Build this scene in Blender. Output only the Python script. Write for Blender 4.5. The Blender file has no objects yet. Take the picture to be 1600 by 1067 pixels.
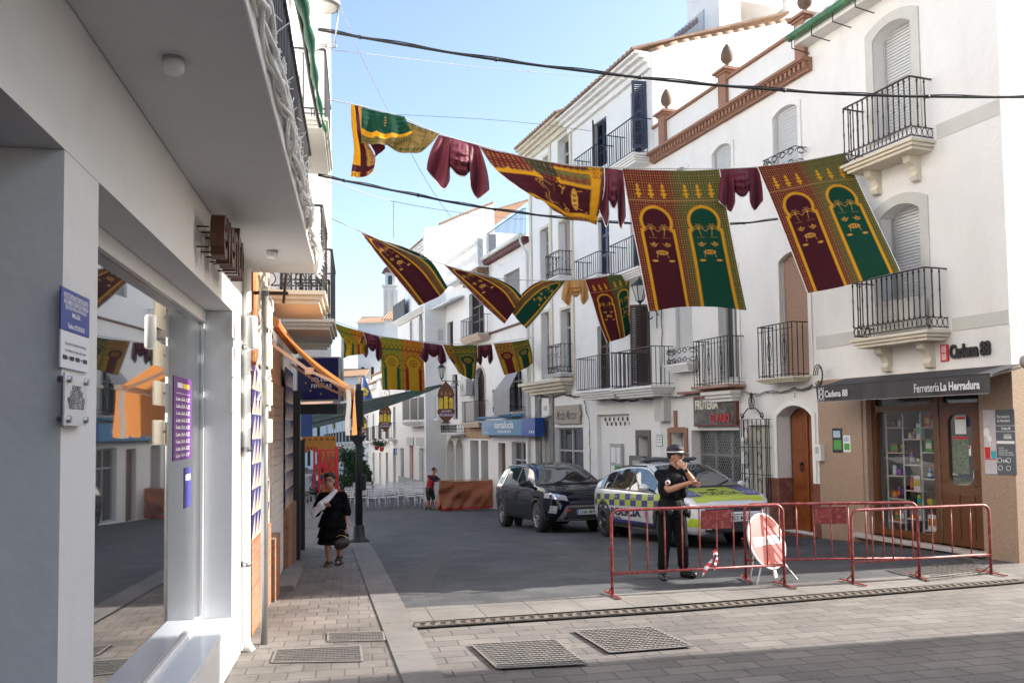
import bpy, bmesh, math, random
import numpy as np
from mathutils import Vector, Matrix, geometry
random.seed(7); np.random.seed(7)
sc = bpy.context.scene
COL = sc.collection
PI = math.pi
# ------------------------------------------------------------------ camera
CAMZ = 1.75
FPX = 1291.0; TILT = math.radians(2.76); ROLL = math.radians(0.73); SHIFT = 74.0
_f = Vector((0, math.cos(TILT), math.sin(TILT)))
_r0 = Vector((1, 0, 0)); _u0 = Vector((0, -math.sin(TILT), math.cos(TILT)))
_r = _r0*math.cos(ROLL) - _u0*math.sin(ROLL)
_u = _u0*math.cos(ROLL) + _r0*math.sin(ROLL)
cam_d = bpy.data.cameras.new('camera'); cam = bpy.data.objects.new('camera', cam_d); COL.objects.link(cam)
cam.matrix_world = Matrix(((_r.x, _u.x, -_f.x, 0), (_r.y, _u.y, -_f.y, 0), (_r.z, _u.z, -_f.z, CAMZ), (0, 0, 0, 1)))
cam_d.sensor_width = 36.0; cam_d.lens = 36.0*FPX/1600.0; cam_d.shift_y = SHIFT/1600.0
cam_d.clip_start = 0.05; cam_d.clip_end = 3000
sc.camera = cam
# ------------------------------------------------------------------ world and sun
SUN_AZ = math.radians(12.5)      # from +X towards +Y
SUN_EL = math.radians(27)
w = bpy.data.worlds.new('World'); sc.world = w; w.use_nodes = True
nt = w.node_tree; bg = nt.nodes['Background']
sky = nt.nodes.new('ShaderNodeTexSky'); sky.sky_type = 'NISHITA'; sky.sun_disc = False
sky.sun_elevation = SUN_EL; sky.sun_rotation = PI/2 - SUN_AZ
sky.air_density = 1.0; sky.dust_density = 2.2; sky.ozone_density = 1.0
nt.links.new(sky.outputs[0], bg.inputs[0]); bg.inputs[1].default_value = 0.15
sd = bpy.data.lights.new('sun', 'SUN'); sd.energy = 5.0; sd.angle = math.radians(0.55); sd.color = (1.0, 0.945, 0.87)
sun = bpy.data.objects.new('sun', sd); COL.objects.link(sun)
_sv = Vector((math.cos(SUN_AZ)*math.cos(SUN_EL), math.sin(SUN_AZ)*math.cos(SUN_EL), math.sin(SUN_EL)))
sun.rotation_euler = _sv.to_track_quat('Z', 'Y').to_euler(); sun.location = (20, 10, 30)
sc.view_settings.view_transform = 'Standard'; sc.view_settings.look = 'None'
sc.view_settings.exposure = 1.3; sc.view_settings.gamma = 1.0
sc.render.engine = 'CYCLES'
sc.cycles.max_bounces = 7; sc.cycles.diffuse_bounces = 4; sc.cycles.glossy_bounces = 4
# ------------------------------------------------------------------ measuring helpers
def ray(px, py):
 return (_f + _r*((px-800)/FPX) - _u*((py-533.5-SHIFT)/FPX))
CAMP = Vector((0, 0, CAMZ))
def on_plane(px, py, p0, n):
 d = ray(px, py); p0 = Vector(p0); n = Vector(n)
 return CAMP + d*((p0-CAMP).dot(n)/d.dot(n))
def at_y(px, py, Y): return on_plane(px, py, (0, Y, 0), (0, 1, 0))
_prof = [(-30, 1.45), (0, 1.75), (10, 1.98), (14, 2.05), (18.8, 2.34), (24, 2.66), (33, 3.2), (45, 3.6), (60, 4.0), (120, 5.0), (400, 8.0)]
def gz(y):
 def lin(t):
  for (a, ha), (b, hb) in zip(_prof, _prof[1:]):
   if t <= b: return ha + (hb-ha)*(t-a)/(b-a)
  return _prof[-1][1]
 y = max(y, -29.0)
 return CAMZ - (lin(y-1.0) + lin(y-.5) + lin(y) + lin(y+.5) + lin(y+1.0))/5 if y > -27 else CAMZ - lin(y)
def on_ground(px, py):
 d = ray(px, py); t = 3.0
 lo, hi = 1.0, 300.0
 for _ in range(60):
  m = (lo+hi)/2; p = CAMP + d*m
  if p.z > gz(p.y): lo = m
  else: hi = m
 return CAMP + d*lo
class Frame:
 """facade frame: s along the facade, n out towards the street, z up"""
 def __init__(s, o, sdir, n):
  s.o = Vector((o[0], o[1], 0)); s.sd = Vector((sdir[0], sdir[1], 0)).normalized(); s.n = Vector((n[0], n[1], 0)).normalized()
 def p(s, a, z, off=0.0): return s.o + s.sd*a + s.n*off + Vector((0, 0, z))
 def px(s, x, y, off=0.0):
  q = on_plane(x, y, s.o + s.n*off, s.n)
  return ((q-s.o).dot(s.sd), q.z)
 def rect(s, x0, y0, x1, y1, off=0.0):
  xm = (x0+x1)/2; ym = (y0+y1)/2
  a = s.px(x0, ym, off)[0]; b = s.px(x1, ym, off)[0]
  zt = s.px(xm, y0, off)[1]; zb = s.px(xm, y1, off)[1]
  return min(a, b), max(a, b), zb, zt
 def gz(s, a, off=0): return gz(s.p(a, 0, off).y)
FR = Frame((5.88, 15.64), (-.352, .936), (-.936, -.352))      # right side of the street
FL = Frame((-1.02, 0), (-.1842, .9829), (.9829, .1842))       # left side
# ------------------------------------------------------------------ materials
def lin(c):
 if max(c) > 1.0: c = [v/255 for v in c]
 return tuple((v/12.92 if v <= .04045 else ((v+.055)/1.055)**2.4) for v in c[:3])
MATS = {}
def mat(name, color, rough=.6, metal=0.0, bump=0.0, bscale=40.0, var=0.0, vscale=3.0, spec=.5, coat=0.0, alpha=1.0, ior=1.5, dirt=None, dscale=1.2, damt=.4, vstretch=None, emit=None, estr=1.0, trans=0.0, sheen=0.0, subs=0.0):
 """colour is a linear base colour"""
 m = bpy.data.materials.new(name); m.use_nodes = True; MATS[name] = m
 t = m.node_tree; b = t.nodes['Principled BSDF']
 b.inputs['Base Color'].default_value = (*color, 1); b.inputs['Roughness'].default_value = rough
 b.inputs['Metallic'].default_value = metal; b.inputs['IOR'].default_value = ior
 b.inputs['Specular IOR Level'].default_value = spec; b.inputs['Coat Weight'].default_value = coat
 b.inputs['Coat Roughness'].default_value = .03; b.inputs['Alpha'].default_value = alpha
 b.inputs['Transmission Weight'].default_value = trans; b.inputs['Sheen Weight'].default_value = sheen
 if emit: b.inputs['Emission Color'].default_value = (*emit, 1); b.inputs['Emission Strength'].default_value = estr
 tc = t.nodes.new('ShaderNodeTexCoord'); src = tc.outputs['Object']
 if vstretch:
  mp = t.nodes.new('ShaderNodeMapping'); mp.inputs['Scale'].default_value = vstretch
  t.links.new(src, mp.inputs[0]); vs = mp.outputs[0]
 else: vs = src
 col = None
 if var > 0:
  n = t.nodes.new('ShaderNodeTexNoise'); n.inputs['Scale'].default_value = vscale; n.inputs['Detail'].default_value = 7; n.inputs['Roughness'].default_value = .65
  t.links.new(vs, n.inputs['Vector'])
  r = t.nodes.new('ShaderNodeMapRange'); r.inputs[1].default_value = .3; r.inputs[2].default_value = .7; r.inputs[3].default_value = 1-var; r.inputs[4].default_value = 1+var*.6
  t.links.new(n.outputs[0], r.inputs[0])
  mx = t.nodes.new('ShaderNodeVectorMath'); mx.operation = 'SCALE'; mx.inputs[0].default_value = color
  t.links.new(r.outputs[0], mx.inputs['Scale']); col = mx.outputs[0]
 if dirt:
  n2 = t.nodes.new('ShaderNodeTexNoise'); n2.inputs['Scale'].default_value = dscale; n2.inputs['Detail'].default_value = 9; n2.inputs['Roughness'].default_value = .7
  t.links.new(vs, n2.inputs['Vector'])
  r2 = t.nodes.new('ShaderNodeMapRange'); r2.inputs[1].default_value = .5; r2.inputs[2].default_value = .78; r2.inputs[3].default_value = 0; r2.inputs[4].default_value = damt
  t.links.new(n2.outputs[0], r2.inputs[0])
  mm = t.nodes.new('ShaderNodeMix'); mm.data_type = 'RGBA'
  t.links.new(r2.outputs[0], mm.inputs[0]); mm.inputs[6].default_value = (*color, 1); mm.inputs[7].default_value = (*dirt, 1)
  if col: t.links.new(col, mm.inputs[6])
  col = mm.outputs[2]
 if col: t.links.new(col, b.inputs['Base Color'])
 if bump > 0:
  n = t.nodes.new('ShaderNodeTexNoise'); n.inputs['Scale'].default_value = bscale; n.inputs['Detail'].default_value = 5
  t.links.new(src, n.inputs['Vector'])
  bp = t.nodes.new('ShaderNodeBump'); bp.inputs['Strength'].default_value = bump; bp.inputs['Distance'].default_value = .02
  t.links.new(n.outputs[0], bp.inputs['Height']); t.links.new(bp.outputs[0], b.inputs['Normal'])
 return m
def shop_glass(name, tint=.9):
 m = bpy.data.materials.new(name); m.use_nodes = True; t = m.node_tree; t.nodes.remove(t.nodes['Principled BSDF'])
 a = t.nodes.new('ShaderNodeBsdfTransparent'); a.inputs[0].default_value = (tint, tint, tint, 1); g = t.nodes.new('ShaderNodeBsdfGlossy'); g.inputs['Roughness'].default_value = .01
 lw = t.nodes.new('ShaderNodeLayerWeight'); f0 = t.nodes.new('ShaderNodeMath'); f0.operation = 'POWER'; f0.inputs[1].default_value = 4; t.links.new(lw.outputs['Facing'], f0.inputs[0]); f = t.nodes.new('ShaderNodeMath'); f.operation = 'MULTIPLY_ADD'; f.inputs[1].default_value = .8; f.inputs[2].default_value = .06; t.links.new(f0.outputs[0], f.inputs[0]); x = t.nodes.new('ShaderNodeMixShader')
 t.links.new(f.outputs[0], x.inputs[0]); t.links.new(a.outputs[0], x.inputs[1]); t.links.new(g.outputs[0], x.inputs[2]); t.links.new(x.outputs[0], t.nodes['Material Output'].inputs[0]); return m
def vcol_mat(name, rough=.8, bump=.15, bscale=300, sheen=0.0, trans=0.0):
 m = bpy.data.materials.new(name); m.use_nodes = True; t = m.node_tree; b = t.nodes['Principled BSDF']
 a = t.nodes.new('ShaderNodeVertexColor'); a.layer_name = 'Col'
 t.links.new(a.outputs[0], b.inputs['Base Color']); b.inputs['Roughness'].default_value = rough; b.inputs['Specular IOR Level'].default_value = .25
 b.inputs['Sheen Weight'].default_value = sheen
 if trans > 0:
  tr = t.nodes.new('ShaderNodeBsdfTranslucent'); t.links.new(a.outputs[0], tr.inputs[0])
  mx = t.nodes.new('ShaderNodeMixShader'); mx.inputs[0].default_value = trans
  t.links.new(b.outputs[0], mx.inputs[1]); t.links.new(tr.outputs[0], mx.inputs[2]); t.links.new(mx.outputs[0], t.nodes['Material Output'].inputs[0])
 if bump:
  n = t.nodes.new('ShaderNodeTexNoise'); n.inputs['Scale'].default_value = bscale
  tc = t.nodes.new('ShaderNodeTexCoord'); t.links.new(tc.outputs['Object'], n.inputs['Vector'])
  bp = t.nodes.new('ShaderNodeBump'); bp.inputs['Strength'].default_value = bump; bp.inputs['Distance'].default_value = .003
  t.links.new(n.outputs[0], bp.inputs['Height']); t.links.new(bp.outputs[0], b.inputs['Normal'])
 return m
# ------------------------------------------------------------------ mesh builder
OFF = {}
class MB:
 def __init__(s): s.v = []; s.f = []; s.m = []; s.mats = []; s.smooth = set(); s.cur = 0
 def mat(s, m):
  if m not in s.mats: s.mats.append(m)
  s.cur = s.mats.index(m); return s
 def add(s, vs, fs, smooth=False):
  k = len(s.v); s.v.extend([tuple(v) for v in vs])
  for f in fs:
   if smooth: s.smooth.add(len(s.f))
   s.f.append(tuple(i+k for i in f)); s.m.append(s.cur)
  return s
 def box(s, c, size, rot=None, M=None):
  hx, hy, hz = size[0]/2, size[1]/2, size[2]/2; c = Vector(c)
  vs = [Vector((x*hx, y*hy, z*hz)) for x in (-1, 1) for y in (-1, 1) for z in (-1, 1)]
  if rot is not None: vs = [rot @ v for v in vs]
  vs = [v + c for v in vs]
  if M is not None: vs = [M @ v for v in vs]
  return s.add(vs, [(0, 1, 3, 2), (4, 6, 7, 5), (0, 4, 5, 1), (2, 3, 7, 6), (0, 2, 6, 4), (1, 5, 7, 3)])
 def bar(s, a, b, wd, dp=None, up=(0, 0, 1)):
  """box from a to b with cross section wd x dp"""
  a = Vector(a); b = Vector(b); dp = dp or wd; d = (b-a); L = d.length
  if L < 1e-6: return s
  d /= L; up = Vector(up)
  if abs(d.dot(up)) > .98: up = Vector((1, 0, 0)) if abs(d.x) < .9 else Vector((0, 1, 0))
  x = d.cross(up).normalized(); y = x.cross(d).normalized()
  vs = [p + x*sx*wd/2 + y*sy*dp/2 for p in (a, b) for sx in (-1, 1) for sy in (-1, 1)]
  return s.add(vs, [(0, 1, 3, 2), (4, 6, 7, 5), (0, 4, 5, 1), (2, 3, 7, 6), (0, 2, 6, 4), (1, 5, 7, 3)])
 def fbox(s, F, s0, s1, z0, z1, o0, o1):
  """box in facade coordinates"""
  vs = [F.p(a, z, o) for a in (s0, s1) for o in (o0, o1) for z in (z0, z1)]
  return s.add(vs, [(0, 1, 3, 2), (4, 6, 7, 5), (0, 4, 5, 1), (2, 3, 7, 6), (0, 2, 6, 4), (1, 5, 7, 3)])
 def tube(s, pts, r, n=8, closed=False, caps=True, rs=None):
  pts = [Vector(p) for p in pts]
  if len(pts) < 2: return s
  N = len(pts); base = len(s.v); prev = None; vs = []
  for i, p in enumerate(pts):
   if closed: d = pts[(i+1) % N]-pts[i-1]
   elif i == 0: d = pts[1]-pts[0]
   elif i == N-1: d = pts[-1]-pts[-2]
   else: d = (pts[i+1]-p).normalized() + (p-pts[i-1]).normalized()
   d = d.normalized() if d.length > 1e-9 else Vector((0, 0, 1))
   if prev is None:
    a = Vector((0, 0, 1)) if abs(d.z) < .9 else Vector((1, 0, 0))
    x = d.cross(a).normalized()
   else:
    x = (prev - d*prev.dot(d))
    x = x.normalized() if x.length > 1e-6 else d.cross(Vector((1, 0, 0))).normalized()
   prev = x; y = d.cross(x); rr = rs[i] if rs else r
   vs += [p + x*math.cos(2*PI*k/n)*rr + y*math.sin(2*PI*k/n)*rr for k in range(n)]
  fs = []
  for i in range(N if closed else N-1):
   j = (i+1) % N
   fs += [(i*n+k, i*n+(k+1) % n, j*n+(k+1) % n, j*n+k) for k in range(n)]
  s.add(vs, fs, smooth=n > 5)
  if caps and not closed: s.add([], [tuple(base+k-len(s.v) for k in reversed(range(n))), tuple(base+(N-1)*n+k-len(s.v) for k in range(n))])
  return s
 def lathe(s, prof, c=(0, 0, 0), n=16, M=None, smooth=True, cap=True):
  vs = []; N = len(prof); c = Vector(c)
  for (r, z) in prof:
   for k in range(n):
    v = Vector((r*math.cos(2*PI*k/n), r*math.sin(2*PI*k/n), z))
    if M is not None: v = M @ v
    vs.append(v+c)
  fs = [(i*n+k, i*n+(k+1) % n, (i+1)*n+(k+1) % n, (i+1)*n+k) for i in range(N-1) for k in range(n)]
  if cap: fs += [tuple(reversed(range(n))), tuple((N-1)*n+k for k in range(n))]
  return s.add(vs, fs, smooth)
 def grid(s, P, smooth=True, closed_u=False):
  """P[i][j] points"""
  a = len(P); b = len(P[0]); vs = [p for row in P for p in row]
  fs = [(i*b+j, ((i+1) % a)*b+j, ((i+1) % a)*b+j+1, i*b+j+1) for i in range(a if closed_u else a-1) for j in range(b-1)]
  return s.add(vs, fs, smooth)
 def prism(s, poly, F, o0, o1):
  """polygon [(s,z)] extruded in facade coordinates"""
  n = len(poly); vs = [F.p(a, z, o0) for a, z in poly] + [F.p(a, z, o1) for a, z in poly]
  tri = geometry.tessellate_polygon([[Vector((a, z, 0)) for a, z in poly]])
  fs = [tuple(t) for t in tri] + [tuple(i+n for i in reversed(t)) for t in tri]
  fs += [(i, (i+1) % n, n+(i+1) % n, n+i) for i in range(n)]
  return s.add(vs, fs)
 def build(s, name, m=None, parent=None, bevel=0.0):
  me = bpy.data.meshes.new(name); off = OFF.get(parent.name, Vector((0, 0, 0))) if parent else Vector((0, 0, 0))
  vs = s.v
  if off.length > 0: vs = [(v[0]-off.x, v[1]-off.y, v[2]-off.z) for v in s.v]
  me.from_pydata(vs, [], s.f)
  if m is not None and not s.mats: me.materials.append(m)
  for mm in s.mats: me.materials.append(mm)
  if s.mats: me.polygons.foreach_set('material_index', s.m)
  sm = [i in s.smooth for i in range(len(s.f))]
  me.polygons.foreach_set('use_smooth', sm); me.update()
  bm = bmesh.new(); bm.from_mesh(me); bmesh.ops.recalc_face_normals(bm, faces=bm.faces); bm.to_mesh(me); bm.free()
  o = bpy.data.objects.new(name, me); COL.objects.link(o)
  if parent: o.parent = parent
  OFF[o.name] = off
  if bevel > 0:
   md = o.modifiers.new('bevel', 'BEVEL'); md.width = bevel; md.segments = 2; md.limit_method = 'ANGLE'; md.angle_limit = math.radians(40)
  return o
def tag(o, label=None, cat=None, group=None, kind=None):
 if label: o['label'] = label
 if cat: o['category'] = cat
 if group: o['group'] = group
 if kind: o['kind'] = kind
 return o
def thing(name, label, cat, loc=(0, 0, 0), group=None, world=True, rz=0.0):
 """Empty at the base; with world=True parts are given in world coordinates"""
 o = bpy.data.objects.new(name, None); COL.objects.link(o); o.location = loc; o.rotation_euler = (0, 0, rz); o.empty_display_size = .1
 if world: OFF[o.name] = Vector(loc)
 return tag(o, label, cat, group)
def dup(root, loc=None, rz=None, label=None, group=None):
 r = root.copy(); COL.objects.link(r)
 if loc is not None: r.location = loc
 if rz is not None: r.rotation_euler = (0, 0, rz)
 if label: r['label'] = label
 if group: r['group'] = group
 for ch in list(root.children):
  c = ch.copy(); COL.objects.link(c); c.parent = r
  for g in ch.children:
   d = g.copy(); COL.objects.link(d); d.parent = c
 return r
_tx = {}
def text_geo(txt, bold=0.0, ext=0.0, shear=0.0):
 key = (txt, bold, ext, shear)
 if key in _tx: return _tx[key]
 c = bpy.data.curves.new('t', 'FONT'); c.body = txt; c.size = 1; c.offset = bold; c.extrude = ext; c.shear = shear; c.resolution_u = 3
 o = bpy.data.objects.new('t', c); COL.objects.link(o)
 dg = bpy.context.evaluated_depsgraph_get(); me = bpy.data.meshes.new_from_object(o.evaluated_get(dg))
 vs = [tuple(v.co) for v in me.vertices]; fs = [tuple(p.vertices) for p in me.polygons]
 bpy.data.objects.remove(o); bpy.data.curves.remove(c); bpy.data.meshes.remove(me)
 _tx[key] = (vs, fs); return vs, fs
def put_text(mb, txt, origin, xd, yd, width=None, height=None, bold=0.0, depth=0.0, center=False, shear=0.0):
 """text from its lower left corner, xd to the right, yd up; fits width/height; depth in metres"""
 vs, fs = text_geo(txt, bold, .5 if depth > 0 else 0.0, shear)
 xs = [v[0] for v in vs]; ys = [v[1] for v in vs]; x0, x1, y0, y1 = min(xs), max(xs), min(ys), max(ys)
 sx = width/(x1-x0) if width else None; sy = height/(y1-y0) if height else None
 sx = sx or sy; sy = sy or sx
 xd = Vector(xd).normalized(); yd = Vector(yd).normalized(); nd = xd.cross(yd); o = Vector(origin)
 cx = (x0+x1)/2 if center else x0; cy = (y0+y1)/2 if center else y0
 mb.add([o + xd*(v[0]-cx)*sx + yd*(v[1]-cy)*sy + nd*(v[2]+.5 if depth > 0 else 0)*depth for v in vs], fs)
def ftext(mb, F, txt, s0, z0, s1, z1, off, bold=0.0, depth=0.0, side=1, shear=0.0):
 """text on the facade between s0 (reading start) and s1"""
 xd = F.sd*(1 if s1 > s0 else -1)
 put_text(mb, txt, F.p(s0, z0, off), xd, (0, 0, 1), abs(s1-s0), z1-z0, bold, depth, shear=shear)
def wall_mesh(mb, F, outer, holes, off=0.0, depth=.22, thick=None, reveal_mat=None):
 """front sheet at offset off with holes [(poly)], each with reveals going back by depth"""
 polys = [[Vector((a, z, 0)) for a, z in outer]] + [[Vector((a, z, 0)) for a, z in h] for h in holes]
 flat = [p for q in polys for p in q]
 tri = geometry.tessellate_polygon(polys)
 mb.add([F.p(p.x, p.y, off) for p in flat], [tuple(t) for t in tri])
 c = mb.cur
 if reveal_mat is not None: mb.mat(reveal_mat)
 for h in holes:
  n = len(h)
  mb.add([F.p(a, z, off) for a, z in h] + [F.p(a, z, off-depth) for a, z in h], [(i, (i+1) % n, n+(i+1) % n, n+i) for i in range(n)])
 mb.cur = c
def rect_poly(s0, s1, z0, z1): return [(s0, z0), (s1, z0), (s1, z1), (s0, z1)]
def arch_poly(s0, s1, z0, z1, rise, n=10):
 """rectangle whose top edge is an arc reaching z1 in the middle"""
 w = s1-s0; P = [(s0, z0), (s1, z0)]
 rise = min(rise, w/2-1e-4) if rise > w/2 else rise
 R = (w*w/4 + rise*rise)/(2*rise); c = (s0+s1)/2; cz = z1-R; a = math.asin(min(1, w/2/R))
 for i in range(n+1):
  t = a - 2*a*i/n
  P.append((c+R*math.sin(t), cz+R*math.cos(t)))
 return P
# ------------------------------------------------------------------ common materials
WHITE = mat('white_render', (.76, .74, .71), .9, bump=.5, bscale=9, var=.05, vscale=1.3, dirt=(.5, .47, .43), dscale=.8, damt=.35, vstretch=(1, 1, .35))
WHITE2 = mat('cool_white_render', (.77, .76, .75), .9, bump=.9, bscale=5, var=.05, vscale=2, dirt=(.55, .53, .5), dscale=1.1, damt=.3)
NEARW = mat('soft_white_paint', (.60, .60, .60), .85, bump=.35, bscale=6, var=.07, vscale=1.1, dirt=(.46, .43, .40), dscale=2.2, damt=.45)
WHITE3 = mat('smooth_white_paint', (.80, .79, .77), .75, bump=.15, bscale=20, var=.03, vscale=1.0, dirt=(.56, .53, .49), dscale=1.2, damt=.3)
CREAM = mat('cream_trim', (.66, .60, .48), .85, bump=.2, bscale=30, var=.08)
GREYTRIM = mat('pale_grey_trim', (.56, .55, .50), .85, bump=.2, bscale=30, var=.05)
IRON = mat('black_iron', (.018, .017, .018), .45, var=.2, vscale=20)
IRON2 = mat('brown_iron', (.045, .028, .02), .5, var=.2, vscale=20)
DARK = mat('dark_interior', (.012, .012, .013), .9)
GLASS = mat('dark_window_glass', (.02, .025, .03), .02, spec=1.0, ior=1.9)
BLIND = mat('white_roller_blind', (.62, .62, .61), .5, var=.04)
CABLE = mat('black_cable', (.012, .012, .012), .6)
CABLEG = mat('grey_cable', (.33, .32, .31), .6, var=.2, vscale=9)
PVC = mat('white_pvc', (.75, .74, .71), .4, var=.03)
STEEL = mat('galvanised_steel', (.42, .43, .43), .38, metal=.85, var=.15, vscale=8)
WOOD = mat('brown_wood', (.135, .05, .016), .38, var=.35, vscale=7, vstretch=(14, 14, 1.2), coat=.3)
WOODD = mat('dark_brown_wood', (.045, .028, .022), .5, var=.3, vscale=7, vstretch=(8, 8, 1))
TERRA = mat('terracotta', (.33, .13, .07), .8, var=.25, vscale=14, bump=.2)
BRICKC = mat('cornice_terracotta', (.30, .155, .10), .8, var=.15, vscale=10, bump=.2)
TILE = mat('roof_tile', (.36, .22, .14), .85, var=.35, vscale=6, bump=.4, bscale=18)
MARBLE = mat('red_marble', (.22, .085, .06), .3, var=.4, vscale=9, dirt=(.42, .28, .22), dscale=5, damt=.5)
GRANITE = mat('tan_granite', (.42, .29, .205), .4, var=.55, vscale=75, dirt=(.12, .08, .06), dscale=55, damt=.6)
BLACK = mat('black_plastic', (.015, .015, .016), .5)
def paver(name, c1, c2, mortar, bw, rh, msize, ang, bump=.6, rough=.78, offset=.5, stain=.35):
 m = bpy.data.materials.new(name); m.use_nodes = True; t = m.node_tree; b = t.nodes['Principled BSDF']; b.inputs['Roughness'].default_value = rough
 tc = t.nodes.new('ShaderNodeTexCoord'); mp = t.nodes.new('ShaderNodeMapping'); mp.inputs['Rotation'].default_value = (0, 0, -ang)
 t.links.new(tc.outputs['Object'], mp.inputs[0])
 # slight wobble so joints are not ruled lines
 nz = t.nodes.new('ShaderNodeTexNoise'); nz.inputs['Scale'].default_value = 6; t.links.new(mp.outputs[0], nz.inputs['Vector'])
 ws = t.nodes.new('ShaderNodeVectorMath'); ws.operation = 'SCALE'; ws.inputs['Scale'].default_value = .012
 ns = t.nodes.new('ShaderNodeVectorMath'); ns.operation = 'SUBTRACT'; ns.inputs[1].default_value = (.5, .5, .5)
 t.links.new(nz.outputs[1], ns.inputs[0]); t.links.new(ns.outputs[0], ws.inputs[0])
 ad = t.nodes.new('ShaderNodeVectorMath'); ad.operation = 'ADD'; t.links.new(mp.outputs[0], ad.inputs[0]); t.links.new(ws.outputs[0], ad.inputs[1])
 br = t.nodes.new('ShaderNodeTexBrick'); br.inputs['Scale'].default_value = 1; br.offset = offset
 br.inputs['Brick Width'].default_value = bw; br.inputs['Row Height'].default_value = rh; br.inputs['Mortar Size'].default_value = msize; br.inputs['Mortar Smooth'].default_value = .3
 br.inputs['Color1'].default_value = (*c1, 1); br.inputs['Color2'].default_value = (*c2, 1); br.inputs['Mortar'].default_value = (*mortar, 1)
 t.links.new(ad.outputs[0], br.inputs['Vector'])
 n = t.nodes.new('ShaderNodeTexNoise'); n.inputs['Scale'].default_value = .9; n.inputs['Detail'].default_value = 9; n.inputs['Roughness'].default_value = .68; t.links.new(tc.outputs['Object'], n.inputs['Vector'])
 r = t.nodes.new('ShaderNodeMapRange'); r.inputs[1].default_value = .36; r.inputs[2].default_value = .64; r.inputs[3].default_value = 1-stain*1.25; r.inputs[4].default_value = 1+stain*.6
 t.links.new(n.outputs[0], r.inputs[0])
 n2 = t.nodes.new('ShaderNodeTexNoise'); n2.inputs['Scale'].default_value = 130; n2.inputs['Detail'].default_value = 3; t.links.new(tc.outputs['Object'], n2.inputs['Vector'])
 r2 = t.nodes.new('ShaderNodeMapRange'); r2.inputs[1].default_value = .3; r2.inputs[2].default_value = .7; r2.inputs[3].default_value = .86; r2.inputs[4].default_value = 1.12
 t.links.new(n2.outputs[0], r2.inputs[0])
 mu = t.nodes.new('ShaderNodeMath'); mu.operation = 'MULTIPLY'; t.links.new(r.outputs[0], mu.inputs[0]); t.links.new(r2.outputs[0], mu.inputs[1])
 n3 = t.nodes.new('ShaderNodeTexNoise'); n3.inputs['Scale'].default_value = 7; n3.inputs['Detail'].default_value = 2; t.links.new(tc.outputs['Object'], n3.inputs['Vector'])
 r3 = t.nodes.new('ShaderNodeMapRange'); r3.inputs[1].default_value = .66; r3.inputs[2].default_value = .72; r3.inputs[3].default_value = 1; r3.inputs[4].default_value = .72; t.links.new(n3.outputs[0], r3.inputs[0])
 m3 = t.nodes.new('ShaderNodeMath'); m3.operation = 'MULTIPLY'; t.links.new(mu.outputs[0], m3.inputs[0]); t.links.new(r3.outputs[0], m3.inputs[1]); mu = m3
 sc_ = t.nodes.new('ShaderNodeVectorMath'); sc_.operation = 'SCALE'; t.links.new(br.outputs[0], sc_.inputs[0]); t.links.new(mu.outputs[0], sc_.inputs['Scale'])
 t.links.new(sc_.outputs[0], b.inputs['Base Color'])
 bp = t.nodes.new('ShaderNodeBump'); bp.invert = True; bp.inputs['Strength'].default_value = bump; bp.inputs['Distance'].default_value = .006; t.links.new(br.outputs['Fac'], bp.inputs['Height'])
 bp2 = t.nodes.new('ShaderNodeBump'); bp2.inputs['Strength'].default_value = .25; bp2.inputs['Distance'].default_value = .004; t.links.new(n2.outputs[0], bp2.inputs['Height']); t.links.new(bp.outputs[0], bp2.inputs['Normal'])
 t.links.new(bp2.outputs[0], b.inputs['Normal'])
 return m
AX = math.radians(13)
ROAD = paver('road_pavers', (0.126, 0.113, 0.104), (0.179, 0.162, 0.147), (0.074, 0.066, 0.061), .40, .20, .009, AX, stain=.22)
ROADD = paver('dark_road_pavers', (0.058, 0.059, 0.063), (0.086, 0.087, 0.091), (0.044, 0.044, 0.046), .40, .20, .005, AX, stain=.25, bump=.3)
SIDEW = paver('sidewalk_pavers', (0.138, 0.123, 0.108), (0.193, 0.173, 0.155), (0.115, 0.095, 0.085), .22, .22, .010, math.radians(10.6), offset=.5)
SLABS = paver('granite_slabs', (0.174, 0.160, 0.145), (0.194, 0.180, 0.165), (.12, .11, .10), .55, 3.0, .012, AX, offset=0, stain=.2)
KERB = paver('kerb_granite', (0.162, 0.153, 0.141), (0.180, 0.168, 0.156), (0.084, 0.078, 0.072), 3.0, 1.2, .008, math.radians(14), offset=0, stain=.2)
BAND = mat('road_band_stone', (0.081, 0.078, 0.076), .8, var=.15, vscale=8, bump=.3, bscale=60)
# ------------------------------------------------------------------ ground
def strip(name, lpts, rpts, m, lift, label=None, sub=24, K=12):
 """ribbon between two ground polylines (given as (x, y))"""
 def resample(pts, n):
  d = [0]
  for a, b in zip(pts, pts[1:]): d.append(d[-1]+math.hypot(b[0]-a[0], b[1]-a[1]))
  out = []
  for i in range(n+1):
   t = d[-1]*i/n; k = 0
   while k < len(d)-2 and d[k+1] < t: k += 1
   u = (t-d[k])/(d[k+1]-d[k] or 1); out.append((pts[k][0]+(pts[k+1][0]-pts[k][0])*u, pts[k][1]+(pts[k+1][1]-pts[k][1])*u))
  return out
 L = resample(lpts, sub); R = resample(rpts, sub)
 P = [[(l[0]+(r[0]-l[0])*j/K, l[1]+(r[1]-l[1])*j/K) for j in range(K+1)] for l, r in zip(L, R)]
 mb = MB(); mb.grid([[(x, y, gz(y)+lift) for x, y in row] for row in P], smooth=False)
 o = mb.build(name, m); tag(o, kind='structure'); return o
ys = [-28, -20, -10, -5] + [y*.25 for y in range(-8, 260)] + [70, 80, 90, 105, 120, 160, 220, 300, 390]
xs = [-300, -120, -60, -30, -20, -10, -5, 0, 5, 10, 20, 40, 80, 200]
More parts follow.
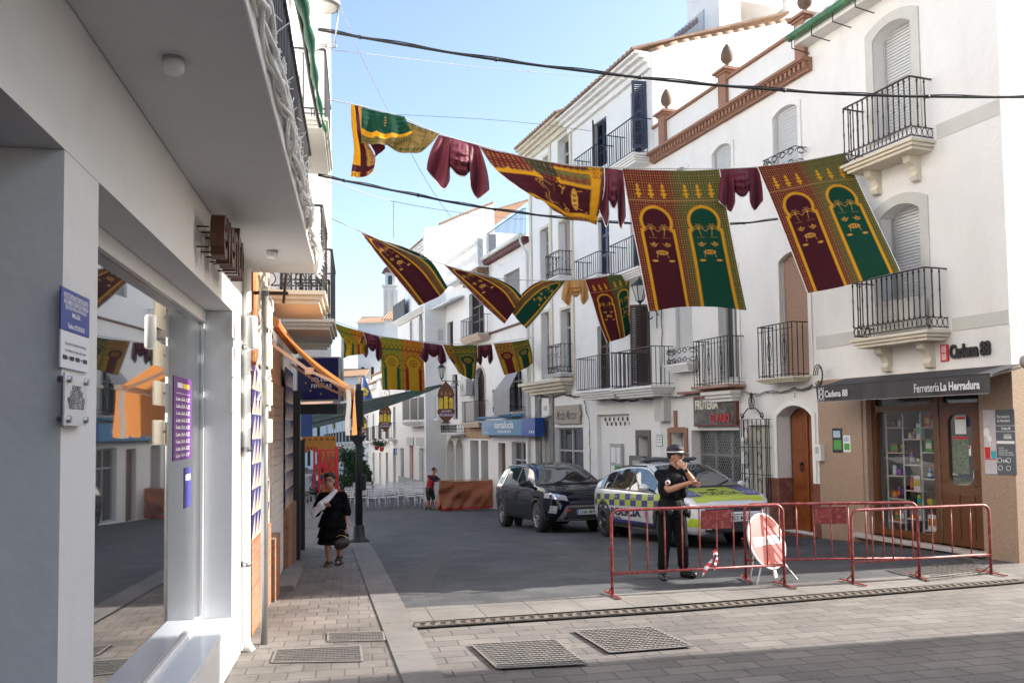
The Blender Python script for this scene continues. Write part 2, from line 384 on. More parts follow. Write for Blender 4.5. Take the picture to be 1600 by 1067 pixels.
mb = MB(); mb.grid([[(x, y, gz(y)) for x in xs] for y in ys], smooth=True)
tag(mb.build('ground', ROAD), kind='structure')
gp = lambda x, y: tuple(on_ground(x, y)[:2])
ext = lambda a, b, t: (a[0]+(b[0]-a[0])*t, a[1]+(b[1]-a[1])*t)
far_l = FL.p(120, 0)
kl0, kl1 = gp(566, 900), gp(629, 1067); kr0, kr1 = gp(606, 900), gp(696, 1067)
kl_far = ext(kl1, kl0, 7.5); kr_far = ext(kr1, kr0, 7.0); kl_near = ext(kl0, kl1, 3.2); kr_near = ext(kr0, kr1, 3.0)
w0 = FL.p(-14, 0); w1 = FL.p(62, 0)
strip('pavement', [(w0.x-2, w0.y), (w1.x-2, w1.y)], [(kl_near[0]+.3, kl_near[1]), kl_far], SIDEW, .012, sub=160)
strip('kerb', [kl_near, kl_far], [kr_near, kr_far], KERB, .024, sub=160)
# darker main carriageway beyond the slab row
a0, a1, a2 = gp(627, 953), gp(1100, 921), gp(1560, 893)
strip('road', [a0, a1, a2], [kr_far, (8, 60), (14, 58)], ROADD, .014, sub=40, K=140)
b0, b1, b2 = gp(641, 975), gp(1050, 947), gp(1600, 905)
strip('slab_row', [a0, a1, a2], [b0, b1, b2], SLABS, .020, sub=20)
for q in [((560, 930), (860, 925), (850, 842), (640, 835)),]: pass
for (xa, ya, xb, yb, wd) in [(640, 930, 735, 812, .35), (720, 860, 960, 868, .3), (700, 815, 1010, 905, .4)]:
 p, q = on_ground(xa, ya), on_ground(xb, yb); d = Vector((q.x-p.x, q.y-p.y, 0)).normalized(); nrm = Vector((-d.y, d.x, 0))*wd/2
 strip('road_band', [(p.x-nrm.x, p.y-nrm.y), (q.x-nrm.x, q.y-nrm.y)], [(p.x+nrm.x, p.y+nrm.y), (q.x+nrm.x, q.y+nrm.y)], BAND, .017+.004*wd, sub=60, K=3)
# drain channel
def drain():
 P = [on_ground(x, y) for x, y in ((648, 981), (1050, 955), (1300, 934), (1545, 914), (1610, 908))]
 t = thing('drain_channel', 'long slotted iron drain channel crossing the road in front of the red barriers', 'drain', (P[0].x, P[0].y, P[0].z))
 fr = MB(); gr = MB(); L = 0; n = 0
 pts = []
 for a, b in zip(P, P[1:]):
  m = int((b-a).length/.1)
  pts += [a.lerp(b, i/m) for i in range(m)]
 for i in range(len(pts)-1):
  a, b = pts[i], pts[i+1]; d = (b-a).normalized(); nn = Vector((-d.y, d.x, 0))
  for k in (-.048, -.016, .016):
   gr.bar(a + nn*k + Vector((0, 0, .030)) + d*.02*(k*10), a + nn*(k+.033) + Vector((0, 0, .030)) + d*.05 + d*.02*(k*10), .022, .012)
  gr.bar(a + nn*(-.07) + Vector((0, 0, .028)), b + nn*(-.07) + Vector((0, 0, .028)), .02, .014)
  gr.bar(a + nn*(.07) + Vector((0, 0, .028)), b + nn*(.07) + Vector((0, 0, .028)), .02, .014)
 for a, b in zip(P, P[1:]):
  d = (b-a).normalized(); nn = Vector((-d.y, d.x, 0)); z = Vector((0, 0, .024))
  fr.grid([[a-nn*.07+z, a+nn*.07+z], [b-nn*.07+z, b+nn*.07+z]], smooth=False)
 fr.build('channel', mat('dirty_channel', (.05, .045, .04), .9), t); gr.build('grating', mat('rusty_drain_iron', (.15, .125, .105), .75, metal=.1, var=.4, vscale=15), t)
drain()
COVER = mat('cast_iron_cover', (.20, .182, .165), .8, metal=.0, var=.25, vscale=9, bump=.2)
COVERD = mat('dark_cast_iron_cover', (.12, .11, .10), .5, metal=.3, var=.3, vscale=9)
def cover(label, corners, nx, ny, m=None, slab=False):
 c = [on_ground(x, y) for x, y in corners]; g = sum(c, Vector())/4
 t = thing('manhole_cover', label, 'manhole cover', tuple(g)); m = m or COVER
 up = Vector((0, 0, .018)); pl = MB(); st = MB(); fr = MB()
 pl.add([p+up*1.1 for p in c] , [(0, 1, 2, 3)])
 B = lambda u, v: (c[0]*(1-u)+c[1]*u)*(1-v) + (c[3]*(1-u)+c[2]*u)*v
 for i in range(nx):
  for j in range(ny):
   if (i, j) in ((2, 3), (nx-3, 3), (2, ny-3), (nx-3, ny-3)): continue
   p = B((i+.5)/nx, (j+.5)/ny) + up*1.4; du = (B((i+.95)/nx, (j+.5)/ny)-B((i+.2)/nx, (j+.5)/ny));
   st.bar(p-du*.5, p+du*.5, .026 if not slab else .012, .004)
 for k in range(4): fr.bar(c[k]+up*1.1, c[(k+1) % 4]+up*1.1, .022, .006)
 pl.build('plate', COVERD, t); st.build('studs', m, t); fr.build('rim', m, t)
cover('square cast iron cover with worn studs in the road, nearer the kerb', ((736, 1009), (867, 1001.5), (916, 1040), (778, 1047)), 17, 13)
cover('square cast iron cover with worn studs in the road, right of its twin', ((897, 987.5), (1016, 982), (1082, 1012), (953, 1022)), 17, 13)
cover('small ribbed metal cover in the pavement near the kerb', ((513, 991), (598, 990), (601, 1003), (513, 1005)), 18, 6, slab=True)
cover('ribbed metal cover in the pavement at the foot of the sign post', ((432, 1018), (563, 1012), (566, 1036), (425, 1038)), 24, 8, slab=True)
cover('dark double cast iron cover before the hardware shop step', ((1385, 893), (1500, 881), (1562, 897), (1450, 911)), 14, 8, COVERD)
cover('dark square cover close to the hardware shop wall', ((1452, 883), (1515, 877), (1530, 884), (1470, 889)), 8, 5, COVERD)
# ------------------------------------------------------------------ near left building
def off_box(mb, F, r, o0, o1): mb.fbox(F, r[0], r[1], r[2], r[3], o0, o1)
LB = thing('white_corner_building', 'smooth white modern shop front with a deep balcony slab overhead and a big window', 'building', tuple(FL.p(4, gz(4))))
S_PIL0, S_PIL1 = FL.px(95, 700)[0], FL.px(150, 700)[0]
S_REV = FL.px(363, 720)[0]; S_END = FL.px(388, 800)[0]
Z_BEAM = 2.745; Z_SILL = FL.px(363, 963)[1]; Z_SLAB = 3.27; REC = .215
mb = MB()
top = 4.9
def wq(s0, s1, z0, z1, off=0.0): mb.add([FL.p(s0, z0, off), FL.p(s1, z0, off), FL.p(s1, z1, off), FL.p(s0, z1, off)], [(0, 1, 2, 3)])
mb.fbox(FL, -9, S_END, Z_BEAM, Z_SLAB+.02, -.9, 0)                      # beam
mb.fbox(FL, S_PIL0, S_PIL1, gz(3)-.2, Z_BEAM-.002, -.8, -.001)                # pilaster
mb.fbox(FL, S_REV, S_END, gz(7)-.3, Z_BEAM-.002, -.8, -.001)                  # far jamb
mb.fbox(FL, S_PIL1+.001, S_REV-.001, gz(3)-.5, Z_SILL-.05, -.8, -.001)      # plinth under the window
mb.fbox(FL, -9, -1.5, gz(-8)-.2, Z_BEAM-.002, -.8, -.001)
mb.fbox(FL, S_END-.004, S_END, Z_SLAB+.02, 12.5, -9, 0)
mb.fbox(FL, -9, S_END-.005, Z_SLAB+.2, 3.95, -9, 0)
mb.fbox(FL, -9, S_END-.005, 3.951, 12.5, -9, 0)
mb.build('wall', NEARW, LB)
mb = MB(); mb.fbox(FL, S_PIL1+.002, S_REV-.002, Z_SILL-.049, Z_SILL, -REC-.05, .004)
mb.build('sill', mat('polished_white_sill', (.62, .66, .72), .15, var=.03), LB, bevel=.003)
mb = MB(); mb.fbox(FL, -9, S_END+.08, Z_SLAB, Z_SLAB+.2, 0, .62)
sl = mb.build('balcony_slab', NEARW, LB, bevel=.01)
# window: glass, frame, back room
g = MB(); g.fbox(FL, S_PIL1, S_REV, Z_SILL, Z_BEAM, -REC-.06, -REC-.03)
wo = MB(); wo.fbox(FL, S_PIL1, S_REV, Z_BEAM-.10, Z_BEAM-.003, -REC-.029, -REC+.005)
wo.fbox(FL, S_REV-.035, S_REV-.001, Z_SILL+.002, Z_BEAM-.10, -REC-.029, -REC-.005); wo.fbox(FL, S_PIL1, S_REV-.036, Z_SILL+.001, Z_SILL+.03, -REC-.029, -REC-.005)
wf = wo.build('window', mat('white_window_frame', (.66, .66, .66), .35), LB)
SHOPG = mat('shop_mirror_glass', (.028, .034, .04), .0, spec=1.0, ior=2.35, coat=1.0)
g.build('pane', SHOPG, wf)
mb = MB(); mb.fbox(FL, -1.4, S_PIL0-.01, gz(2)-.2, Z_BEAM-.01, -.85, -.7); mb.build('door', mat('dark_red_door', (.05, .015, .012), .4), LB)
# railing above the slab
RS = [i*.11 for i in range(-20, 70)]
mb = MB()
for a in RS:
 if a < S_END+.05: mb.bar(FL.p(a, Z_SLAB+.2, .55), FL.p(a, Z_SLAB+1.15, .55), .016)
mb.bar(FL.p(-3, Z_SLAB+1.16, .55), FL.p(S_END+.05, Z_SLAB+1.16, .55), .05, .03); mb.bar(FL.p(-3, Z_SLAB+.3, .55), FL.p(S_END+.05, Z_SLAB+.3, .55), .03, .02)
mb.bar(FL.p(S_END+.04, Z_SLAB+1.16, .55), FL.p(S_END+.04, Z_SLAB+1.16, 0), .05, .03)
for o_ in (.1, .22, .34, .46): mb.bar(FL.p(S_END+.04, Z_SLAB+.2, o_), FL.p(S_END+.04, Z_SLAB+1.15, o_), .016)
mb.build('railing', IRON, LB)
mb = MB(); mb.fbox(FL, 4.6, 6.9, Z_SLAB+.32, Z_SLAB+1.05, .50, .52); mb.build('balcony_screen', mat('grey_reed_screen', (.36, .36, .37), .9, var=.3, vscale=30, vstretch=(6, 6, .4)), LB)
# ceiling lamps under the slab
for (px_, py_, r_, lab) in ((271, 92, .042, 'round white ceiling lamp under the balcony slab, nearer the camera'), (425, 392, .045, 'round white ceiling lamp under the balcony slab, at its far end')):
 p = on_plane(px_, py_, (0, 0, Z_SLAB), (0, 0, 1))
 t = thing('ceiling_lamp', lab, 'lamp', (p.x, p.y, Z_SLAB-.06), world=False)
 MB().lathe([(0.001, .0), (r_*.85, .0), (r_, .012), (r_, .045)], n=28).build('housing', PVC, t); MB().lathe([(r_*1.04, .045), (r_*1.04, .059)], n=28).build('base_ring', mat('lamp_base', (.3, .3, .3), .5), t)
# cable bundle along the slab edge
t = thing('cable_bundle', 'tangled bundle of white painted cables and string lights along the balcony edge', 'cables', tuple(FL.p(4, Z_SLAB, .6)))
for k in range(9):
 mb = MB(); pts = []; ph = random.random()*9; fr_ = .8+random.random()*1.5
 for i in range(90):
  a = -1.0 + i*(S_END+1.12)/89
  pts.append(FL.p(a, Z_SLAB+.10+.055*math.sin(a*fr_*3+ph)+.02*k/4+.012*random.random()+(-.10 if a > S_END-.3 and k % 2 else 0), .645+.025*math.cos(a*fr_*4+ph)))
 mb.tube(pts, .011, 6).build('cable', PVC, t)
mb = MB()
for i in range(900):
 a = 3.2+random.random()**.6*(S_END-3.1); c = FL.p(a, Z_SLAB+.10+.2*random.random()*(1 if a < 6 else .6)-.03, .64+.03*random.random())
 mb.bar(c, c+Vector((random.gauss(0, .02), random.gauss(0, .02), random.gauss(0, .03))), .004)
tag(mb.build('light_string_twigs', PVC, t), kind='stuff')
# posters and plaques on the pilaster and the glass
def plate(name, label, cat, F, x0, y0, x1, y1, m, off=0.004, th=.006, cross=None):
 r = F.rect(x0, y0, x1, y1, off+th); c = F.p((r[0]+r[1])/2, r[2], off)
 t = thing(name, label, cat, tuple(c)); mb = MB(); mb.fbox(F, r[0], r[1], r[2], r[3], off, off+th); mb.build('panel', m, t, bevel=.0008)
 return t, r
INKW = mat('white_ink', (.8, .8, .8), .6); INKD = mat('dark_ink', (.05, .05, .06), .6)
RED = mat('red_paint', (.55, .02, .025), .4);
t, r = plate('blue_plaque', 'blue notice with white lines of text on the white pilaster', 'sign', FL, 95.5, 457, 140, 521, mat('blue_plaque_paint', (.035, .06, .27), .35))
mb = MB()
for i, s in enumerate(['PROYECTO DE EXTENSION DE COBERTURA GEOGRAFICA', 'AREA DE MEDIA CONSERVACION DE MALAGA', 'EJECUTADO POR LA PROVINCIA DE', 'MALAGA', '', 'Telefono 952 00 00 00']):
 if s:
  wd = (r[1]-r[0])*min(.86, .02*len(s)+.16); zc = r[3]-(r[3]-r[2])*(.15+.14*i); c = (r[0]+r[1])/2
  ftext(mb, FL, s, c-wd/2, zc-.012, c+wd/2, zc+.006, .0115, bold=.012)
mb.build('lettering', INKW, t)
t, r = plate('paper_notice', 'white paper notice with small logos under the blue notice', 'notice', FL, 95, 521.5, 139, 578, mat('notice_paper', (.63, .64, .68), .5))
mb = MB()
for i, s in enumerate(['El proyecto se desarrolla en Andalucia', 'y su objetivo es la mejora del servicio', 'financiado por el fondo europeo']):
 ftext(mb, FL, s, r[0]+.04, r[3]-.05-.024*i, r[1]-.04, r[3]-.036-.024*i, .0115, bold=.006)
for k, a in enumerate((.06, .3, .5, .78)):
 mb.fbox(FL, r[0]+(r[1]-r[0])*a, r[0]+(r[1]-r[0])*(a+.14), r[2]+.03, r[2]+.045, .0102, .0112)
mb.build('lettering', INKD, t)
mb = MB(); r = FL.rect(101, 585, 136, 665, .03); mb.fbox(FL, r[0], r[1], r[2], r[3], .024, .030)
t = thing('opening_hours_plate', 'clear acrylic opening hours plate held by four steel studs on the pilaster', 'sign', tuple(FL.p(r[0], r[2], 0)))
mb.build('plate', mat('acrylic_plate', (.60, .61, .62), .12), t)
for a, z in ((.12, .12), (.88, .12), (.12, .88), (.88, .88)):
 c = FL.p(r[0]+(r[1]-r[0])*a, r[2]+(r[3]-r[2])*z, 0)
 MB().tube([c, c+FL.n*.042], .012, 12).build('stud', STEEL, t)
mb = MB()
for i, s in enumerate(['HORARIO', 'LUNES A VIERNES', 'MANANAS 9:30 a 14.00', 'TARDES 17.00 a 20.00']):
 wd = (r[1]-r[0])*(.4, .55, .75, .7)[i]; c = (r[0]+r[1])/2; z = r[3]-(r[3]-r[2])*(.34+.115*i); ftext(mb, FL, s, c-wd/2, z, c+wd/2, z+.022, .0315, bold=.02)
mb.build('lettering', INKD, t)
# purple poster on the window glass
GO = -REC-.029
rp = FL.rect(271, 590, 299, 718, GO+.002); t = thing('purple_poster', 'tall purple poster with white and yellow text on the shop window', 'poster', tuple(FL.p(rp[0], rp[2], GO)))
mb = MB(); mb.fbox(FL, rp[0], rp[1], rp[2], rp[3], GO+.001, GO+.003); mb.build('sheet', mat('purple_print', (.12, .028, .19), .45), t)
mb = MB(); h = rp[3]-rp[2]; wd = rp[1]-rp[0]
for i in range(9):
 z = rp[3]-h*(.20+.085*i); mb.fbox(FL, rp[0]+wd*.12, rp[0]+wd*.9, z, z+.003, GO+.003, GO+.0036)
 for s_, (a, b) in zip(('Lun', '10-14', '17'), ((.14, .34), (.42, .6), (.68, .88))): ftext(mb, FL, s_, rp[0]+wd*a, z-.05, rp[0]+wd*b, z-.025, GO+.0038, bold=.03)
for k in range(4): mb.fbox(FL, rp[0]+wd*(.2+.07*k), rp[0]+wd*(.25+.07*k), rp[3]-h*.13, rp[3]-h*.07, GO+.003, GO+.0036)
mb.build('lettering', INKW, t)
mb = MB(); mb.fbox(FL, rp[0]+wd*.5, rp[0]+wd*.85, rp[3]-h*.13, rp[3]-h*.07, GO+.003, GO+.0036); mb.build('yellow_block', mat('yellow_print', (.7, .5, .05), .5), t)
rp = FL.rect(288, 730, 298, 792, GO+.002); t = thing('blue_sticker', 'narrow blue and purple sticker low on the shop window glass', 'sticker', tuple(FL.p(rp[0], rp[2], GO)))
mb = MB(); mb.fbox(FL, rp[0], rp[1], rp[2], rp[3], GO+.001, GO+.003); mb.build('sheet', mat('blue_print', (.05, .045, .25), .45), t)
mb = MB(); mb.fbox(FL, rp[0]+.03, rp[1]-.03, rp[2]+.2, rp[3]-.05, GO+.003, GO+.0036); mb.build('white_block', INKW, t)
# wall letters
EVB = mat('brown_letter_side', (.10, .04, .022), .35, metal=.3); EVF = mat('copper_letter_face', (.42, .24, .16), .4, metal=.35)
zt, zb = 3.22, 2.86
s0 = FL.px(328, 410, .09)[0]; s1 = FL.px(381, 430, .17)[0]
t = thing('shop_name_letters', 'row of bulky brown metal letters spelling evento standing off the white wall', 'sign', tuple(FL.p(s0, zb, 0)))
lw = (s1-s0)/6.1
for i, ch in enumerate('evento'):
 a = s0+lw*i*1.02; hh = (zt-zb)*(1.0 if ch == 't' else .80)
 mb = MB(); mb.mat(EVB); pass
 n0 = len(mb.v); vs, fs = text_geo(ch, .012, .5);
 mb = MB(); mb.mat(EVB); xs_ = [v[0] for v in vs]; ys_ = [v[1] for v in vs]; sx = lw*.92/(max(xs_)-min(xs_)); sy = hh/(max(ys_)-min(ys_))
 mb.add([FL.p(a+(v[0]-min(xs_))*sx, zb+(v[1]-min(ys_))*sy, .09+(v[2]+.5)*.085) for v in vs], fs)
 for q in (.25, .7): mb.tube([FL.p(a+lw*.3, zb+hh*q, 0), FL.p(a+lw*.3, zb+hh*q, .075)], .006, 6)
 mb.build('letter', None, t)
# ------------------------------------------------------------------ helpers for facades
def tri_tiles(mb, F, s0, s1, z0, z1, off, mA, mB_, step):
 """diagonal two colour tiles"""
 n = max(1, round((z1-z0)/step)); k = max(1, round((s1-s0)/step)); dz = (z1-z0)/n; ds = (s1-s0)/k
 for i in range(n):
  for j in range(k):
   a, b, c, d = (s0+ds*j, z0+dz*i), (s0+ds*(j+1), z0+dz*i), (s0+ds*(j+1), z0+dz*(i+1)), (s0+ds*j, z0+dz*(i+1))
   mb.mat(mA); mb.add([F.p(*a, off), F.p(*b, off), F.p(*c, off)], [(0, 1, 2)])
   mb.mat(mB_); mb.add([F.p(*a, off), F.p(*c, off), F.p(*d, off)], [(0, 1, 2)])
def moulded_slab(mb, F, s0, s1, z0, z1, off, steps=3, side=.06):
 """balcony slab whose edge steps in towards the bottom"""
 h = (z1-z0)
 for k in range(steps):
  a = k/steps; ins = side*(steps-1-k)
  mb.fbox(F, s0+ins, s1-ins, z0+h*a+(.0006 if k else 0), z0+h*(a+1/steps), 0.001, off-ins)
def rail(F, parent, s0, s1, zb, zt, off, n=None, m=None, style='plain', name='railing', w=.016, gap=.12, ret=True):
 m = m or IRON; mb = MB()
 mb.bar(F.p(s0, zt, off), F.p(s1, zt, off), .035, .018); mb.bar(F.p(s0, zb+.05, off), F.p(s1, zb+.05, off), .02, .014)
 n = n or max(3, int((s1-s0)/gap)); mid = zb+(zt-zb)*.5
 sides = [[(s0+(s1-s0)*i/n, off) for i in range(n+1)]]
 if ret:
  k = max(2, int(off/.12))
  for a in (s0, s1):
   mb.bar(F.p(a, zt, off), F.p(a, zt, 0), .035, .018); mb.bar(F.p(a, zb+.05, off), F.p(a, zb+.05, 0), .02, .014)
   sides.append([(a, off*i/k) for i in range(1, k)])
 for line in sides:
  for i, (a, o) in enumerate(line):
   z_lo = zb+(.2 if style == 'rings' else .0)
   mb.bar(F.p(a, z_lo, o), F.p(a, zt, o), w)
   if style == 'rings':
    q = zb+.2+(zt-zb-.2)*(.42 if i % 2 else .58)
    for dz_, rr in ((0, .022), (.035, .017), (-.035, .017)): mb.lathe([(rr*.4, -.016), (rr, 0), (rr*.4, .016)], c=F.p(a, q+dz_, o), n=6, cap=False)
    mb.lathe([(.012, -.03), (.02, 0), (.01, .03)], c=F.p(a, zt-.05, o), n=6, cap=False); mb.lathe([(.01, -.03), (.02, 0), (.012, .03)], c=F.p(a, zb+.22, o), n=6, cap=False)
   if style == 'scroll' and i % 4 == 2:
    nd = F.sd if line is sides[0] else F.n
    for sg in (-1, 1):
     c = F.p(a, mid, o)
     mb.tube([c+nd*sg*(.012+.05*math.sin(PI*t/8))+Vector((0, 0, (t-4)*.055)) for t in range(9)], .007, 5)
     for zz in (mid+.27, mid-.27):
      mb.tube([F.p(a, zz, o)+nd*sg*(.03+.025*math.cos(q*PI/5))+Vector((0, 0, .03*math.sin(q*PI/5))) for q in range(9)], .006, 4)
 if style == 'rings':
  mb.bar(F.p(s0, zb+.2, off), F.p(s1, zb+.2, off), .018, .014)
  k = int((s1-s0)/.085)
  for i in range(k):
   a = s0+(s1-s0)*(i+.5)/k; c = F.p(a, zb+.125, off)
   mb.tube([c+F.sd*.052*math.cos(q*PI/5)+Vector((0, 0, .068*math.sin(q*PI/5))) for q in range(10)], .007, 4, closed=True)
  for a in (s0, s1):
   mb.bar(F.p(a, zb+.2, off), F.p(a, zb+.2, 0), .018, .014)
   for i in range(4):
    c = F.p(a, zb+.125, off*(i+.5)/4); mb.tube([c+F.n*.052*math.cos(q*PI/5)+Vector((0, 0, .068*math.sin(q*PI/5))) for q in range(10)], .007, 4, closed=True)
 if style == 'scroll':
  for a, o in [x for ln in sides for x in ln][::2]:
   for z in (zt-.11, zb+.13): mb.box(F.p(a, z, o), (.03, .03, .02))
  mb.bar(F.p(s0, zt-.11, off), F.p(s1, zt-.11, off), .012, .01)
 return mb.build(name, m, parent)
def wavy(a, b, sag=.1, n=16, jit=.0):
 a = Vector(a); b = Vector(b)
 return [a.lerp(b, i/n) + Vector((random.gauss(0, jit), random.gauss(0, jit), -sag*4*(i/n)*(1-i/n)+random.gauss(0, jit))) for i in range(n+1)]
# ------------------------------------------------------------------ left row, from the end of the near building onwards
ORANGE = mat('orange_awning_cloth', (.50, .25, .11), .8, bump=.15, bscale=200)
_o = ORANGE.node_tree; _tr = _o.nodes.new('ShaderNodeBsdfTranslucent'); _tr.inputs[0].default_value = (.65, .27, .08, 1); _mx = _o.nodes.new('ShaderNodeMixShader'); _mx.inputs[0].default_value = .35
_o.links.new(_o.nodes['Principled BSDF'].outputs[0], _mx.inputs[1]); _o.links.new(_tr.outputs[0], _mx.inputs[2]); _o.links.new(_mx.outputs[0], _o.nodes['Material Output'].inputs[0])
BLUE_T = mat('blue_tile', (.03, .035, .16), .25); BEIGE_T = mat('beige_tile', (.52, .40, .30), .3)
BRICKO = paver('orange_brick', (.24, .095, .045), (.29, .12, .055), (.2, .15, .11), .24, .07, .01, 0, stain=.2)
for nd in BRICKO.node_tree.nodes:
 if nd.type == 'MAPPING': nd.inputs['Rotation'].default_value = (PI/2, 0, 0)
L2 = thing('terrace_shop_building', 'narrow white building with orange awning, triangle tiles and brick dado beside the near shop', 'building', tuple(FL.p(S_END+1, gz(8))))
SE = S_END+.01
s_b = FL.px(458, 850)[0]
mb = MB(); base = gz(12)-.5
mb.fbox(FL, SE, s_b, base, 12.0, -8, -.06); mb.build('wall', WHITE3, L2)
mb = MB(); a0_ = FL.px(389, 800)[0]; a1_ = FL.px(421, 800)[0]; a2_ = FL.px(430, 800)[0]; a3_ = FL.px(445, 800)[0]
zt_ = FL.px(405, 575)[1]; zm_ = FL.px(400, 838)[1]
tri_tiles(mb, FL, SE+.25, a1_, zm_, zt_, .0, BEIGE_T, BLUE_T, .26); mb.build('tile_panel', None, L2)
mb = MB(); mb.fbox(FL, SE+.1, a1_, base, zm_, -.059, .02); mb.fbox(FL, a1_+.02, a2_, base, FL.px(427, 835)[1], -.059, .06); mb.build('brick_dado', BRICKO, L2)
mb = MB();
for i in range(26):
 z = FL.px(438, 925)[1]+i*.105; mb.fbox(FL, a2_+.02, a3_, z, z+.098, -.055, -.02)
mb.build('door', mat('white_roller_door', (.55, .55, .56), .5), L2)
mb = MB(); mb.fbox(FL, a2_+.02, a3_+.5, gz(11)-.1, gz(11)+.10, 0, .22); mb.build('step', KERB, L2)
mb = MB(); tri_tiles(mb, FL, a3_+.03, s_b-.02, FL.px(450, 790)[1], FL.px(450, 640)[1]+.6, .0, BEIGE_T, BLUE_T, .26); mb.build('tile_panel', None, L2)
mb = MB(); mb.fbox(FL, a3_+.03, s_b, base, FL.px(450, 790)[1], -.055, .05); mb.build('brick_dado', BRICKO, L2)
mb = MB(); mb.fbox(FL, SE+.05, a1_, zt_+.02, zt_+.95, .0, .03); ops = mb.build('sign_board', ORANGE, L2)
mb = MB()
for k in range(5): mb.bar(FL.p(SE+.3+.3*k, zt_+.25, .034), FL.p(SE+.45+.3*k, zt_+.55, .034), .04, .003); mb.bar(FL.p(SE+.45+.3*k, zt_+.55, .034), FL.p(SE+.55+.3*k, zt_+.25, .034), .04, .003)
mb.build('red_lettering', mat('red_print', (.35, .03, .02), .6), ops)
# white panels near the downpipe
mb = MB()
for (y0, y1) in ((495, 530), (545, 590), (600, 645)):
 r = FL.rect(363, y0, 372, y1, .01); mb.fbox(FL, r[0], r[1], r[2], r[3], .0, .012)
mb.build('wall_plates', PVC, LB)
# downpipe
pb = FL.px(385, 1005, .045);
t = thing('downpipe', 'white rain pipe running down the corner of the near building to the pavement', 'pipe', tuple(FL.p(pb[0], gz(7.5), .04)))
mb = MB(); mb.tube([FL.p(pb[0], gz(7.5)+.02, .09), FL.p(pb[0], gz(7.5)+.1, .042), FL.p(pb[0], 3.2, .042)], .036, 12); mb.build('pipe', PVC, t)
mb = MB()
for z in (.6, 1.6, 2.5): mb.tube([FL.p(pb[0], z-.02, .042), FL.p(pb[0], z+.02, .042)], .042, 12)
mb.build('clamps', STEEL, t)
# cables and boxes above it
t = thing('cable_tangle', 'tangle of wall cables, insulators and a meter box above the downpipe', 'cables', tuple(FL.p(SE, 2.4, .1)))
for k in range(16):
 mb = MB(); a = SE-.1+random.random()*.5; z0 = 1.9+random.random()*.6; z1 = 3.0+random.random()*.6
 mb.tube(wavy(FL.p(a, z0, .05+random.random()*.14), FL.p(a+random.gauss(0, .2), z1, .05+random.random()*.14), 0, 14, .018), .006+.006*random.random(), 5)
 mb.build('cable', (PVC, CABLEG, PVC, CREAM)[k % 4], t)
mb = MB(); c = FL.px(396, 520, .16); mb.tube([FL.p(c[0], c[1]-.14, .15), FL.p(c[0], c[1]+.14, .15)], .045, 14); mb.build('meter_box', PVC, t, bevel=.02)
mb = MB(); mb.bar(FL.p(SE+.1, 3.08, 0), FL.p(SE+.1, 3.08, .35), .03); mb.bar(FL.p(SE+.2, 3.0, .3), FL.p(SE+.2, 3.35, .33), .025); mb.build('bracket', IRON2, t)
# orange awning
t = thing('orange_awning', 'orange shop awning with folding cream arms sticking out over the pavement', 'awning', tuple(FL.p(9.5, 2.9, 0)))
aw0 = FL.px(420, 515, 0)[0]-.15; zw = 2.93;
def at_cross(px, py, Yc): p = at_y(px, py, Yc); return p
fp = at_y(549, 604, 9.0); off_f = (fp - FL.o).dot(FL.n); sF = (fp-FL.o).dot(FL.sd); zf = fp.z
AL = 3.2
mb = MB()
P = [[FL.p(sF + AL*i/10, zw+(zf-zw)*j/8 + .0*j - .05*math.sin(PI*j/8), .12+(off_f-.12)*j/8) for j in range(9)] for i in range(11)]
mb.grid(P); mb.build('canopy', ORANGE, t)
CREAMM = mat('cream_metal', (.66, .5, .36), .4)
mb = MB(); mb.tube([FL.p(sF-.03, zw, .12), FL.p(sF+AL, zw, .12)], .06, 14); mb.build('roller', ORANGE, t)
mb = MB(); mb.bar(FL.p(sF-.05, zf, off_f), FL.p(sF+AL, zf, off_f), .07, .05); mb.build('front_bar', CREAMM, t)
for a in (sF+.1, sF+AL-.2):
 mb = MB(); e = FL.p(a, (zw+zf)/2-.17, off_f*.52); mb.bar(FL.p(a, zw-.22, .08), e, .06, .035); mb.bar(e, FL.p(a, zf-.02, off_f-.02), .05, .03); mb.box(e, (.08, .08, .07)); mb.build('arm', CREAMM, t)
mb = MB()
P = [[FL.p(sF + AL*i/60, zf-.03-.48*j/6-(.02*math.sin(i*.9) if j == 6 else 0), off_f+.03+.03*math.sin(i*1.3+j*.3)*j/6) for j in range(7)] for i in range(61)]
mb.mat(ORANGE); mb.grid(P[:]); mb.build('valance', None, t)
mb = MB(); mb.mat(mat('white_stripe_cloth', (.8, .76, .68), .8)); mb.grid([[FL.p(sF-.012, zf-.03-.5*j/6, off_f-.06+.05*i/3+.01*math.sin(j)) for j in range(7)] for i in range(4)]); mb.build('valance_end', None, t)
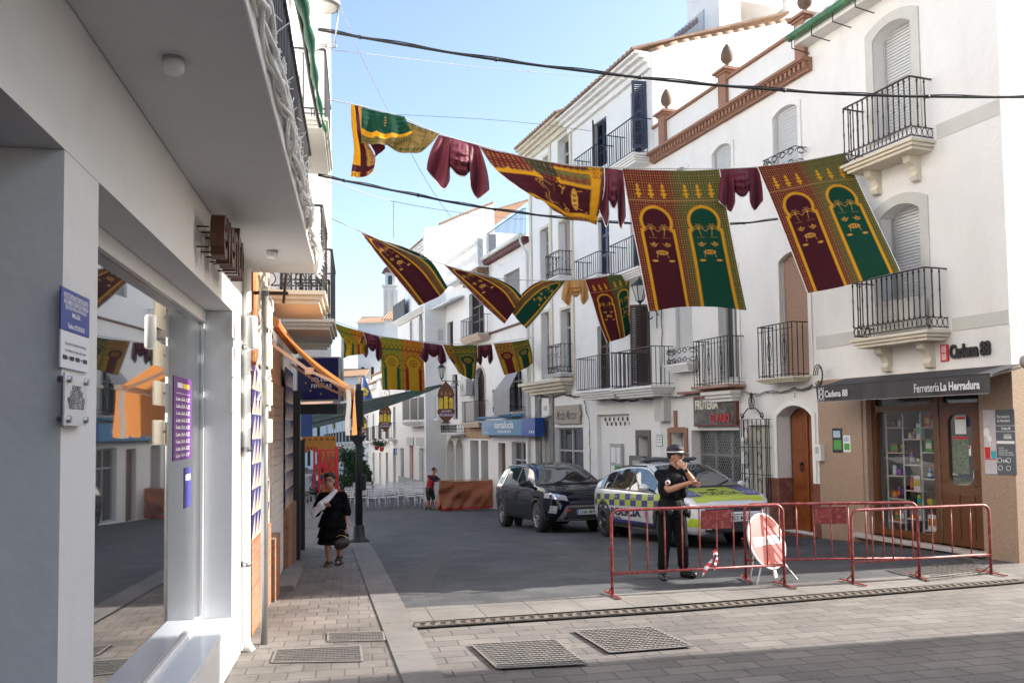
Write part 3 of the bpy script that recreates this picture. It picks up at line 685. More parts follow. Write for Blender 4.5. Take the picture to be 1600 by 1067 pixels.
# sign post with small plates
sp = on_ground(413, 1008);
t = thing('sign_post', 'grey metal post on the pavement edge carrying four small cream direction plates', 'sign post', tuple(sp))
H = at_y(411, 455, sp.y).z-sp.z
mb = MB(); mb.tube([sp, sp+Vector((0, 0, H))], .032, 14); mb.build('post', STEEL, t)
mb = MB(); mb.lathe([(.033, 0), (.033, .03), (.01, .045)], c=sp+Vector((0, 0, H)), n=14); mb.build('cap', CREAM, t)
PLT = mat('cream_sign_plate', (.74, .68, .54), .4)
for k in range(4):
 z = 3.02-k*.215-.2; c = sp + FL.n*.0 - FL.sd*.035; cz = at_y(402, 500+k*58, sp.y).z-.09
 mb = MB(); mb.fbox(Frame(sp, FL.sd, FL.n), -.34, .06, cz-.01, cz+.20, .045, .062); pl_ = mb.build('plate', PLT, t)
 mb = MB(); mb.tube([Vector((sp.x, sp.y, cz+.1)), Vector((sp.x, sp.y, cz+.1))+FL.n*.05], .012, 6); mb.build('clamp', STEEL, t)
 mb = MB(); f2 = Frame(sp, FL.sd, FL.n); ftext(mb, f2, ['Ayuntamiento', 'Museo', 'Mercado', 'Correos'][k], -.31, cz+.07, -.31+.3*(1, .5, .65, .6)[k], cz+.12, .0635, bold=.01); mb.build('lettering', INKD, pl_)
# balcony slabs of the left row
def left_balcony(label, x0, y0, y1, n_off, Ya, Yb, m, railm=IRON, style='plain', bot=True):
 pa = FL.p(0, 0, 0); a = (Ya+0)/FL.sd.y; b = Yb/FL.sd.y
 z1 = at_y(x0, y0, Ya).z; z0 = z1-.14
 mb = MB(); moulded_slab(mb, FL, a, b, z0, z1, n_off, 3, .035); o = mb.build('balcony_slab', m, L2 if Yb < 13 else L3)
 rail(FL, L2 if Yb < 13 else L3, a+.03, b-.03, z1, z1+.95, n_off-.04, m=railm, style=style)
L3 = thing('left_row_building', 'tall pale building on the left with stacked dark balconies and a blue agency sign', 'building', tuple(FL.p(s_b+1, gz(13))))
s_c = 15.6
mb = MB(); mb.fbox(FL, s_b+.01, s_c, base-.6, 12.8, -8, -.03); mb.build('wall', WHITE3, L3)
left_balcony('', 418, 452, 497, .66, 8.9, 10.3, CREAM, style='rings')
left_balcony('', 435, 497, 527, .70, 11.0, 12.8, GREYTRIM, style='plain')
left_balcony('', 447, 530, 553, .60, 12.95, 13.3, GREYTRIM)
for Y_, z_ in ((11.2, 5.9), (11.2, 8.9)):
 mb = MB(); moulded_slab(mb, FL, Y_, Y_+2.2, z_, z_+.14, .62, 3, .03); mb.build('balcony_slab', GREYTRIM, L3)
for Y_, z_ in ((11.2, 6.04), (11.2, 9.04)): rail(FL, L3, Y_+.03, Y_+2.17, z_, z_+.95, .58)
for (a, b, z0, z1) in ((s_b+.3, s_b+1.5, gz(13), 1.5), (11.7, 12.7, 3.4, 5.4), (11.7, 12.7, 6.05, 8.0)): MB().fbox(FL, a, b, z0, z1, -.029, -.01).build('window', GLASS, L3)
mb = MB(); mb.fbox(FL, s_b+.02, s_b+.22, base, 2.4, -.029, .10); mb.fbox(FL, s_b+1.55, s_b+1.75, base, 1.6, -.029, .08); mb.build('door_frame', BLACK, L3)
mb = MB(); mb.fbox(FL, s_b+1.8, s_c-.01, gz(15)-.5, gz(15)+.75, -.029, .03); mb.build('brick_dado', TERRA, L3)
# protruding tall facade further on
L4 = thing('upper_bay', 'plain white upper bay rising high behind the left balconies, over the agency sign', 'building', tuple(FL.p(15.4, gz(15.4))))
mb = MB(); pa = at_y(517, 300, 15.3); oo = (pa-FL.o).dot(FL.n)
mb.fbox(FL, 15.2, s_c+.01, 3.05, 16, -.02, oo); mb.build('wall', WHITE2, L4)
# unseen house row, added to bounce sun onto the right facades
L5 = thing('left_bounce_row', 'unseen white house row on the left, added to bounce sun onto the right facades', 'building', tuple(FL.p(40, gz(40))))
FL = Frame(FL.p(0, 0, -4.2), FL.sd, FL.n); mb = MB(); mb.fbox(FL, 17.5, 62, -4, 9.5, -8, -.5); mb.build('wall', WHITE, L5)
for a in range(6): MB().fbox(FL, 33+a*3.6, 34+a*3.6, gz(40)+.0, gz(40)+2.2, -.499, -.47).build('door', GLASS, L5); MB().fbox(FL, 33+a*3.6, 34+a*3.6, 1.4, 3.4, -.499, -.47).build('window', GLASS, L5)
FL = Frame((-1.02, 0), (-.1842, .9829), (.9829, .1842))
# blue agency sign, perpendicular to the wall
Ys = 13.7; A = at_y(463, 558, Ys); B = at_y(531, 626, Ys)
t = thing('agency_sign', 'dark blue box sign reading SELECT FINCAS in a ring of gold stars', 'sign', (A.x, Ys, B.z))
mb = MB(); mb.box(((A.x+B.x)/2, Ys+.06, (A.z+B.z)/2), (B.x-A.x, .12, A.z-B.z)); mb.build('frame', STEEL, t, bevel=.006)
mb = MB(); mb.box(((A.x+B.x)/2, Ys-.004, (A.z+B.z)/2), (B.x-A.x-.05, .012, A.z-B.z-.05)); mb.build('face', mat('navy_sign_face', (.012, .014, .09), .25), t)
mb = MB(); cx = (A.x+B.x)/2+.06; cz = (A.z+B.z)/2-.06
put_text(mb, 'SELECT', (cx-.17, Ys-.012, cz+.02), (1, 0, 0), (0, 0, 1), .34, .065, bold=.01); put_text(mb, 'FINCAS', (cx-.17, Ys-.012, cz-.09), (1, 0, 0), (0, 0, 1), .34, .065, bold=.01)
mb.build('lettering', INKW, t)
mb = MB()
for k in range(9):
 a = PI*(.05+k*.24); c = Vector((cx+.26*math.cos(a), Ys-.012, cz+.19*math.sin(a)))
 mb.add([c+Vector((.02*(1 if q % 2 == 0 else .45)*math.sin(q*PI/5), 0, .02*(1 if q % 2 == 0 else .45)*math.cos(q*PI/5))) for q in range(10)], [tuple(range(10))])
mb.build('stars', mat('gold_star', (.75, .45, .05), .5), t)
mb = MB(); mb.box(((A.x+B.x)/2-.05, Ys+.25, B.z-.13), (B.x-A.x, .5, .16)); mb.build('canopy_box', BLACK, t)
mb = MB(); p = at_y(533, 528, Ys); mb.tube([(p.x, Ys+.1, B.z), (p.x, Ys+.1, p.z)], .02, 8); mb.build('pole', STEEL, t)
# blue hanging flag board further
p0, p1 = at_y(470, 640, 17), at_y(488, 682, 17)
t = thing('blue_board', 'plain blue hanging board on the left below the green cloth', 'sign', (p0.x, 17, p1.z))
MB().box(((p0.x+p1.x)/2, 17, (p0.z+p1.z)/2), (p1.x-p0.x, .05, p0.z-p1.z)).build('board', mat('blue_board', (.03, .07, .22), .5), t)
# street lamp and brackets above left
t = thing('street_lantern', 'round glass and metal street lantern hanging at the top left above the cables', 'street lamp', tuple(FL.p(9.5, 5.6, .9)))
c = at_y(509, 12, 9.3)
mb = MB(); mb.lathe([(.16, 0), (.17, .03), (.17, .06), (.12, .12), (.03, .2)], c=c, n=20); mb.build('hood', STEEL, t)
mb = MB(); mb.lathe([(.02, -.02), (.12, -.015), (.14, .0)], c=c, n=20); mb.build('lens', PVC, t)
mb = MB(); c2 = at_y(512, 72, 9.3)
mb.tube([c+Vector((.15, 0, 0)), c2+Vector((.08, 0, .0))], .008, 6)
mb.tube([c2+Vector((.1*math.cos(q*PI/6), 0, .025*math.sin(q*PI/6))) for q in range(12)], .009, 6, closed=True)
mb.tube([FL.p(9.5, c2.z-.05, 0), FL.p(9.5, c2.z, .5), c2], .015, 6)
mb.build('bracket', STEEL, t)
# green cloth hanging on the left balconies
t = thing('green_drape', 'long rolled green cloth tied down along the left balcony railings', 'drape')
t.location = tuple(FL.p(8, 4.8, .7)); OFF[t.name] = Vector(t.location)
pts = [at_y(x, y, Y_) for x, y, Y_ in ((470, -8, 6.3), (484, 60, 7.0), (493, 130, 8.0), (503, 185, 9.0), (512, 218, 9.2))]
mb = MB();
fine = []
for a, b in zip(pts, pts[1:]): fine += [a.lerp(b, i/6) for i in range(6)]
fine.append(pts[-1])
mb.tube(fine, .04, 8, rs=[.045-.035*i/len(fine)+.012*math.sin(i*1.3) for i in range(len(fine))]); mb.build('cloth', mat('green_cloth', (.012, .10, .06), .6, var=.3, vscale=8), t)
mb = MB(); mb.tube([p+Vector((-.05, 0, .02)) for p in fine[:-3]], .02, 6); mb.build('rope', CABLE, t)
# ------------------------------------------------------------------ right row of houses
REED = mat('reed_blind', (.42, .27, .19), .8, var=.15, vscale=30)
FRAMEW = mat('grey_window_frame', (.42, .41, .40), .4)
LOUV = mat('dark_louvre_wood', (.05, .03, .025), .5, var=.2, vscale=12)
PINK = mat('pinkish_trim', (.60, .47, .38), .8, var=.05)
class House:
 def __init__(s, name, label, F, poly, m, depth=10, cat='building', back=.32, trimtop=True):
  s.F = F; s.m = m; s.poly = poly; s.holes = []; s.back = back; s.depth = depth
  a = min(p[0] for p in poly); b = max(p[0] for p in poly)
  s.a, s.b = a, b; s.zt = max(p[1] for p in poly); s.zb = min(p[1] for p in poly)
  c = F.p((a+b)/2, F.gz((a+b)/2)); s.root = thing(name, label, cat, tuple(c))
 def hole(s, r, arch=0, d=.2):
  p = arch_poly(*r, arch) if arch else rect_poly(*r); s.holes.append((p, d)); return p
 def window(s, r, kind='blind', arch=0, d=.2, m=None, trim=0, trimm=None, sill=False, name=None, tp=.025, mull=1):
  F = s.F; p = s.hole(r, arch, d); s0, s1, z0, z1 = r; o = -d
  if trim:
   q = arch_poly(s0-trim, s1+trim, z0, z1+trim, arch*(1+.5*trim)) if arch else rect_poly(s0-trim, s1+trim, z0, z1+trim)
   mb = MB(); q = [(a, max(z, z0)) for a, z in q]
   pin = [(a, z) if z > z0+1e-6 else (a, z0-1e-4) for a, z in p]
   # ring: outer minus inner
   n = len(p)
   tri_in = p; ring_o = q
   mb.add([F.p(a, z, tp) for a, z in ring_o]+[F.p(a, z, tp) for a, z in tri_in], [(i, (i+1) % n, n+(i+1) % n, n+i) for i in range(1, n)])
   mb.add([F.p(a, z, tp) for a, z in ring_o]+[F.p(a, z, 0) for a, z in ring_o], [(i, (i+1) % n, n+(i+1) % n, n+i) for i in range(1, n)])
   mb.add([F.p(a, z, tp) for a, z in tri_in]+[F.p(a, z, 0) for a, z in tri_in], [(i, (i+1) % n, n+(i+1) % n, n+i) for i in range(1, n)])
   mb.build('window_trim', trimm or GREYTRIM, s.root)
  mb = MB()
  if kind == 'blind' or kind == 'reed':
   st = .055 if kind == 'blind' else .035
   z = z0; w = o+.02
   mb.fbox(F, s0, s1, z0, z1, o-.03, o-.01)
   while z < z1:
    mb.add([F.p(s0+.03, z, w+.012), F.p(s1-.03, z, w+.012), F.p(s1-.03, z+st*.86, w), F.p(s0+.03, z+st*.86, w)], [(0, 1, 2, 3)]);
    mb.add([F.p(s0+.03, z, w+.012), F.p(s1-.03, z, w+.012), F.p(s1-.03, z, w-.012), F.p(s0+.03, z, w-.012)], [(0, 1, 2, 3)]); z += st
   win = mb.build(name or 'window', m or (BLIND if kind == 'blind' else REED), s.root)
   fb = MB(); fb.fbox(F, s0, s0+.04, z0, z1, o-.01, o+.05); fb.fbox(F, s1-.04, s1, z0, z1, o-.01, o+.05); fb.build('frame', FRAMEW, win)
  elif kind == 'glass':
   fm = m or FRAMEW
   mb.fbox(F, s0, s0+.06, z0, z1, o, o+.06); mb.fbox(F, s1-.06, s1, z0, z1, o, o+.06); mb.fbox(F, s0+.06, s1-.06, z1-.06, z1, o, o+.06); mb.fbox(F, s0+.06, s1-.06, z0, z0+.08, o, o+.06)
   for k in range(1, mull+1): c = s0+(s1-s0)*k/(mull+1); mb.fbox(F, c-.035, c+.035, z0+.08, z1-.06, o+.002, o+.058)
   if z1-z0 > 1.5: mb.fbox(F, s0+.06, s1-.06, z0+(z1-z0)*.72, z0+(z1-z0)*.72+.06, o+.003, o+.055)
   win = mb.build(name or 'window', fm, s.root)
   MB().fbox(F, s0, s1, z0, z1, o-.02, o-.002).build('pane', GLASS, win)
  elif kind == 'louvre':
   mm = m or LOUV; c = (s0+s1)/2
   for a, b in ((s0, c-.005), (c+.005, s1)):
    mb.fbox(F, a, a+.06, z0, z1, o, o+.05); mb.fbox(F, b-.06, b, z0, z1, o, o+.05)
    for zz in (z0, z0+(z1-z0)*.33, z0+(z1-z0)*.66, z1-.08): mb.fbox(F, a+.06, b-.06, zz, zz+.08, o+.001, o+.049)
    z = z0+.1
    while z < z1-.1: mb.add([F.p(a+.06, z, o+.045), F.p(b-.06, z, o+.045), F.p(b-.06, z+.05, o+.01), F.p(a+.06, z+.05, o+.01)], [(0, 1, 2, 3)]); z += .06
   mb.fbox(F, s0, s1, z0, z1, o-.03, o-.01)
   win = mb.build(name or 'shutter', mm, s.root)
  elif kind == 'dark':
   win = mb.fbox(F, s0, s1, z0, z1, o-.03, o-.01).build(name or 'doorway', m or DARK, s.root)
  else: win = None
  if sill:
   MB().fbox(F, s0-.08, s1+.08, z0-.07, z0-.001, 0.001, .07).build('sill', s.m, s.root)
  return win
 def leaf(s, a, z0, z1, w, ang, m=None):
  """an open shutter leaf hinged at a, swung out; ang 90 is square to the wall"""
  F = s.F; d = F.sd*math.cos(math.radians(ang)) + F.n*math.sin(math.radians(ang)); f2 = Frame(F.p(a, 0, .02), d, F.n*math.cos(math.radians(ang))-F.sd*math.sin(math.radians(ang)))
  mb = MB(); mb.fbox(f2, 0, .06, z0, z1, -.02, .02); mb.fbox(f2, w-.06, w, z0, z1, -.02, .02)
  for zz in (z0, z0+(z1-z0)*.4, z1-.08): mb.fbox(f2, .06, w-.06, zz, zz+.08, -.019, .019)
  z = z0+.1
  while z < z1-.1: mb.add([f2.p(.06, z, .018), f2.p(w-.06, z, .018), f2.p(w-.06, z+.05, -.018), f2.p(.06, z+.05, -.018)], [(0, 1, 2, 3)]); z += .055
  return mb.build('shutter_leaf', m or LOUV, s.root)
 def finish(s, roof=None):
  F = s.F; mb = MB(); P = s.poly; n = len(P)
  by = {}
  wall_mesh(mb, F, P, [h for h, d in s.holes], 0.0, .2)
  # deeper reveals for openings that need them
  for h, d in s.holes:
   if d > .2:
    k = len(h); mb.add([F.p(a, z, -.2) for a, z in h]+[F.p(a, z, -d) for a, z in h], [(i, (i+1) % k, k+(i+1) % k, k+i) for i in range(k)])
  mb.add([F.p(a, z, 0) for a, z in P]+[F.p(a, z, -s.depth) for a, z in P], [(i, (i+1) % n, n+(i+1) % n, n+i) for i in range(n)] + [tuple(range(n, 2*n))])
  mb.mat(DARK) if False else None
  s.wall = mb.build('wall', s.m, s.root); return s.wall
def balcony(H, xl, xr, y_rail, y_floor, off, style='plain', slab=.16, m=None, slabm=None, ext=.06, steps=3, corbels=0, gap=.12, sside=.04):
 """front corners at pixel xl/xr; rail top / floor given at the middle pixel column"""
 F = H.F; ym = (y_rail+y_floor)/2; a = F.px(xl, ym, off)[0]; b = F.px(xr, ym, off)[0]; xm = (xl+xr)/2
 zt = F.px(xm, y_rail, off)[1]; zf = F.px(xm, y_floor, off)[1]; s0, s1 = min(a, b), max(a, b)
 mb = MB(); moulded_slab(mb, F, s0-ext, s1+ext, zf-slab, zf, off+ext, steps, sside); mb.build('balcony_slab', slabm or H.m, H.root, bevel=.008)
 rail(F, H.root, s0, s1, zf, zt, off, m=m, style=style, gap=gap)
 for k in range(corbels):
  c = s0+(s1-s0)*((.22, .80)[k])
  prof = [(0.001, zf-slab-.42), (.10, zf-slab-.40), (.13, zf-slab-.33), (.09, zf-slab-.26), (.14, zf-slab-.17), (.24, zf-slab-.10), (.27, zf-slab-.002), (0.001, zf-slab-.002)]
  n = len(prof); vs = [F.p(c-.07, z, o) for o, z in prof]+[F.p(c+.07, z, o) for o, z in prof]
  MB().add(vs, [(i, (i+1) % n, n+(i+1) % n, n+i) for i in range(n)]+[tuple(range(n)), tuple(reversed(range(n, 2*n)))]).build('corbel', slabm or H.m, H.root)
 return s0, s1, zf, zt
def tile_roof(mb, F, s0, s1, z, off, back, slope, pitch=.24, r=.085):
 """rows of barrel tiles running back from the eave"""
 n = max(1, int((s1-s0)/pitch)); L = back+off
 for i in range(n):
  c = s0+(s1-s0)*(i+.5)/n
  row = []
  for (o, zz) in ((off, z), (off-L, z+L*slope)):
   row.append([F.p(c+r*1.12*math.cos(PI*k/6), zz+r*math.sin(PI*k/6), o) for k in range(7)])
  mb.grid(row); mb.add([F.p(c, z, off+.001)]+row[0], [(0, k+1, k+2) for k in range(6)])
 mb.add([F.p(s0, z-.01, off), F.p(s1, z-.01, off), F.p(s1, z-.01+L*slope, off-L), F.p(s0, z-.01+L*slope, off-L)], [(0, 1, 2, 3)])
def zat(x, y, off=0): return FR.px(x, y, off)[1]
def sat(x, y=700, off=0): return FR.px(x, y, off)[0]
# ================= house 1: hardware shop
sA, sB = sat(1590, 800), sat(1281, 700)
z_eave = zat(1290, 30, .3); zg = gz(14)
H1 = House('hardware_shop_building', 'cream white corner house with pale grey window surrounds over the hardware shop', FR, rect_poly(sA, sB, -1, z_eave), WHITE, depth=9)
zgr = zat(1420, 583)
# ground floor opening for the shop front
rS = list(FR.rect(1350, 625, 1535, 850)); rS[2] = FR.px(1440, 846)[1]; rS[3] = zgr-.22
H1.hole(tuple(rS), 0, .2)
g = MB(); F = FR
# granite cladding with the same opening
wall_mesh(g, FR, rect_poly(sA-.015, sB, -1, zgr), [rect_poly(*rS)], .022, .2)
g.add([FR.p(sA-.015, -1, .022), FR.p(sA-.015, zgr, .022), FR.p(sA-.015, zgr, -6), FR.p(sA-.015, -1, -6)], [(0, 1, 2, 3)])
g.add([FR.p(sA-.015, zgr, .022), FR.p(sB, zgr, .022), FR.p(sB, zgr, 0), FR.p(sA-.015, zgr, 0)], [(0, 1, 2, 3)])
g.build('granite_cladding', GRANITE, H1.root)
ru = FR.rect(1366, 33, 1426, 216); H1.window((ru[0], ru[1], ru[2], ru[3]), 'blind', .16, .28, trim=.17, trimm=GREYTRIM)
rl = FR.rect(1379, 318, 1441, 522); H1.window((rl[0], rl[1], rl[2], rl[3]), 'blind', .16, .28, trim=.17, trimm=GREYTRIM)
b1 = balcony(H1, 1318, 1423, 144, 238, .46, 'rings', m=IRON2, slabm=CREAM, corbels=2, gap=.105)
b2 = balcony(H1, 1333, 1446, 430, 523, .46, 'rings', m=IRON2, slabm=CREAM, corbels=2, gap=.105)
for (za, zb_, aa, bb) in ((zat(1520, 172), zat(1520, 196), sA, b1[0]-.08), (zat(1530, 491), zat(1530, 512), sA, b2[0]-.08), (zat(1310, 521), zat(1310, 541), b2[1]+.08, sB-.0)):
 MB().fbox(FR, aa, bb, zb_, za, .001, .012).build('string_course', GREYTRIM, H1.root)
H1.finish()
mb = MB(); mb.tube([FR.p(sA-.2, z_eave+.02, .40), FR.p(sB+.05, z_eave+.02, .40)], .075, 12); mb.build('gutter', mat('green_gutter', (.05, .17, .07), .45, var=.5, vscale=5, dirt=(.35, .2, .12), dscale=4, damt=.5), H1.root)
mb = MB()
for i in range(6):
 a = sB-.05-i*.55; mb.bar(FR.p(a, z_eave-.22, .42), FR.p(a, z_eave+.02, .42), .014); mb.bar(FR.p(a, z_eave-.22, .42), FR.p(a, z_eave-.26, .0), .014)
mb.build('gutter_brackets', IRON, H1.root)
mb = MB(); tile_roof(mb, FR, sA-.1, sB, z_eave+.10, .34, 4, .35, .25, .10); mb.build('roof', mat('white_roof_tile', (.6, .55, .5), .8, var=.3, vscale=3, dirt=(.3, .18, .1), dscale=3, damt=.7), H1.root)
mb = MB(); mb.fbox(FR, sA-.1, sB, z_eave-.12, z_eave-.001, 0.001, .3); mb.build('eaves', WHITE, H1.root)
# letters on the wall
ra = FR.px(1469, 549, .03); rb = FR.px(1547, 545, .03)
t = thing('wall_sign', 'black wall letters Cadena 88 with a red square logo on the white wall', 'sign', tuple(FR.p(ra[0], ra[1], 0)))
zc0, zc1 = FR.px(1515, 556)[1], FR.px(1515, 538)[1]
sL = FR.px(1469, 548, .03)[0]; sM = FR.px(1481, 548, .03)[0]; sR = FR.px(1547, 543, .03)[0]
mb = MB(); mb.fbox(FR, sL, sM, zc0-.05, zc0+.22, .002, .035); mb.build('logo_square', RED, t, bevel=.01)
mb = MB(); ftext(mb, FR, '88', sL-.03, zc0+.09, sM+.03, zc0+.2, .0362, bold=.0); ftext(mb, FR, '88', sL-.03, zc0-.03, sM+.03, zc0+.075, .0362, bold=.0); mb.build('logo_digits', INKW, t)
mb = MB(); ftext(mb, FR, 'Cadena 88', sM-.04, zc0-.02, sR, zc0+.20, .01, bold=.035, depth=.04); mb.build('lettering', BLACK, t)
# shop front: wooden frame, window, door
t = H1.root; s0, s1, z0, z1 = rS
sp_ = sat(1469, 740, -.15); sdoor0, sdoor1 = sat(1470, 740, -.15), sat(1527, 740, -.15)
# note: s grows away from the camera, so larger pixels are smaller s
z_tr = FR.px(1440, 637, -.12)[1]
def rounded(s0, s1, z0, z1, r=.12, n=5):
 P = []
 for (cx, cz, a0) in ((s1-r, z0+r, -PI/2), (s1-r, z1-r, 0), (s0+r, z1-r, PI/2), (s0+r, z0+r, PI)):
  P += [(cx+r*math.cos(a0+PI/2*k/n), cz+r*math.sin(a0+PI/2*k/n)) for k in range(n+1)]
 return P
sw0, sw1 = sat(1467, 740, -.12), s1-.16      # display window part
fr = MB(); wall_mesh(fr, FR, rect_poly(sw0-.02, s1-.09, z0, z1), [rounded(sw0+.08, sw1-.02, z0+.12, z_tr-.05), rounded(sw0+.08, sw1-.02, z_tr+.06, z1+.2, .05)] if False else [rounded(sw0+.08, sw1-.02, z0+.12, z_tr-.05), rounded(sw0+.08, sw1-.02, z_tr+.05, z1-.03, .08)], -.12, .08)
wf = fr.build('window', WOOD, t)
MB().fbox(FR, sw0, s1-.09, z0+.05, z1-.01, -.19, -.185).build('pane', shop_glass('clear_shop_glass'), wf)
fr = MB(); dA, dB = s0+.12, sw0-.021
wall_mesh(fr, FR, rect_poly(dA, dB, z0-.02, z_tr), [rounded(dA+.16, dB-.16, z0+.95, z_tr-.12, .14)], -.14, .05)
for (a, b) in ((dA+.14, (dA+dB)/2-.03), ((dA+dB)/2+.03, dB-.14)): fr.fbox(FR, a, b, z0+.12, z0+.8, -.139, -.125)
dr = fr.build('door', WOOD, t); MB().fbox(FR, dA+.1, dB-.1, z0+.9, z_tr-.1, -.182, -.176).build('pane', GLASS, dr)
MB().tube([FR.p(dA+.1, z0+.95, -.13), FR.p(dA+.1, z0+.95, -.08), FR.p(dA+.1, z0+1.2, -.08), FR.p(dA+.1, z0+1.2, -.13)], .01, 6).build('handle', STEEL, dr)
fr = MB(); wall_mesh(fr, FR, rect_poly(s0+.02, dB, z_tr+.002, z1), [rounded(s0+.1, dB-.08, z_tr+.06, z1-.03, .08)], -.13, .05); tw = fr.build('transom', WOOD, t); MB().fbox(FR, s0+.04, dB, z_tr+.03, z1, -.18, -.175).build('pane', GLASS, tw)
MB().fbox(FR, s1-.089, s1-.001, z0, z1, -.3, -.002).build('jamb', GRANITE, t)
# inside of the display window
ins = MB(); wdt = (sw1-.02)-(sw0+.08)
ins.fbox(FR, s0, s1, z0-.1, z1+.1, -1.4, -1.35); ins.fbox(FR, s0, s1, z0-.14, z0-.04, -1.35, -.21); ins.fbox(FR, s0, s1, z1+.1, z1+.14, -1.35, -.21); ins.fbox(FR, s1+.0, s1+.03, z0, z1, -1.35, -.2); ins.fbox(FR, sw0-.06, sw0-.03, z0, z1, -1.35, -.2)
ins.build('display_box', mat('display_interior', (.45, .42, .38), .8), t)
mb = MB(); mb.fbox(FR, s0-.05, s1+.22, z0-.07, z0-.002, -.12, .16); mb.build('step', mat('pale_marble_step', (.5, .44, .40), .3, var=.1), t, bevel=.006)
# steel shelving and the goods on it
SHS = sw0+.13, sw1-.08
shelf = thing('shelving', 'white metal shelving behind the shop window glass', 'shelves', tuple(FR.p((SHS[0]+SHS[1])/2, z0, -.6)))
cols = [SHS[1]-(SHS[1]-SHS[0])*k/3 for k in range(4)]; hgt = z_tr-z0-.2
WM = mat('white_shelf_metal', (.7, .7, .68), .4)
for k in range(4):
 a = cols[k]; MB().bar(FR.p(a, z0+.06, -.3), FR.p(a, z_tr-.08, -.3), .022).build('upright', WM, shelf)
rows = []
lv = {0: (.06, .26, .46, .66, .88), 1: (.10, .21, .34, .56, .78), 2: (.02, .22, .45, .67, .88)}
for c in range(3):
 for f in lv[c]:
  z = z0+.1+hgt*f; MB().fbox(FR, cols[c+1]+.012, cols[c]-.012, z, z+.018, -.55, -.28).build('shelf', WM, shelf); rows.append((c, z+.018))
palette = {'white': (.75, .75, .73), 'red': (.5, .03, .03), 'blue': (.05, .15, .45), 'green': (.08, .35, .07), 'yellow': (.65, .5, .05), 'black': (.03, .03, .03), 'orange': (.6, .2, .03), 'brown': (.22, .1, .04), 'grey': (.3, .3, .32), 'turquoise': (.05, .4, .42), 'lime': (.35, .5, .04), 'purple': (.2, .05, .3)}
PM = {k: mat('pack_'+k, v, .35, var=.1, vscale=20) for k, v in palette.items()}
random.seed(21)
kinds = ['carton', 'bottle', 'tin', 'carton', 'kettle', 'carton', 'jar']
names = list(palette); combos = set()
colname = ['left', 'middle', 'right'];
for c, z in rows:
 a = cols[c]-.06; ri = sorted([q for cc, q in rows if cc == c], reverse=True).index(z); rown = ['top', 'second', 'third', 'fourth', 'lowest'][ri]; n = 0
 while a > cols[c+1]+.10 and n < 7:
  kd = random.choice(kinds); cn = random.choice(names); w_ = random.uniform(.08, .18); h_ = random.uniform(.12, .27); a -= w_/2
  key = (kd, cn, c, ri)
  if key in combos: a += w_/2; continue
  combos.add(key); n += 1
  lab = '%s %s on the %s shelf of the %s column in the hardware shop window' % (cn, kd, rown, colname[c])
  t2 = thing(kd, lab, kd, tuple(FR.p(a, z, -.36)), group='goods in the hardware shop window')
  if kd == 'carton':
   MB().fbox(FR, a-w_/2+.006, a+w_/2-.006, z+.001, z+h_, -.42, -.32).build('box', PM[cn], t2, bevel=.003)
   MB().fbox(FR, a-w_/2+.018, a+w_/2-.018, z+h_*.3, z+h_*.75, -.3199, -.3185).build('printed_panel', PM[random.choice([q for q in names if q != cn])], t2)
  elif kd == 'kettle':
   MB().lathe([(.001, .001), (.055, .004), (.06, .03), (.045, .10), (.03, .125), (.001, .13)], c=FR.p(a, z, -.36), n=12).build('body', PM[cn], t2)
   MB().tube([FR.p(a-.05, z+.03, -.36), FR.p(a-.09, z+.05, -.36), FR.p(a-.085, z+.11, -.36), FR.p(a-.035, z+.12, -.36)], .008, 6).build('handle', PM['black'], t2)
   MB().tube([FR.p(a+.04, z+.05, -.36), FR.p(a+.085, z+.11, -.36)], .011, 6).build('spout', PM[cn], t2)
  else:
   r = min(w_/2-.01, .045); hh = h_*(.7 if kd != 'bottle' else 1.0)
   prof = [(.001, .001), (r, .003), (r, hh*.62), (r*.42, hh*.78), (r*.4, hh*.9), (.001, hh*.9)] if kd == 'bottle' else [(.001, .001), (r, .003), (r, hh*.85), (r*.9, hh*.88), (.001, hh*.88)]
   MB().lathe(prof, c=FR.p(a, z, -.36), n=12).build('body', PM[cn], t2)
   MB().lathe([(r*(.45 if kd == 'bottle' else .97), hh*.86), (r*(.45 if kd == 'bottle' else .97), hh), (.001, hh*1.005)], c=FR.p(a, z, -.36), n=12).build('cap', PM[random.choice(['white', 'red', 'black'])], t2)
   MB().lathe([(r*1.01, hh*.2), (r*1.01, hh*.5)], c=FR.p(a, z, -.36), n=12, cap=False).build('label_band', PM[random.choice(names)], t2)
  a -= w_/2+random.uniform(.0, .02)
# papers on the door glass
for lab, (x0, y0, x1, y1), m_ in (('white price list taped inside the hardware shop door glass', (1492, 650, 1509, 678), INKW), ('poster with a red heading on the hardware shop door glass', (1489, 681, 1514, 740), mat('poster_green_print', (.16, .2, .15), .5, var=.6, vscale=25)), ('small opening sign near the handle of the hardware shop door', (1513, 696, 1517, 712), INKW)):
 r = FR.rect(x0, y0, x1, y1, -.17); t2 = thing('door_notice', lab, 'notice', tuple(FR.p(r[0], r[2], -.17)))
 MB().fbox(FR, r[0], r[1], r[2], r[3], -.1755, -.173).build('sheet', m_, t2)
 MB().fbox(FR, r[0]+.01, r[1]-.01, r[3]-.05, r[3]-.01, -.1729, -.172).build('heading', RED, t2)
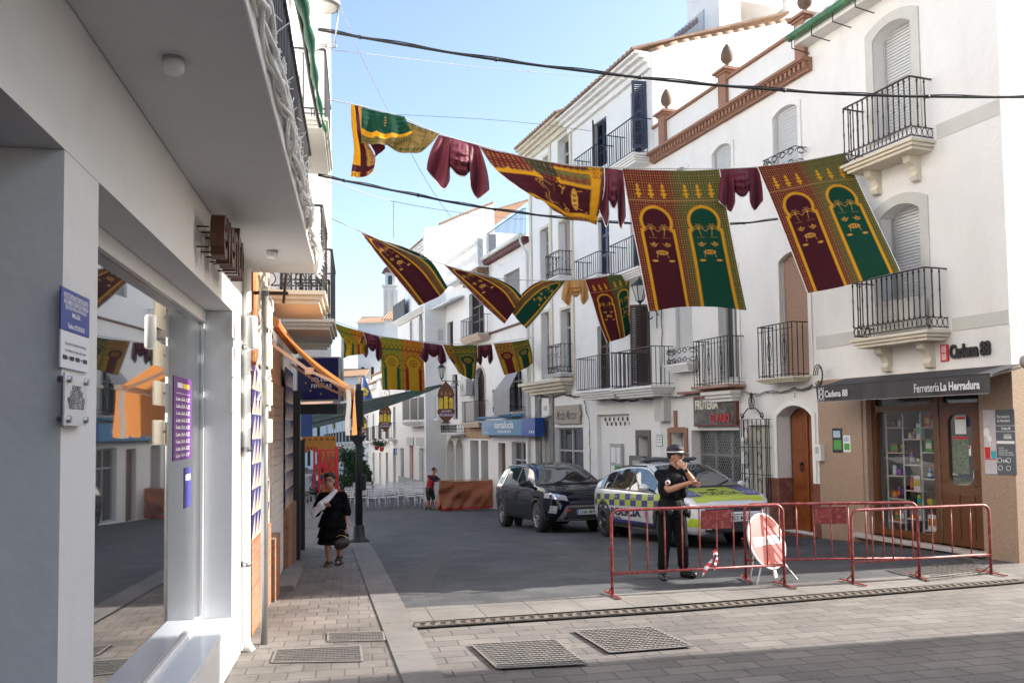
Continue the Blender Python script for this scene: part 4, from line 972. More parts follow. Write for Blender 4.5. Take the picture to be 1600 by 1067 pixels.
# awning
AWN = mat('charcoal_awning_cloth', (.055, .052, .055), .75, bump=.25, bscale=120, var=.1)
oA = .75
t = thing('shop_awning', 'charcoal awning lettered Cadena 88 and Ferreteria La Herradura over the hardware shop', 'awning', tuple(FR.p((sA+sB)/2, zgr, .3)))
sa1 = FR.px(1276, 620, oA)[0]; sa0 = FR.px(1548, 600, oA)[0]
zf1 = FR.px(1410, 606, oA)[1]; zf0 = FR.px(1410, 621.5, oA)[1]; zw1 = FR.px(1410, 586, .05)[1]+.02
zf1 = (FR.px(1276, 604, oA)[1] + FR.px(1548, 587, oA)[1])/2; zf0 = (FR.px(1276, 628, oA)[1] + FR.px(1548, 614, oA)[1])/2
mb = MB(); mb.grid([[FR.p(sa0+(sa1-sa0)*i/40, zw1+(zf1-zw1)*j/6, .08+(oA-.08)*j/6) for j in range(7)] for i in range(41)]); mb.build('canopy', AWN, t)
mb = MB(); mb.grid([[FR.p(sa0+(sa1-sa0)*i/60, zf1+(zf0-zf1)*j/5, oA+.012+.006*math.sin(i*.7)*j) for j in range(6)] for i in range(61)]); va = mb.build('valance', AWN, t)
mb = MB(); mb.bar(FR.p(sa0, zf1+.0, oA-.02), FR.p(sa1, zf1+.0, oA-.02), .05, .05); mb.bar(FR.p(sa0+.1, zw1-.05, .05), FR.p(sa0+.1, zf1-.02, oA-.05), .04, .03); mb.bar(FR.p(sa1-.1, zw1-.05, .05), FR.p(sa1-.1, zf1-.02, oA-.05), .04, .03); mb.build('frame', BLACK, t)
mb = MB(); mb.tube([FR.p(sa0-.18, zw1+.02, .12), FR.p(sa0-.02, zw1+.02, .12)], .09, 14); mb.build('motor_end', CABLEG, t)
mb = MB(); mb.grid([[FR.p(sa0+(sa1-sa0)*i/10, zf0-.008*j, oA+.045) for j in range(2)] for i in range(11)]); mb.build('pale_hem', CABLEG, va)
zt_c = (zf0+zf1)/2
def awt(txt, xa, ya0, xb, bold, h, dz=0):
 mb = MB(); a = FR.px(xa, ya0, oA+.03)[0]; b = FR.px(xb, ya0, oA+.03)[0]; ftext(mb, FR, txt, a, zt_c-h/2+dz, b, zt_c+h/2+dz, oA+.052, bold=bold); mb.build('lettering', mat('awning_ink_'+txt.split()[0].lower(), (.62, .62, .64), .6), va)
awt('Cadena 88', 1290, 614, 1326, .03, .12)
mb = MB(); aa, bb = FR.px(1280.5, 616, oA+.03)[0], FR.px(1288.5, 616, oA+.03)[0]
for k in (0, 1): mb.tube([FR.p(aa+(bb-aa)*.5+.06*math.cos(q*PI/4)*.7*(1), zt_c+(-.045 if k else .045)+.045*math.sin(q*PI/4), oA+.052) for q in range(8)], .008, 4, closed=True)
for p_, q_ in (((aa, zt_c-.11), (aa, zt_c+.11)), ((aa, zt_c+.11), (bb, zt_c+.11)), ((bb, zt_c+.11), (bb, zt_c-.11)), ((bb, zt_c-.11), (aa, zt_c-.11))): mb.bar(FR.p(*p_, oA+.052), FR.p(*q_, oA+.052), .01, .004)
mb.build('logo', INKW, va)
awt('Ferretería', 1430, 608, 1469, .008, .13, 0); awt('La Herradura', 1471, 606, 1533, .04, .13, 0)
# poster panel on the right and the two flyers
pr = FR.rect(1537, 640, 1586, 741, .04); t = thing('shop_info_panel', 'tall grey panel with white text, icons and a red pot beside the hardware shop door', 'sign', tuple(FR.p(pr[0], pr[2], .02)))
GP = mat('slate_print', (.11, .12, .14), .35); a_, b_, c_, d_ = pr; split = b_-(b_-a_)*.40
MB().fbox(FR, a_, split, c_, d_, .024, .035).build('slate_half', GP, t)
MB().fbox(FR, split+.0005, b_, c_, d_, .024, .034).build('tile_half', mat('herringbone_print', (.55, .52, .54), .3, var=.12, vscale=9), t)
mb = MB(); W_ = split-a_; Hh = d_-c_
def pt(txt, fx0, fx1, fz, h, bold=.01): ftext(mb, FR, txt, split-W_*fx0, c_+Hh*fz, split-W_*fx1, c_+Hh*fz+h, .0362, bold=bold)
pt('Ferretería', .1, .75, .87, .045); pt('La Herradura', .1, .78, .81, .04, .03); pt('Cadena 88', .3, .78, .69, .04, .03); pt('TU FERRETERIA', .4, .8, .60, .022); pt('ONLINE', .4, .82, .55, .045, .04)
for i in range(4): pt('HORARIO LUNES A SABADO', .12, (.4, .6, .85, .9)[i], .40-.035*i, .02)
pt('24', .3, .5, .19, .04, .03); pt('h', .55, .6, .19, .03)
for z in (.75, .66): mb.fbox(FR, a_, split, c_+Hh*z, c_+Hh*z+.006, .0352, .036)
mb.fbox(FR, a_+.01, split-.01, c_+Hh*.475, c_+Hh*.52, .0352, .036)
for (fx, fz) in ((.15, .2), (.62, .2), (.18, .08), (.6, .08)): c = FR.p(split-W_*fx, c_+Hh*fz+.02, .037); mb.tube([c+FR.sd*.035*math.cos(q*PI/5)+Vector((0, 0, .035*math.sin(q*PI/5))) for q in range(10)], .004, 4, closed=True)
mb.build('lettering', INKW, t)
mb = MB(); mb.fbox(FR, split+.01, b_-.0, c_+Hh*.22, c_+Hh*.235, .0345, .037); mb.prism([(split+W_*.35, c_+Hh*.24), (split+W_*.62, c_+Hh*.24), (split+W_*.64, c_+Hh*.42), (split+W_*.33, c_+Hh*.42)], FR, .0345, .037); mb.build('red_pot_print', RED, t)
mb = MB(); mb.prism([(split+W_*.05, c_+Hh*.24), (split+W_*.28, c_+Hh*.24), (split+W_*.3, c_+Hh*.36), (split+W_*.03, c_+Hh*.36)], FR, .0345, .0368); mb.build('cup_print', PM['turquoise'], t)
mb = MB();
for (fx, fz, r_) in ((.5, .65, .05), (.35, .55, .035)): mb.prism([(split+W_*fx+r_*math.cos(q*PI/6), c_+Hh*fz+r_*1.4*math.sin(q*PI/6)) for q in range(12)], FR, .0345, .0366); mb.bar(FR.p(split+W_*fx, c_+Hh*.42, .036), FR.p(split+W_*fx, c_+Hh*fz, .036), .014, .003)
mb.build('ladle_print', INKW, t)
for lab, (x0, y0, x1, y1), mm_ in (('dark flyer with a green title on the granite pillar', (1300.5, 669, 1316, 707), PM['black']), ('narrow white bordered flyer right of the dark one on the pillar', (1317.5, 680, 1328.5, 706), INKW)):
 r = FR.rect(x0, y0, x1, y1, .03); t2 = thing('flyer', lab, 'poster', tuple(FR.p(r[0], r[2], .022)))
 MB().fbox(FR, r[0], r[1], r[2], r[3], .0225, .027).build('sheet', mm_, t2)
 h = r[3]-r[2]; w_ = r[1]-r[0]
 MB().fbox(FR, r[0]+w_*.12, r[1]-w_*.12, r[2]+h*.12, r[2]+h*.52, .0272, .028).build('picture', PM['green'] if 'dark' in lab else mat('grey_photo_print', (.09, .09, .1), .5, var=.7, vscale=40), t2)
 MB().fbox(FR, r[0]+w_*.2, r[1]-w_*.1, r[2]+h*.62, r[2]+h*.9, .0272, .028).build('heading', mat('pale_blue_print', (.4, .5, .6), .5) if 'dark' in lab else PM['white'], t2)
# air conditioner on the lower balcony
def ac_unit(F, a, z, off, label, sz=(.8, .55, .28)):
 t = thing('air_conditioner', label, 'air conditioner', tuple(F.p(a, z, off)))
 MB().fbox(F, a-sz[0]/2, a+sz[0]/2, z, z+sz[1], off, off+sz[2]).build('case', mat('ac_case', (.55, .54, .50), .5, var=.06), t, bevel=.02)
 mb = MB(); c = F.p(a+sz[0]*.14, z+sz[1]/2, off+sz[2]+.004)
 for rr in (.06, .11, .16, .21): mb.tube([c+F.sd*rr*math.cos(q*PI/10)+Vector((0, 0, rr*math.sin(q*PI/10))) for q in range(20)], .005, 4, closed=True)
 mb.tube([c+F.sd*.22, c-F.sd*.22], .006, 4); mb.build('grille', FRAMEW, t)
 mb = MB(); mb.lathe([(.001, 0), (.21, 0)], c=(0, 0, 0), n=20, M=Matrix.Rotation(0, 4, 'X'), cap=False) if False else None
 return t
ac_unit(FR, (b2[0]+b2[1])/2-.05, b2[2]+.03, .08, 'beige air conditioner standing on the lower balcony of the hardware shop house')
# side street house nearer the camera, out of frame on the right (it throws the near shadow)
nA = -7.53-.35
H0 = thing('side_street_house', 'plain white house across the side street with tall windows', 'building', tuple(FR.p(nA-6, gz(3), 0)))
MB().fbox(FR, -22, nA, -.6, 11, -2.5, 0).build('wall', WHITE, H0)
for k in range(4):
 for z in (.2, 3.6, 6.8): MB().fbox(FR, nA-1.9-k*3.2, nA-.8-k*3.2, z+gz(4), z+2.2+gz(4), .001, .02).build('window', GLASS, H0)
# ================= house 2: greengrocer house
sC = sat(1029, 560)
z_par = (zat(1137, 119, .05)+zat(1233, 57, .05))/2; z_ct = zat(1145, 159, .15); z_cb = zat(1145, 179, .12)
H2 = House('greengrocer_house', 'white house with a brown dentil cornice and pine cone finials above the greengrocer', FR, rect_poly(sB+.001, sC-.001, -2, z_par-.04), WHITE, depth=9)
H2.window(FR.rect(1209, 166, 1248, 262), 'blind', .12, .1, trim=.09, trimm=WHITE, tp=.03)
H2.window(FR.rect(1114, 226, 1144, 300), 'blind', .12, .1, trim=.09, trimm=WHITE, tp=.03)
H2.window(FR.rect(1054, 262, 1074, 330), 'blind', .12, .1, trim=.09, trimm=WHITE, tp=.03)
rD3 = FR.rect(1220, 392, 1264, 588); H2.window(rD3, 'reed', .14, .12, trim=.1, trimm=WHITE, tp=.03)
rD2 = FR.rect(1124, 415, 1153, 594); H2.window(rD2, 'glass', .1, .2, trim=.1, trimm=WHITE, tp=.03, mull=1)
rW4 = FR.rect(1055, 430, 1081, 542); H2.window(rW4, 'blind', 0, .12)
rDoor = FR.rect(1217, 633, 1272, 838); rDoor = (rDoor[0], rDoor[1], H2.F.gz(rDoor[0])+.05, rDoor[3]); hp = H2.hole(rDoor, .22, .32)
s0, s1, z0, z1 = rDoor
rG = FR.rect(1170, 664, 1203, 775); H2.window(rG, 'reed', 0, .12, m=mat('pale_blind', (.5, .49, .40), .7))
rSh = FR.rect(1082, 672, 1157, 820); H2.window(rSh, 'glass', 0, .3, mull=2, m=FRAMEW)
rRec = FR.rect(1050, 676, 1072, 765); H2.window(rRec, 'dark', 0, .3, m=WHITE2, name='niche')
H2.finish()
# arched wooden door
d = -.32; mb = MB(); P = arch_poly(s0+.02, s1-.02, z0, z1-.02, .22); n = len(P)
mb.prism(P, FR, d-.05, d)
c = (s0+s1)/2
for a, b in ((s0+.1, c-.06), (c+.06, s1-.1)):
 for za, zb_ in ((z0+.2, z0+.72), (z0+.85, z0+1.5), (z0+1.62, z1-.28)):
  mb.fbox(FR, a, b, za, zb_, d, d+.022); mb.fbox(FR, a+.06, b-.06, za+.06, zb_-.06, d+.022, d+.034)
mb.fbox(FR, c-.03, c+.03, z0, z1-.03, d, d+.04)
DW = mat('orange_brown_door_wood', (.25, .07, .018), .3, var=.35, vscale=6, vstretch=(12, 12, 1), coat=.4)
dr = mb.build('door', DW, H2.root, bevel=.006)
mb = MB(); k = FR.p(c+.16, z0+1.28, d+.05); mb.tube([k+Vector((0, 0, .05)), k+FR.sd*.05, k-Vector((0, 0, .1)), k-FR.sd*.05, k+Vector((0, 0, .05))], .012, 6); mb.lathe([(.03, -.02), (.04, 0), (.03, .02)], c=k+Vector((0, 0, .07)), n=8); mb.build('knocker', IRON, dr)
mb = MB(); q = arch_poly(s0-.09, s1+.09, z0, z1+.09, .26); pp = arch_poly(s0, s1, z0, z1, .22); n = len(q)
for o_ in (.028,): mb.add([FR.p(a, z, o_) for a, z in q]+[FR.p(a, z, o_) for a, z in pp], [(i, (i+1) % n, n+(i+1) % n, n+i) for i in range(1, n)])
mb.add([FR.p(a, z, .028) for a, z in q]+[FR.p(a, z, 0) for a, z in q], [(i, (i+1) % n, n+(i+1) % n, n+i) for i in range(1, n)])
mb.build('door_trim', WHITE3, H2.root)
zpl = FR.px(1222, 747)[1]
mb = MB(); mb.fbox(FR, s1-.001, s1+.40, z0-.5, zpl, 0.001, .03); mb.fbox(FR, s1-.03, s1-.0005, z0-.5, zpl, -.31, .03); mb.fbox(FR, sB+.002, s0, z0-.5, zpl-.05, .001, .03); mb.build('marble_dado', MARBLE, H2.root)
mb = MB(); mb.fbox(FR, s0-.1, s1+.1, z0-.2, z0-.001, -.3, .14); mb.build('step', MARBLE, H2.root)
# cornice with dentils
mb = MB(); ss0, ss1 = sB-.12, sC-.0
hC = z_ct-z_cb
mb.fbox(FR, ss0, ss1, z_ct-.06, z_ct, .001, .24); mb.fbox(FR, ss0, ss1, z_ct-hC*.32, z_ct-.061, .001, .20); mb.fbox(FR, ss0, ss1, z_cb, z_cb+hC*.16, .001, .11); mb.fbox(FR, ss0, ss1, z_cb+hC*.161, z_cb+hC*.24, .001, .14); mb.fbox(FR, ss0, ss1, z_cb+hC*.241, z_ct-hC*.321, .001, .08)
nd = int((ss1-ss0)/.13)
for i in range(nd): a = ss0+(ss1-ss0)*(i+.5)/nd; mb.fbox(FR, a-.036, a+.036, z_cb+hC*.24, z_ct-hC*.32, .08, .17)
mb.build('cornice', BRICKC, H2.root)
mb = MB(); mb.fbox(FR, sB+.0, sC, z_par-.039, z_par+.02, -.3, .07); mb.build('coping', BRICKC, H2.root)
for xp in (1256, 1132, 1036):
 a = sat(xp, 120); ztop = z_par+.12
 mb = MB(); mb.fbox(FR, a-.14, a+.14, z_ct+.001, ztop, .001, .09); mb.fbox(FR, a-.19, a+.19, ztop, ztop+.05, -.3, .12); mb.fbox(FR, a-.24, a+.24, ztop+.051, ztop+.10, -.34, .17); mb.fbox(FR, a-.19, a+.19, ztop+.101, ztop+.14, -.3, .12)
 pl_ = mb.build('pilaster', BRICKC, H2.root)
 MB().lathe([(.02, 0), (.09, .0), (.05, .04), (.04, .12), (.05, .14), (.115, .19), (.145, .27), (.13, .38), (.09, .48), (.04, .56), (.005, .60)], c=FR.p(a, ztop+.14, -.08), n=14).build('finial', mat('cone_finial_%d' % xp, (.15, .10, .07), .8, var=.5, vscale=25, bump=.8, bscale=22), pl_)
# balconies of house 2
bb3 = balcony(H2, 1185, 1238, 507, 590, .38, 'scroll', m=IRON, slabm=CREAM, slab=.10, gap=.11)
bb2 = balcony(H2, 1084, 1137, 529, 602, .42, 'scroll', m=IRON, slabm=mat('brown_edge_slab', (.34, .22, .16), .8, var=.1), slab=.07, gap=.11, steps=1)
z = bb2[2]; MB().fbox(FR, bb2[0]+.05, bb2[1]+1.1, z-.13, z-.072, .001, .20).build('ledge', BRICKC, H2.root)
mb = MB(); moulded_slab(mb, FR, bb2[0]+.05, bb2[1]-.1, z-.36, z-.131, .33, 3, .07); mb.build('ledge_moulding', WHITE3, H2.root)
def scroll_box(H, xl, xr, y0, y1, off, sill=True):
 F = H.F; ym = (y0+y1)/2; a = F.px(xl, ym, off)[0]; b = F.px(xr, ym, off)[0]; xm = (xl+xr)/2; zt, zf = F.px(xm, y0, off)[1], F.px(xm, y1, off)[1]; s0, s1 = min(a, b), max(a, b)
 mb = MB(); n = max(2, int((s1-s0)/.22)); h = zt-zf
 def scr(c, d, w):
  for sg in (-1, 1):
   mb.tube([c+d*sg*(w*.45*(1-q/14))*math.cos(q*.55)*1.0+Vector((0, 0, h*.25+h*.25*(1-q/14)*math.sin(q*.55))) for q in range(12)], .008, 4)
   mb.tube([c+d*sg*(w*.45*(1-q/14))*math.cos(q*.55)+Vector((0, 0, -h*.25-h*.22*(1-q/14)*math.sin(q*.55))) for q in range(12)], .008, 4)
 for i in range(n): scr(F.p(s0+(s1-s0)*(i+.5)/n, (zt+zf)/2, off), F.sd, (s1-s0)/n)
 for a in (s0, s1): scr(F.p(a, (zt+zf)/2, off/2), F.n, off)
 for z in (zf, zt): mb.bar(F.p(s0, z, off), F.p(s1, z, off), .02, .012); mb.bar(F.p(s0, z, off), F.p(s0, z, 0), .02, .012); mb.bar(F.p(s1, z, off), F.p(s1, z, 0), .02, .012)
 mb.build('window_grille', IRON, H.root)
 if sill:
  mb = MB(); moulded_slab(mb, F, s0-.06, s1+.06, zf-.22, zf-.02, off+.05, 4, .035); mb.build('sill', WHITE3, H.root)
scroll_box(H2, 1041, 1074, 545, 567, .3)
scroll_box(H2, 1192, 1242, 240, 268, .3)
# iron window grille of the ground floor
F = FR; mb = MB(); o = .14; a0, a1, zz0, zz1 = rG; a0 -= .06; a1 += .10; zz0 -= .1; zz1 += .12
for i in range(7): a = a0+(a1-a0)*i/6; mb.bar(F.p(a, zz0, o), F.p(a, zz1, o), .016)
for o_ in (.05, .1): mb.bar(F.p(a1, zz0, o_), F.p(a1, zz1, o_), .016); mb.bar(F.p(a0, zz0, o_), F.p(a0, zz1, o_), .016)
for z in (zz0, zz0+(zz1-zz0)*.33, zz0+(zz1-zz0)*.66, zz1):
 mb.bar(F.p(a0, z, o), F.p(a1, z, o), .022, .012); mb.bar(F.p(a0, z, o), F.p(a0, z, 0), .02, .012); mb.bar(F.p(a1, z, o), F.p(a1, z, 0), .02, .012)
for z in (zz0+(zz1-zz0)*.5, zz0+(zz1-zz0)*.8, zz0+(zz1-zz0)*.18):
 for cc in (a0+(a1-a0)*.25, a0+(a1-a0)*.75):
  for sg in (-1, 1): mb.tube([F.p(cc+sg*(.015+.055*math.sin(PI*q/8)), z+(q-4)*.045, o+.005) for q in range(9)], .008, 4)
cc = (a0+a1)/2
for k in (-1, 1):
 mb.tube([F.p(cc+k*(.36-.30*q/10), zz1+.02+.22*math.sin(PI*.5*q/10), o) for q in range(11)], .014, 6)
 mb.tube([F.p(cc+k*(.33+.05*math.cos(q*PI/4)), zz1+.08+.05*math.sin(q*PI/4), o) for q in range(8)], .012, 5, closed=True)
mb.tube([F.p(cc+.09*math.cos(q*PI/6), zz1+.36+.13*math.sin(q*PI/6), o) for q in range(12)], .012, 5, closed=True)
for q in (-.05, 0, .05): mb.tube([F.p(cc+q, zz1+.2, o), F.p(cc+q*.3, zz1+.5, o)], .009, 5)
mb.lathe([(.03, 0), (.04, .03), (.01, .08)], c=F.p(cc, zz1+.49, o), n=8); mb.build('window_grille', IRON, H2.root)
# greengrocer sign
r = FR.rect(1084, 618, 1150, 666, .09); t = thing('greengrocer_sign', 'brown framed picture sign reading FRUTERIA EL PASO', 'sign', tuple(FR.p(r[0], r[2], .05)))
MB().fbox(FR, r[0], r[1], r[2], r[3], .002, .10).build('frame', mat('red_brown_frame', (.14, .035, .022), .4), t, bevel=.006)
MB().fbox(FR, r[0]+.05, r[1]-.05, r[2]+.05, r[3]-.05, .0995, .106).build('picture', mat('fruit_photo_print', (.10, .10, .09), .25, var=.9, vscale=3.5, dirt=(.42, .38, .32), dscale=1.6, damt=.9), t)
w_ = r[1]-r[0]; h = r[3]-r[2]
mb = MB(); ftext(mb, FR, 'FRUTERIA', r[1]-w_*.07, r[2]+h*.56, r[1]-w_*.62, r[2]+h*.88, .108, bold=.02, depth=.02); mb.build('white_lettering', mat('cream_letters', (.75, .70, .60), .5), t)
mb = MB(); ftext(mb, FR, 'EL PASO', r[1]-w_*.44, r[2]+h*.13, r[1]-w_*.88, r[2]+h*.41, .108, bold=.03, depth=.02); mb.build('red_lettering', mat('red_letters', (.45, .03, .05), .4), t)
# folding mesh gate in front of the greengrocer window
t = H2.root; s0, s1, z0, z1 = rSh; mb = MB(); st = .13
for k in range(-30, 40):
 for sg in (1, -1):
  pts = []
  for q in range(0, 60):
   a = s0+q*st/2*.6; z = z0 + (k*st + sg*q*st/2)
   if s0+.16 <= a <= s1-.04 and z0 <= z <= z1: pts.append(FR.p(a, z, -.2))
  if len(pts) > 1: mb.bar(pts[0], pts[-1], .010)
mb.build('mesh_gate', STEEL, t)
# brick frame round the niche
mb = MB(); s0, s1, z0, z1 = rRec; mb.fbox(FR, s0-.12, s0, z0, z1+.12, .001, .05); mb.fbox(FR, s1, s1+.12, z0, z1+.12, .001, .05); mb.fbox(FR, s0, s1, z1, z1+.14, .001, .05); mb.fbox(FR, (s0+s1)/2+.02, (s0+s1)/2+.13, z1+.14, z1+.55, .001, .05); mb.build('brick_frame', BRICKC, H2.root)
def wall_box(x0, y0, x1, y1, label, d=.12, m=None, cat='meter box', F=FR):
 r = F.rect(x0, y0, x1, y1, d); t = thing('meter_box', label, cat, tuple(F.p(r[0], r[2], 0)))
 MB().fbox(F, r[0], r[1], r[2], r[3], .001, d).build('case', m or PVC, t, bevel=.008)
 w_ = r[1]-r[0]; h = r[3]-r[2]
 MB().fbox(F, r[0]+w_*.25, r[1]-w_*.25, r[2]+h*.45, r[3]-h*.15, d+.0005, d+.004).build('hatch', FRAMEW, t); return t
wall_box(1271.5, 694, 1282, 720, 'white meter box between the arched door and the granite pillar')
wall_box(1157, 683, 1164, 724, 'white meter box beside the iron grille window')
wall_box(1022, 614, 1037, 658, 'big grey white cable box under the long balcony slab', .2, mat('grey_box', (.5, .5, .47), .6))
# house number
r = FR.rect(1239, 611, 1243, 622, .02); t = thing('house_number', 'little tile with the number 2 over the arched door', 'house number', tuple(FR.p(r[0], r[2], 0))); MB().fbox(FR, r[0], r[1], r[2], r[3], .001, .012).build('tile', INKW, t); mb = MB(); ftext(mb, FR, '2', r[1]-.01, r[2]+.02, r[0]+.01, r[3]-.02, .0135, bold=.02); mb.build('digit', INKD, t)
# ================= house 3: dark shutters
sD = sat(897, 560)
z_e3 = (zat(990, 90, .45)+zat(888, 166, .45))/2
zsh = FR.px(905, 640)[1]
sDg = sat(914, 700)
H3 = House('dark_shutter_house', 'white three storey house with dark louvred shutters and thin black balconies', FR, [(sC, -2.2), (sDg, -2.2), (sDg, zsh), (sD, zsh), (sD, z_e3), (sC, z_e3)], WHITE3, depth=11)
def lv(H, rect, kind='louvre', **k): r = FR.rect(*rect); H.window(r, kind, **k); return r
BLSH = mat('blue_grey_louvre', (.055, .06, .10), .35, var=.2, vscale=12)
r = lv(H3, (986, 136, 1011, 240), m=BLSH, d=.15); H3.leaf(r[0], r[2], r[3], .38, 75, BLSH)
r = lv(H3, (929, 188, 948, 262), m=BLSH, d=.15); H3.leaf(r[1], r[2], r[3], .42, 150)
lv(H3, (935, 336, 952, 430), m=BLSH, d=.15)
lv(H3, (985, 310, 1004, 420), m=BLSH, d=.15)
r = lv(H3, (935, 508, 954, 609), d=.15, trim=.08, trimm=WHITE3);
r = lv(H3, (996, 478, 1016, 602), d=.15); H3.leaf(r[1], r[2], r[3], .5, 165)
H3.leaf(r[0], r[2]-.02, r[3], .5, 60)
for rr in ((962, 142, 972, 200), (905, 215, 913, 250)): pass
rN = FR.rect(934, 647, 985, 830); H3.window((rN[0], rN[1], FR.gz(rN[0])+.02, rN[3]), 'dark', 0, .12, m=WHITE3, name='panel')
rK = FR.rect(999, 681, 1015, 820); H3.window((rK[0], rK[1], FR.gz(rK[0])+.02, rK[3]), 'dark', 0, .3, name='door', m=mat('dark_door', (.03, .02, .018), .5))
H3.finish()
mb = MB(); s0, s1, z0, z1 = rK; mb.fbox(FR, s0-.12, s0, -.9, z1+.16, .001, .03); mb.fbox(FR, s1, s1+.12, -.9, z1+.16, .001, .03); mb.fbox(FR, s0, s1, z1, z1+.16, .001, .03); mb.build('door_frame', mat('taupe_door_frame', (.13, .105, .095), .5), H3.root)
balcony(H3, 949, 990, 197, 252, .55, 'plain', slab=.22, steps=4, slabm=WHITE3)
balcony(H3, 897, 932, 238, 281, .55, 'plain', slab=.22, steps=4, slabm=WHITE3)
balcony(H3, 898, 934, 401, 436, .55, 'plain', slab=.22, steps=4, slabm=WHITE3)
balcony(H3, 952, 998, 375, 425, .55, 'plain', slab=.22, steps=4, slabm=WHITE3)
balcony(H3, 901, 956, 556, 609, .62, 'plain', slab=.26, steps=4, slabm=WHITE3, sside=.06)
balcony(H3, 957, 1018, 546, 605, .62, 'plain', slab=.26, steps=4, slabm=WHITE3, sside=.06)
# vents over the panel, notices
mb = MB()
for i in range(6):
 for j in (0, 1):
  a = rN[1]-(rN[1]-rN[0])*(.17+.135*i+.06*j); z = rN[3]-.14-.13*j; mb.fbox(FR, a-.035, a+.035, z-.05, z+.05, -.108, -.104)
mb.build('vents', DARK, H3.root)
r = FR.rect(950, 693, 968, 775, .02); t = thing('notice_board', 'narrow grey notice board pinned with white sheets behind the parked cars', 'notice board', tuple(FR.p(r[0], r[2], -.1)))
MB().fbox(FR, r[0], r[1], r[2], r[3], -.108, -.05).build('board', FRAMEW, t)
for k, (a, b, c, d_) in enumerate(((.12, .42, .62, .93), (.5, .9, .64, .93), (.15, .6, .3, .58), (.62, .92, .36, .58), (.2, .8, .05, .25))):
 w_ = r[1]-r[0]; h = r[3]-r[2]; MB().fbox(FR, r[0]+w_*a, r[0]+w_*b, r[2]+h*c, r[2]+h*d_, -.0498, -.047).build('sheet', INKW if k != 2 else PM['green'], t)
r = FR.rect(1024.5, 679, 1034.5, 697, .02); t = thing('tile_plaque', 'white tile plaque with a green border and black lines of text', 'plaque', tuple(FR.p(r[0], r[2], 0)))
MB().fbox(FR, r[0], r[1], r[2], r[3], .001, .015).build('border', PM['green'], t); MB().fbox(FR, r[0]+.015, r[1]-.015, r[2]+.015, r[3]-.015, .0152, .018).build('tile', INKW, t)
mb = MB()
for i, s_ in enumerate(('CASA', 'Hermandad', 'AÑO')): ftext(mb, FR, s_, r[1]-.03, r[3]-.07-.07*i, r[0]+.04, r[3]-.035-.07*i, .0186, bold=.02)
mb.build('lettering', INKD, t)
wall_box(983, 712, 1005, 760, 'dark grey steel cabinet beside the dark doorway', .12, mat('cabinet_grey', (.15, .145, .14), .5), 'cabinet')
wall_box(1019, 714, 1037, 760, 'dark grey steel cabinet half hidden by the police officer', .12, MATS['cabinet_grey'], 'cabinet')
# eaves
def eaves(H, s0, s1, z, off, m, tiles=True, back=4.5, slope=.36):
 mb = MB()
 for k, (o, h) in enumerate(((.10, .16), (.20, .10), (.32, .09), (.42, .07))):
  zz = z-.42+sum((.16, .10, .09, .07)[:k]); mb.fbox(FR, s0, s1, zz+.0005, zz+h, .001, off*o/.42)
 mb.build('eaves', m, H.root)
 if tiles:
  mb = MB(); tile_roof(mb, FR, s0, s1, z+.02, off+.06, back, slope, .23, .085); mb.build('roof', TILE, H.root)
eaves(H3, sC+.01, sD, z_e3, .5, WHITE3)
# gable wall of house 3 that rises over the greengrocer's parapet
G = Frame(FR.p(sC-.002, 0, 0), -FR.n, -FR.sd)
gp_ = [G.px(x, y) for x, y in ((1018, 82), (1060, 68), (1130, 55), (1180, 45), (1260, 28), (1400, 2), (1500, -20))]
poly = [(gp_[0][0], z_cb)] + gp_ + [(gp_[-1][0], z_cb)]
mb = MB(); mb.prism(poly, G, -.25, 0); mb.build('gable_wall', WHITE2, H3.root)
mb = MB()
for (a, z), (b, z2) in zip(gp_, gp_[1:]):
 n = max(1, int((b-a)/.3))
 for i in range(n):
  u0, u1 = i/n, (i+1)/n; p = G.p(a+(b-a)*u0, z+(z2-z)*u0+.03+.01*random.random(), -.1); q = G.p(a+(b-a)*u1, z+(z2-z)*u1+.035, -.1); mb.tube([p, q], .085, 8)
mb.build('verge_tiles', TILE, H3.root)
# rooftop structures behind it
PH = thing('rooftop_terrace', 'white rooftop flat with a glass balustrade and a blue tinted window', 'rooftop room', tuple(G.p(6, 11, -1)))
def gbox(x0, y0, x1, y1, o0, o1, m, name='wall', b=None):
 a = G.px(x0, (y0+y1)/2, o1); c = G.px(x1, (y0+y1)/2, o1); zt = G.px((x0+x1)/2, y0, o1)[1]; zb = G.px((x0+x1)/2, y1, o1)[1]
 return MB().fbox(G, a[0], c[0], zb, zt, o0, o1).build(name, m, PH)
gbox(1123, -60, 1157, 60, -2.2, -.6, WHITE2); gbox(1157, -60, 1230, 48, -4.0, -2.0, WHITE3); gbox(1176, 4, 1203, 45, -2.02, -1.98, GLASS, 'window'); gbox(1230, -60, 1420, 40, -3.2, -1.3, WHITE2)
gbox(1156, -30, 1222, 8, -2.0, -1.2, WHITE3, 'eaves')
o_ = -1.0
pa = [G.px(x, y, o_) for x, y in ((1045, 60), (1100, 15), (1100, 56))];
gl = MB(); gl.prism([pa[0], pa[1], pa[2]], G, o_-.01, o_); gl.build('glass_balustrade', shop_glass('balustrade_glass', .8), PH)
MB().bar(G.p(*pa[1], o_), G.p(*pa[2], o_), .03).build('post', STEEL, PH)
mb = MB(); q0, q1 = G.px(1060, 60, -1.6), G.px(1124, 12, -1.6); q2 = G.px(1124, 60, -1.6)
mb.prism([q0, q1, q2], G, -2.0, -1.6); mb.build('stair_wall', WHITE3, PH)
mb = MB()
for i in range(13): u = i/12; mb.lathe([(.05, 0), (.09, .02), (.05, .16)], c=G.p(q0[0]+(q1[0]-q0[0])*u, q0[1]+(q1[1]-q0[1])*u+.01, -1.7), n=8)
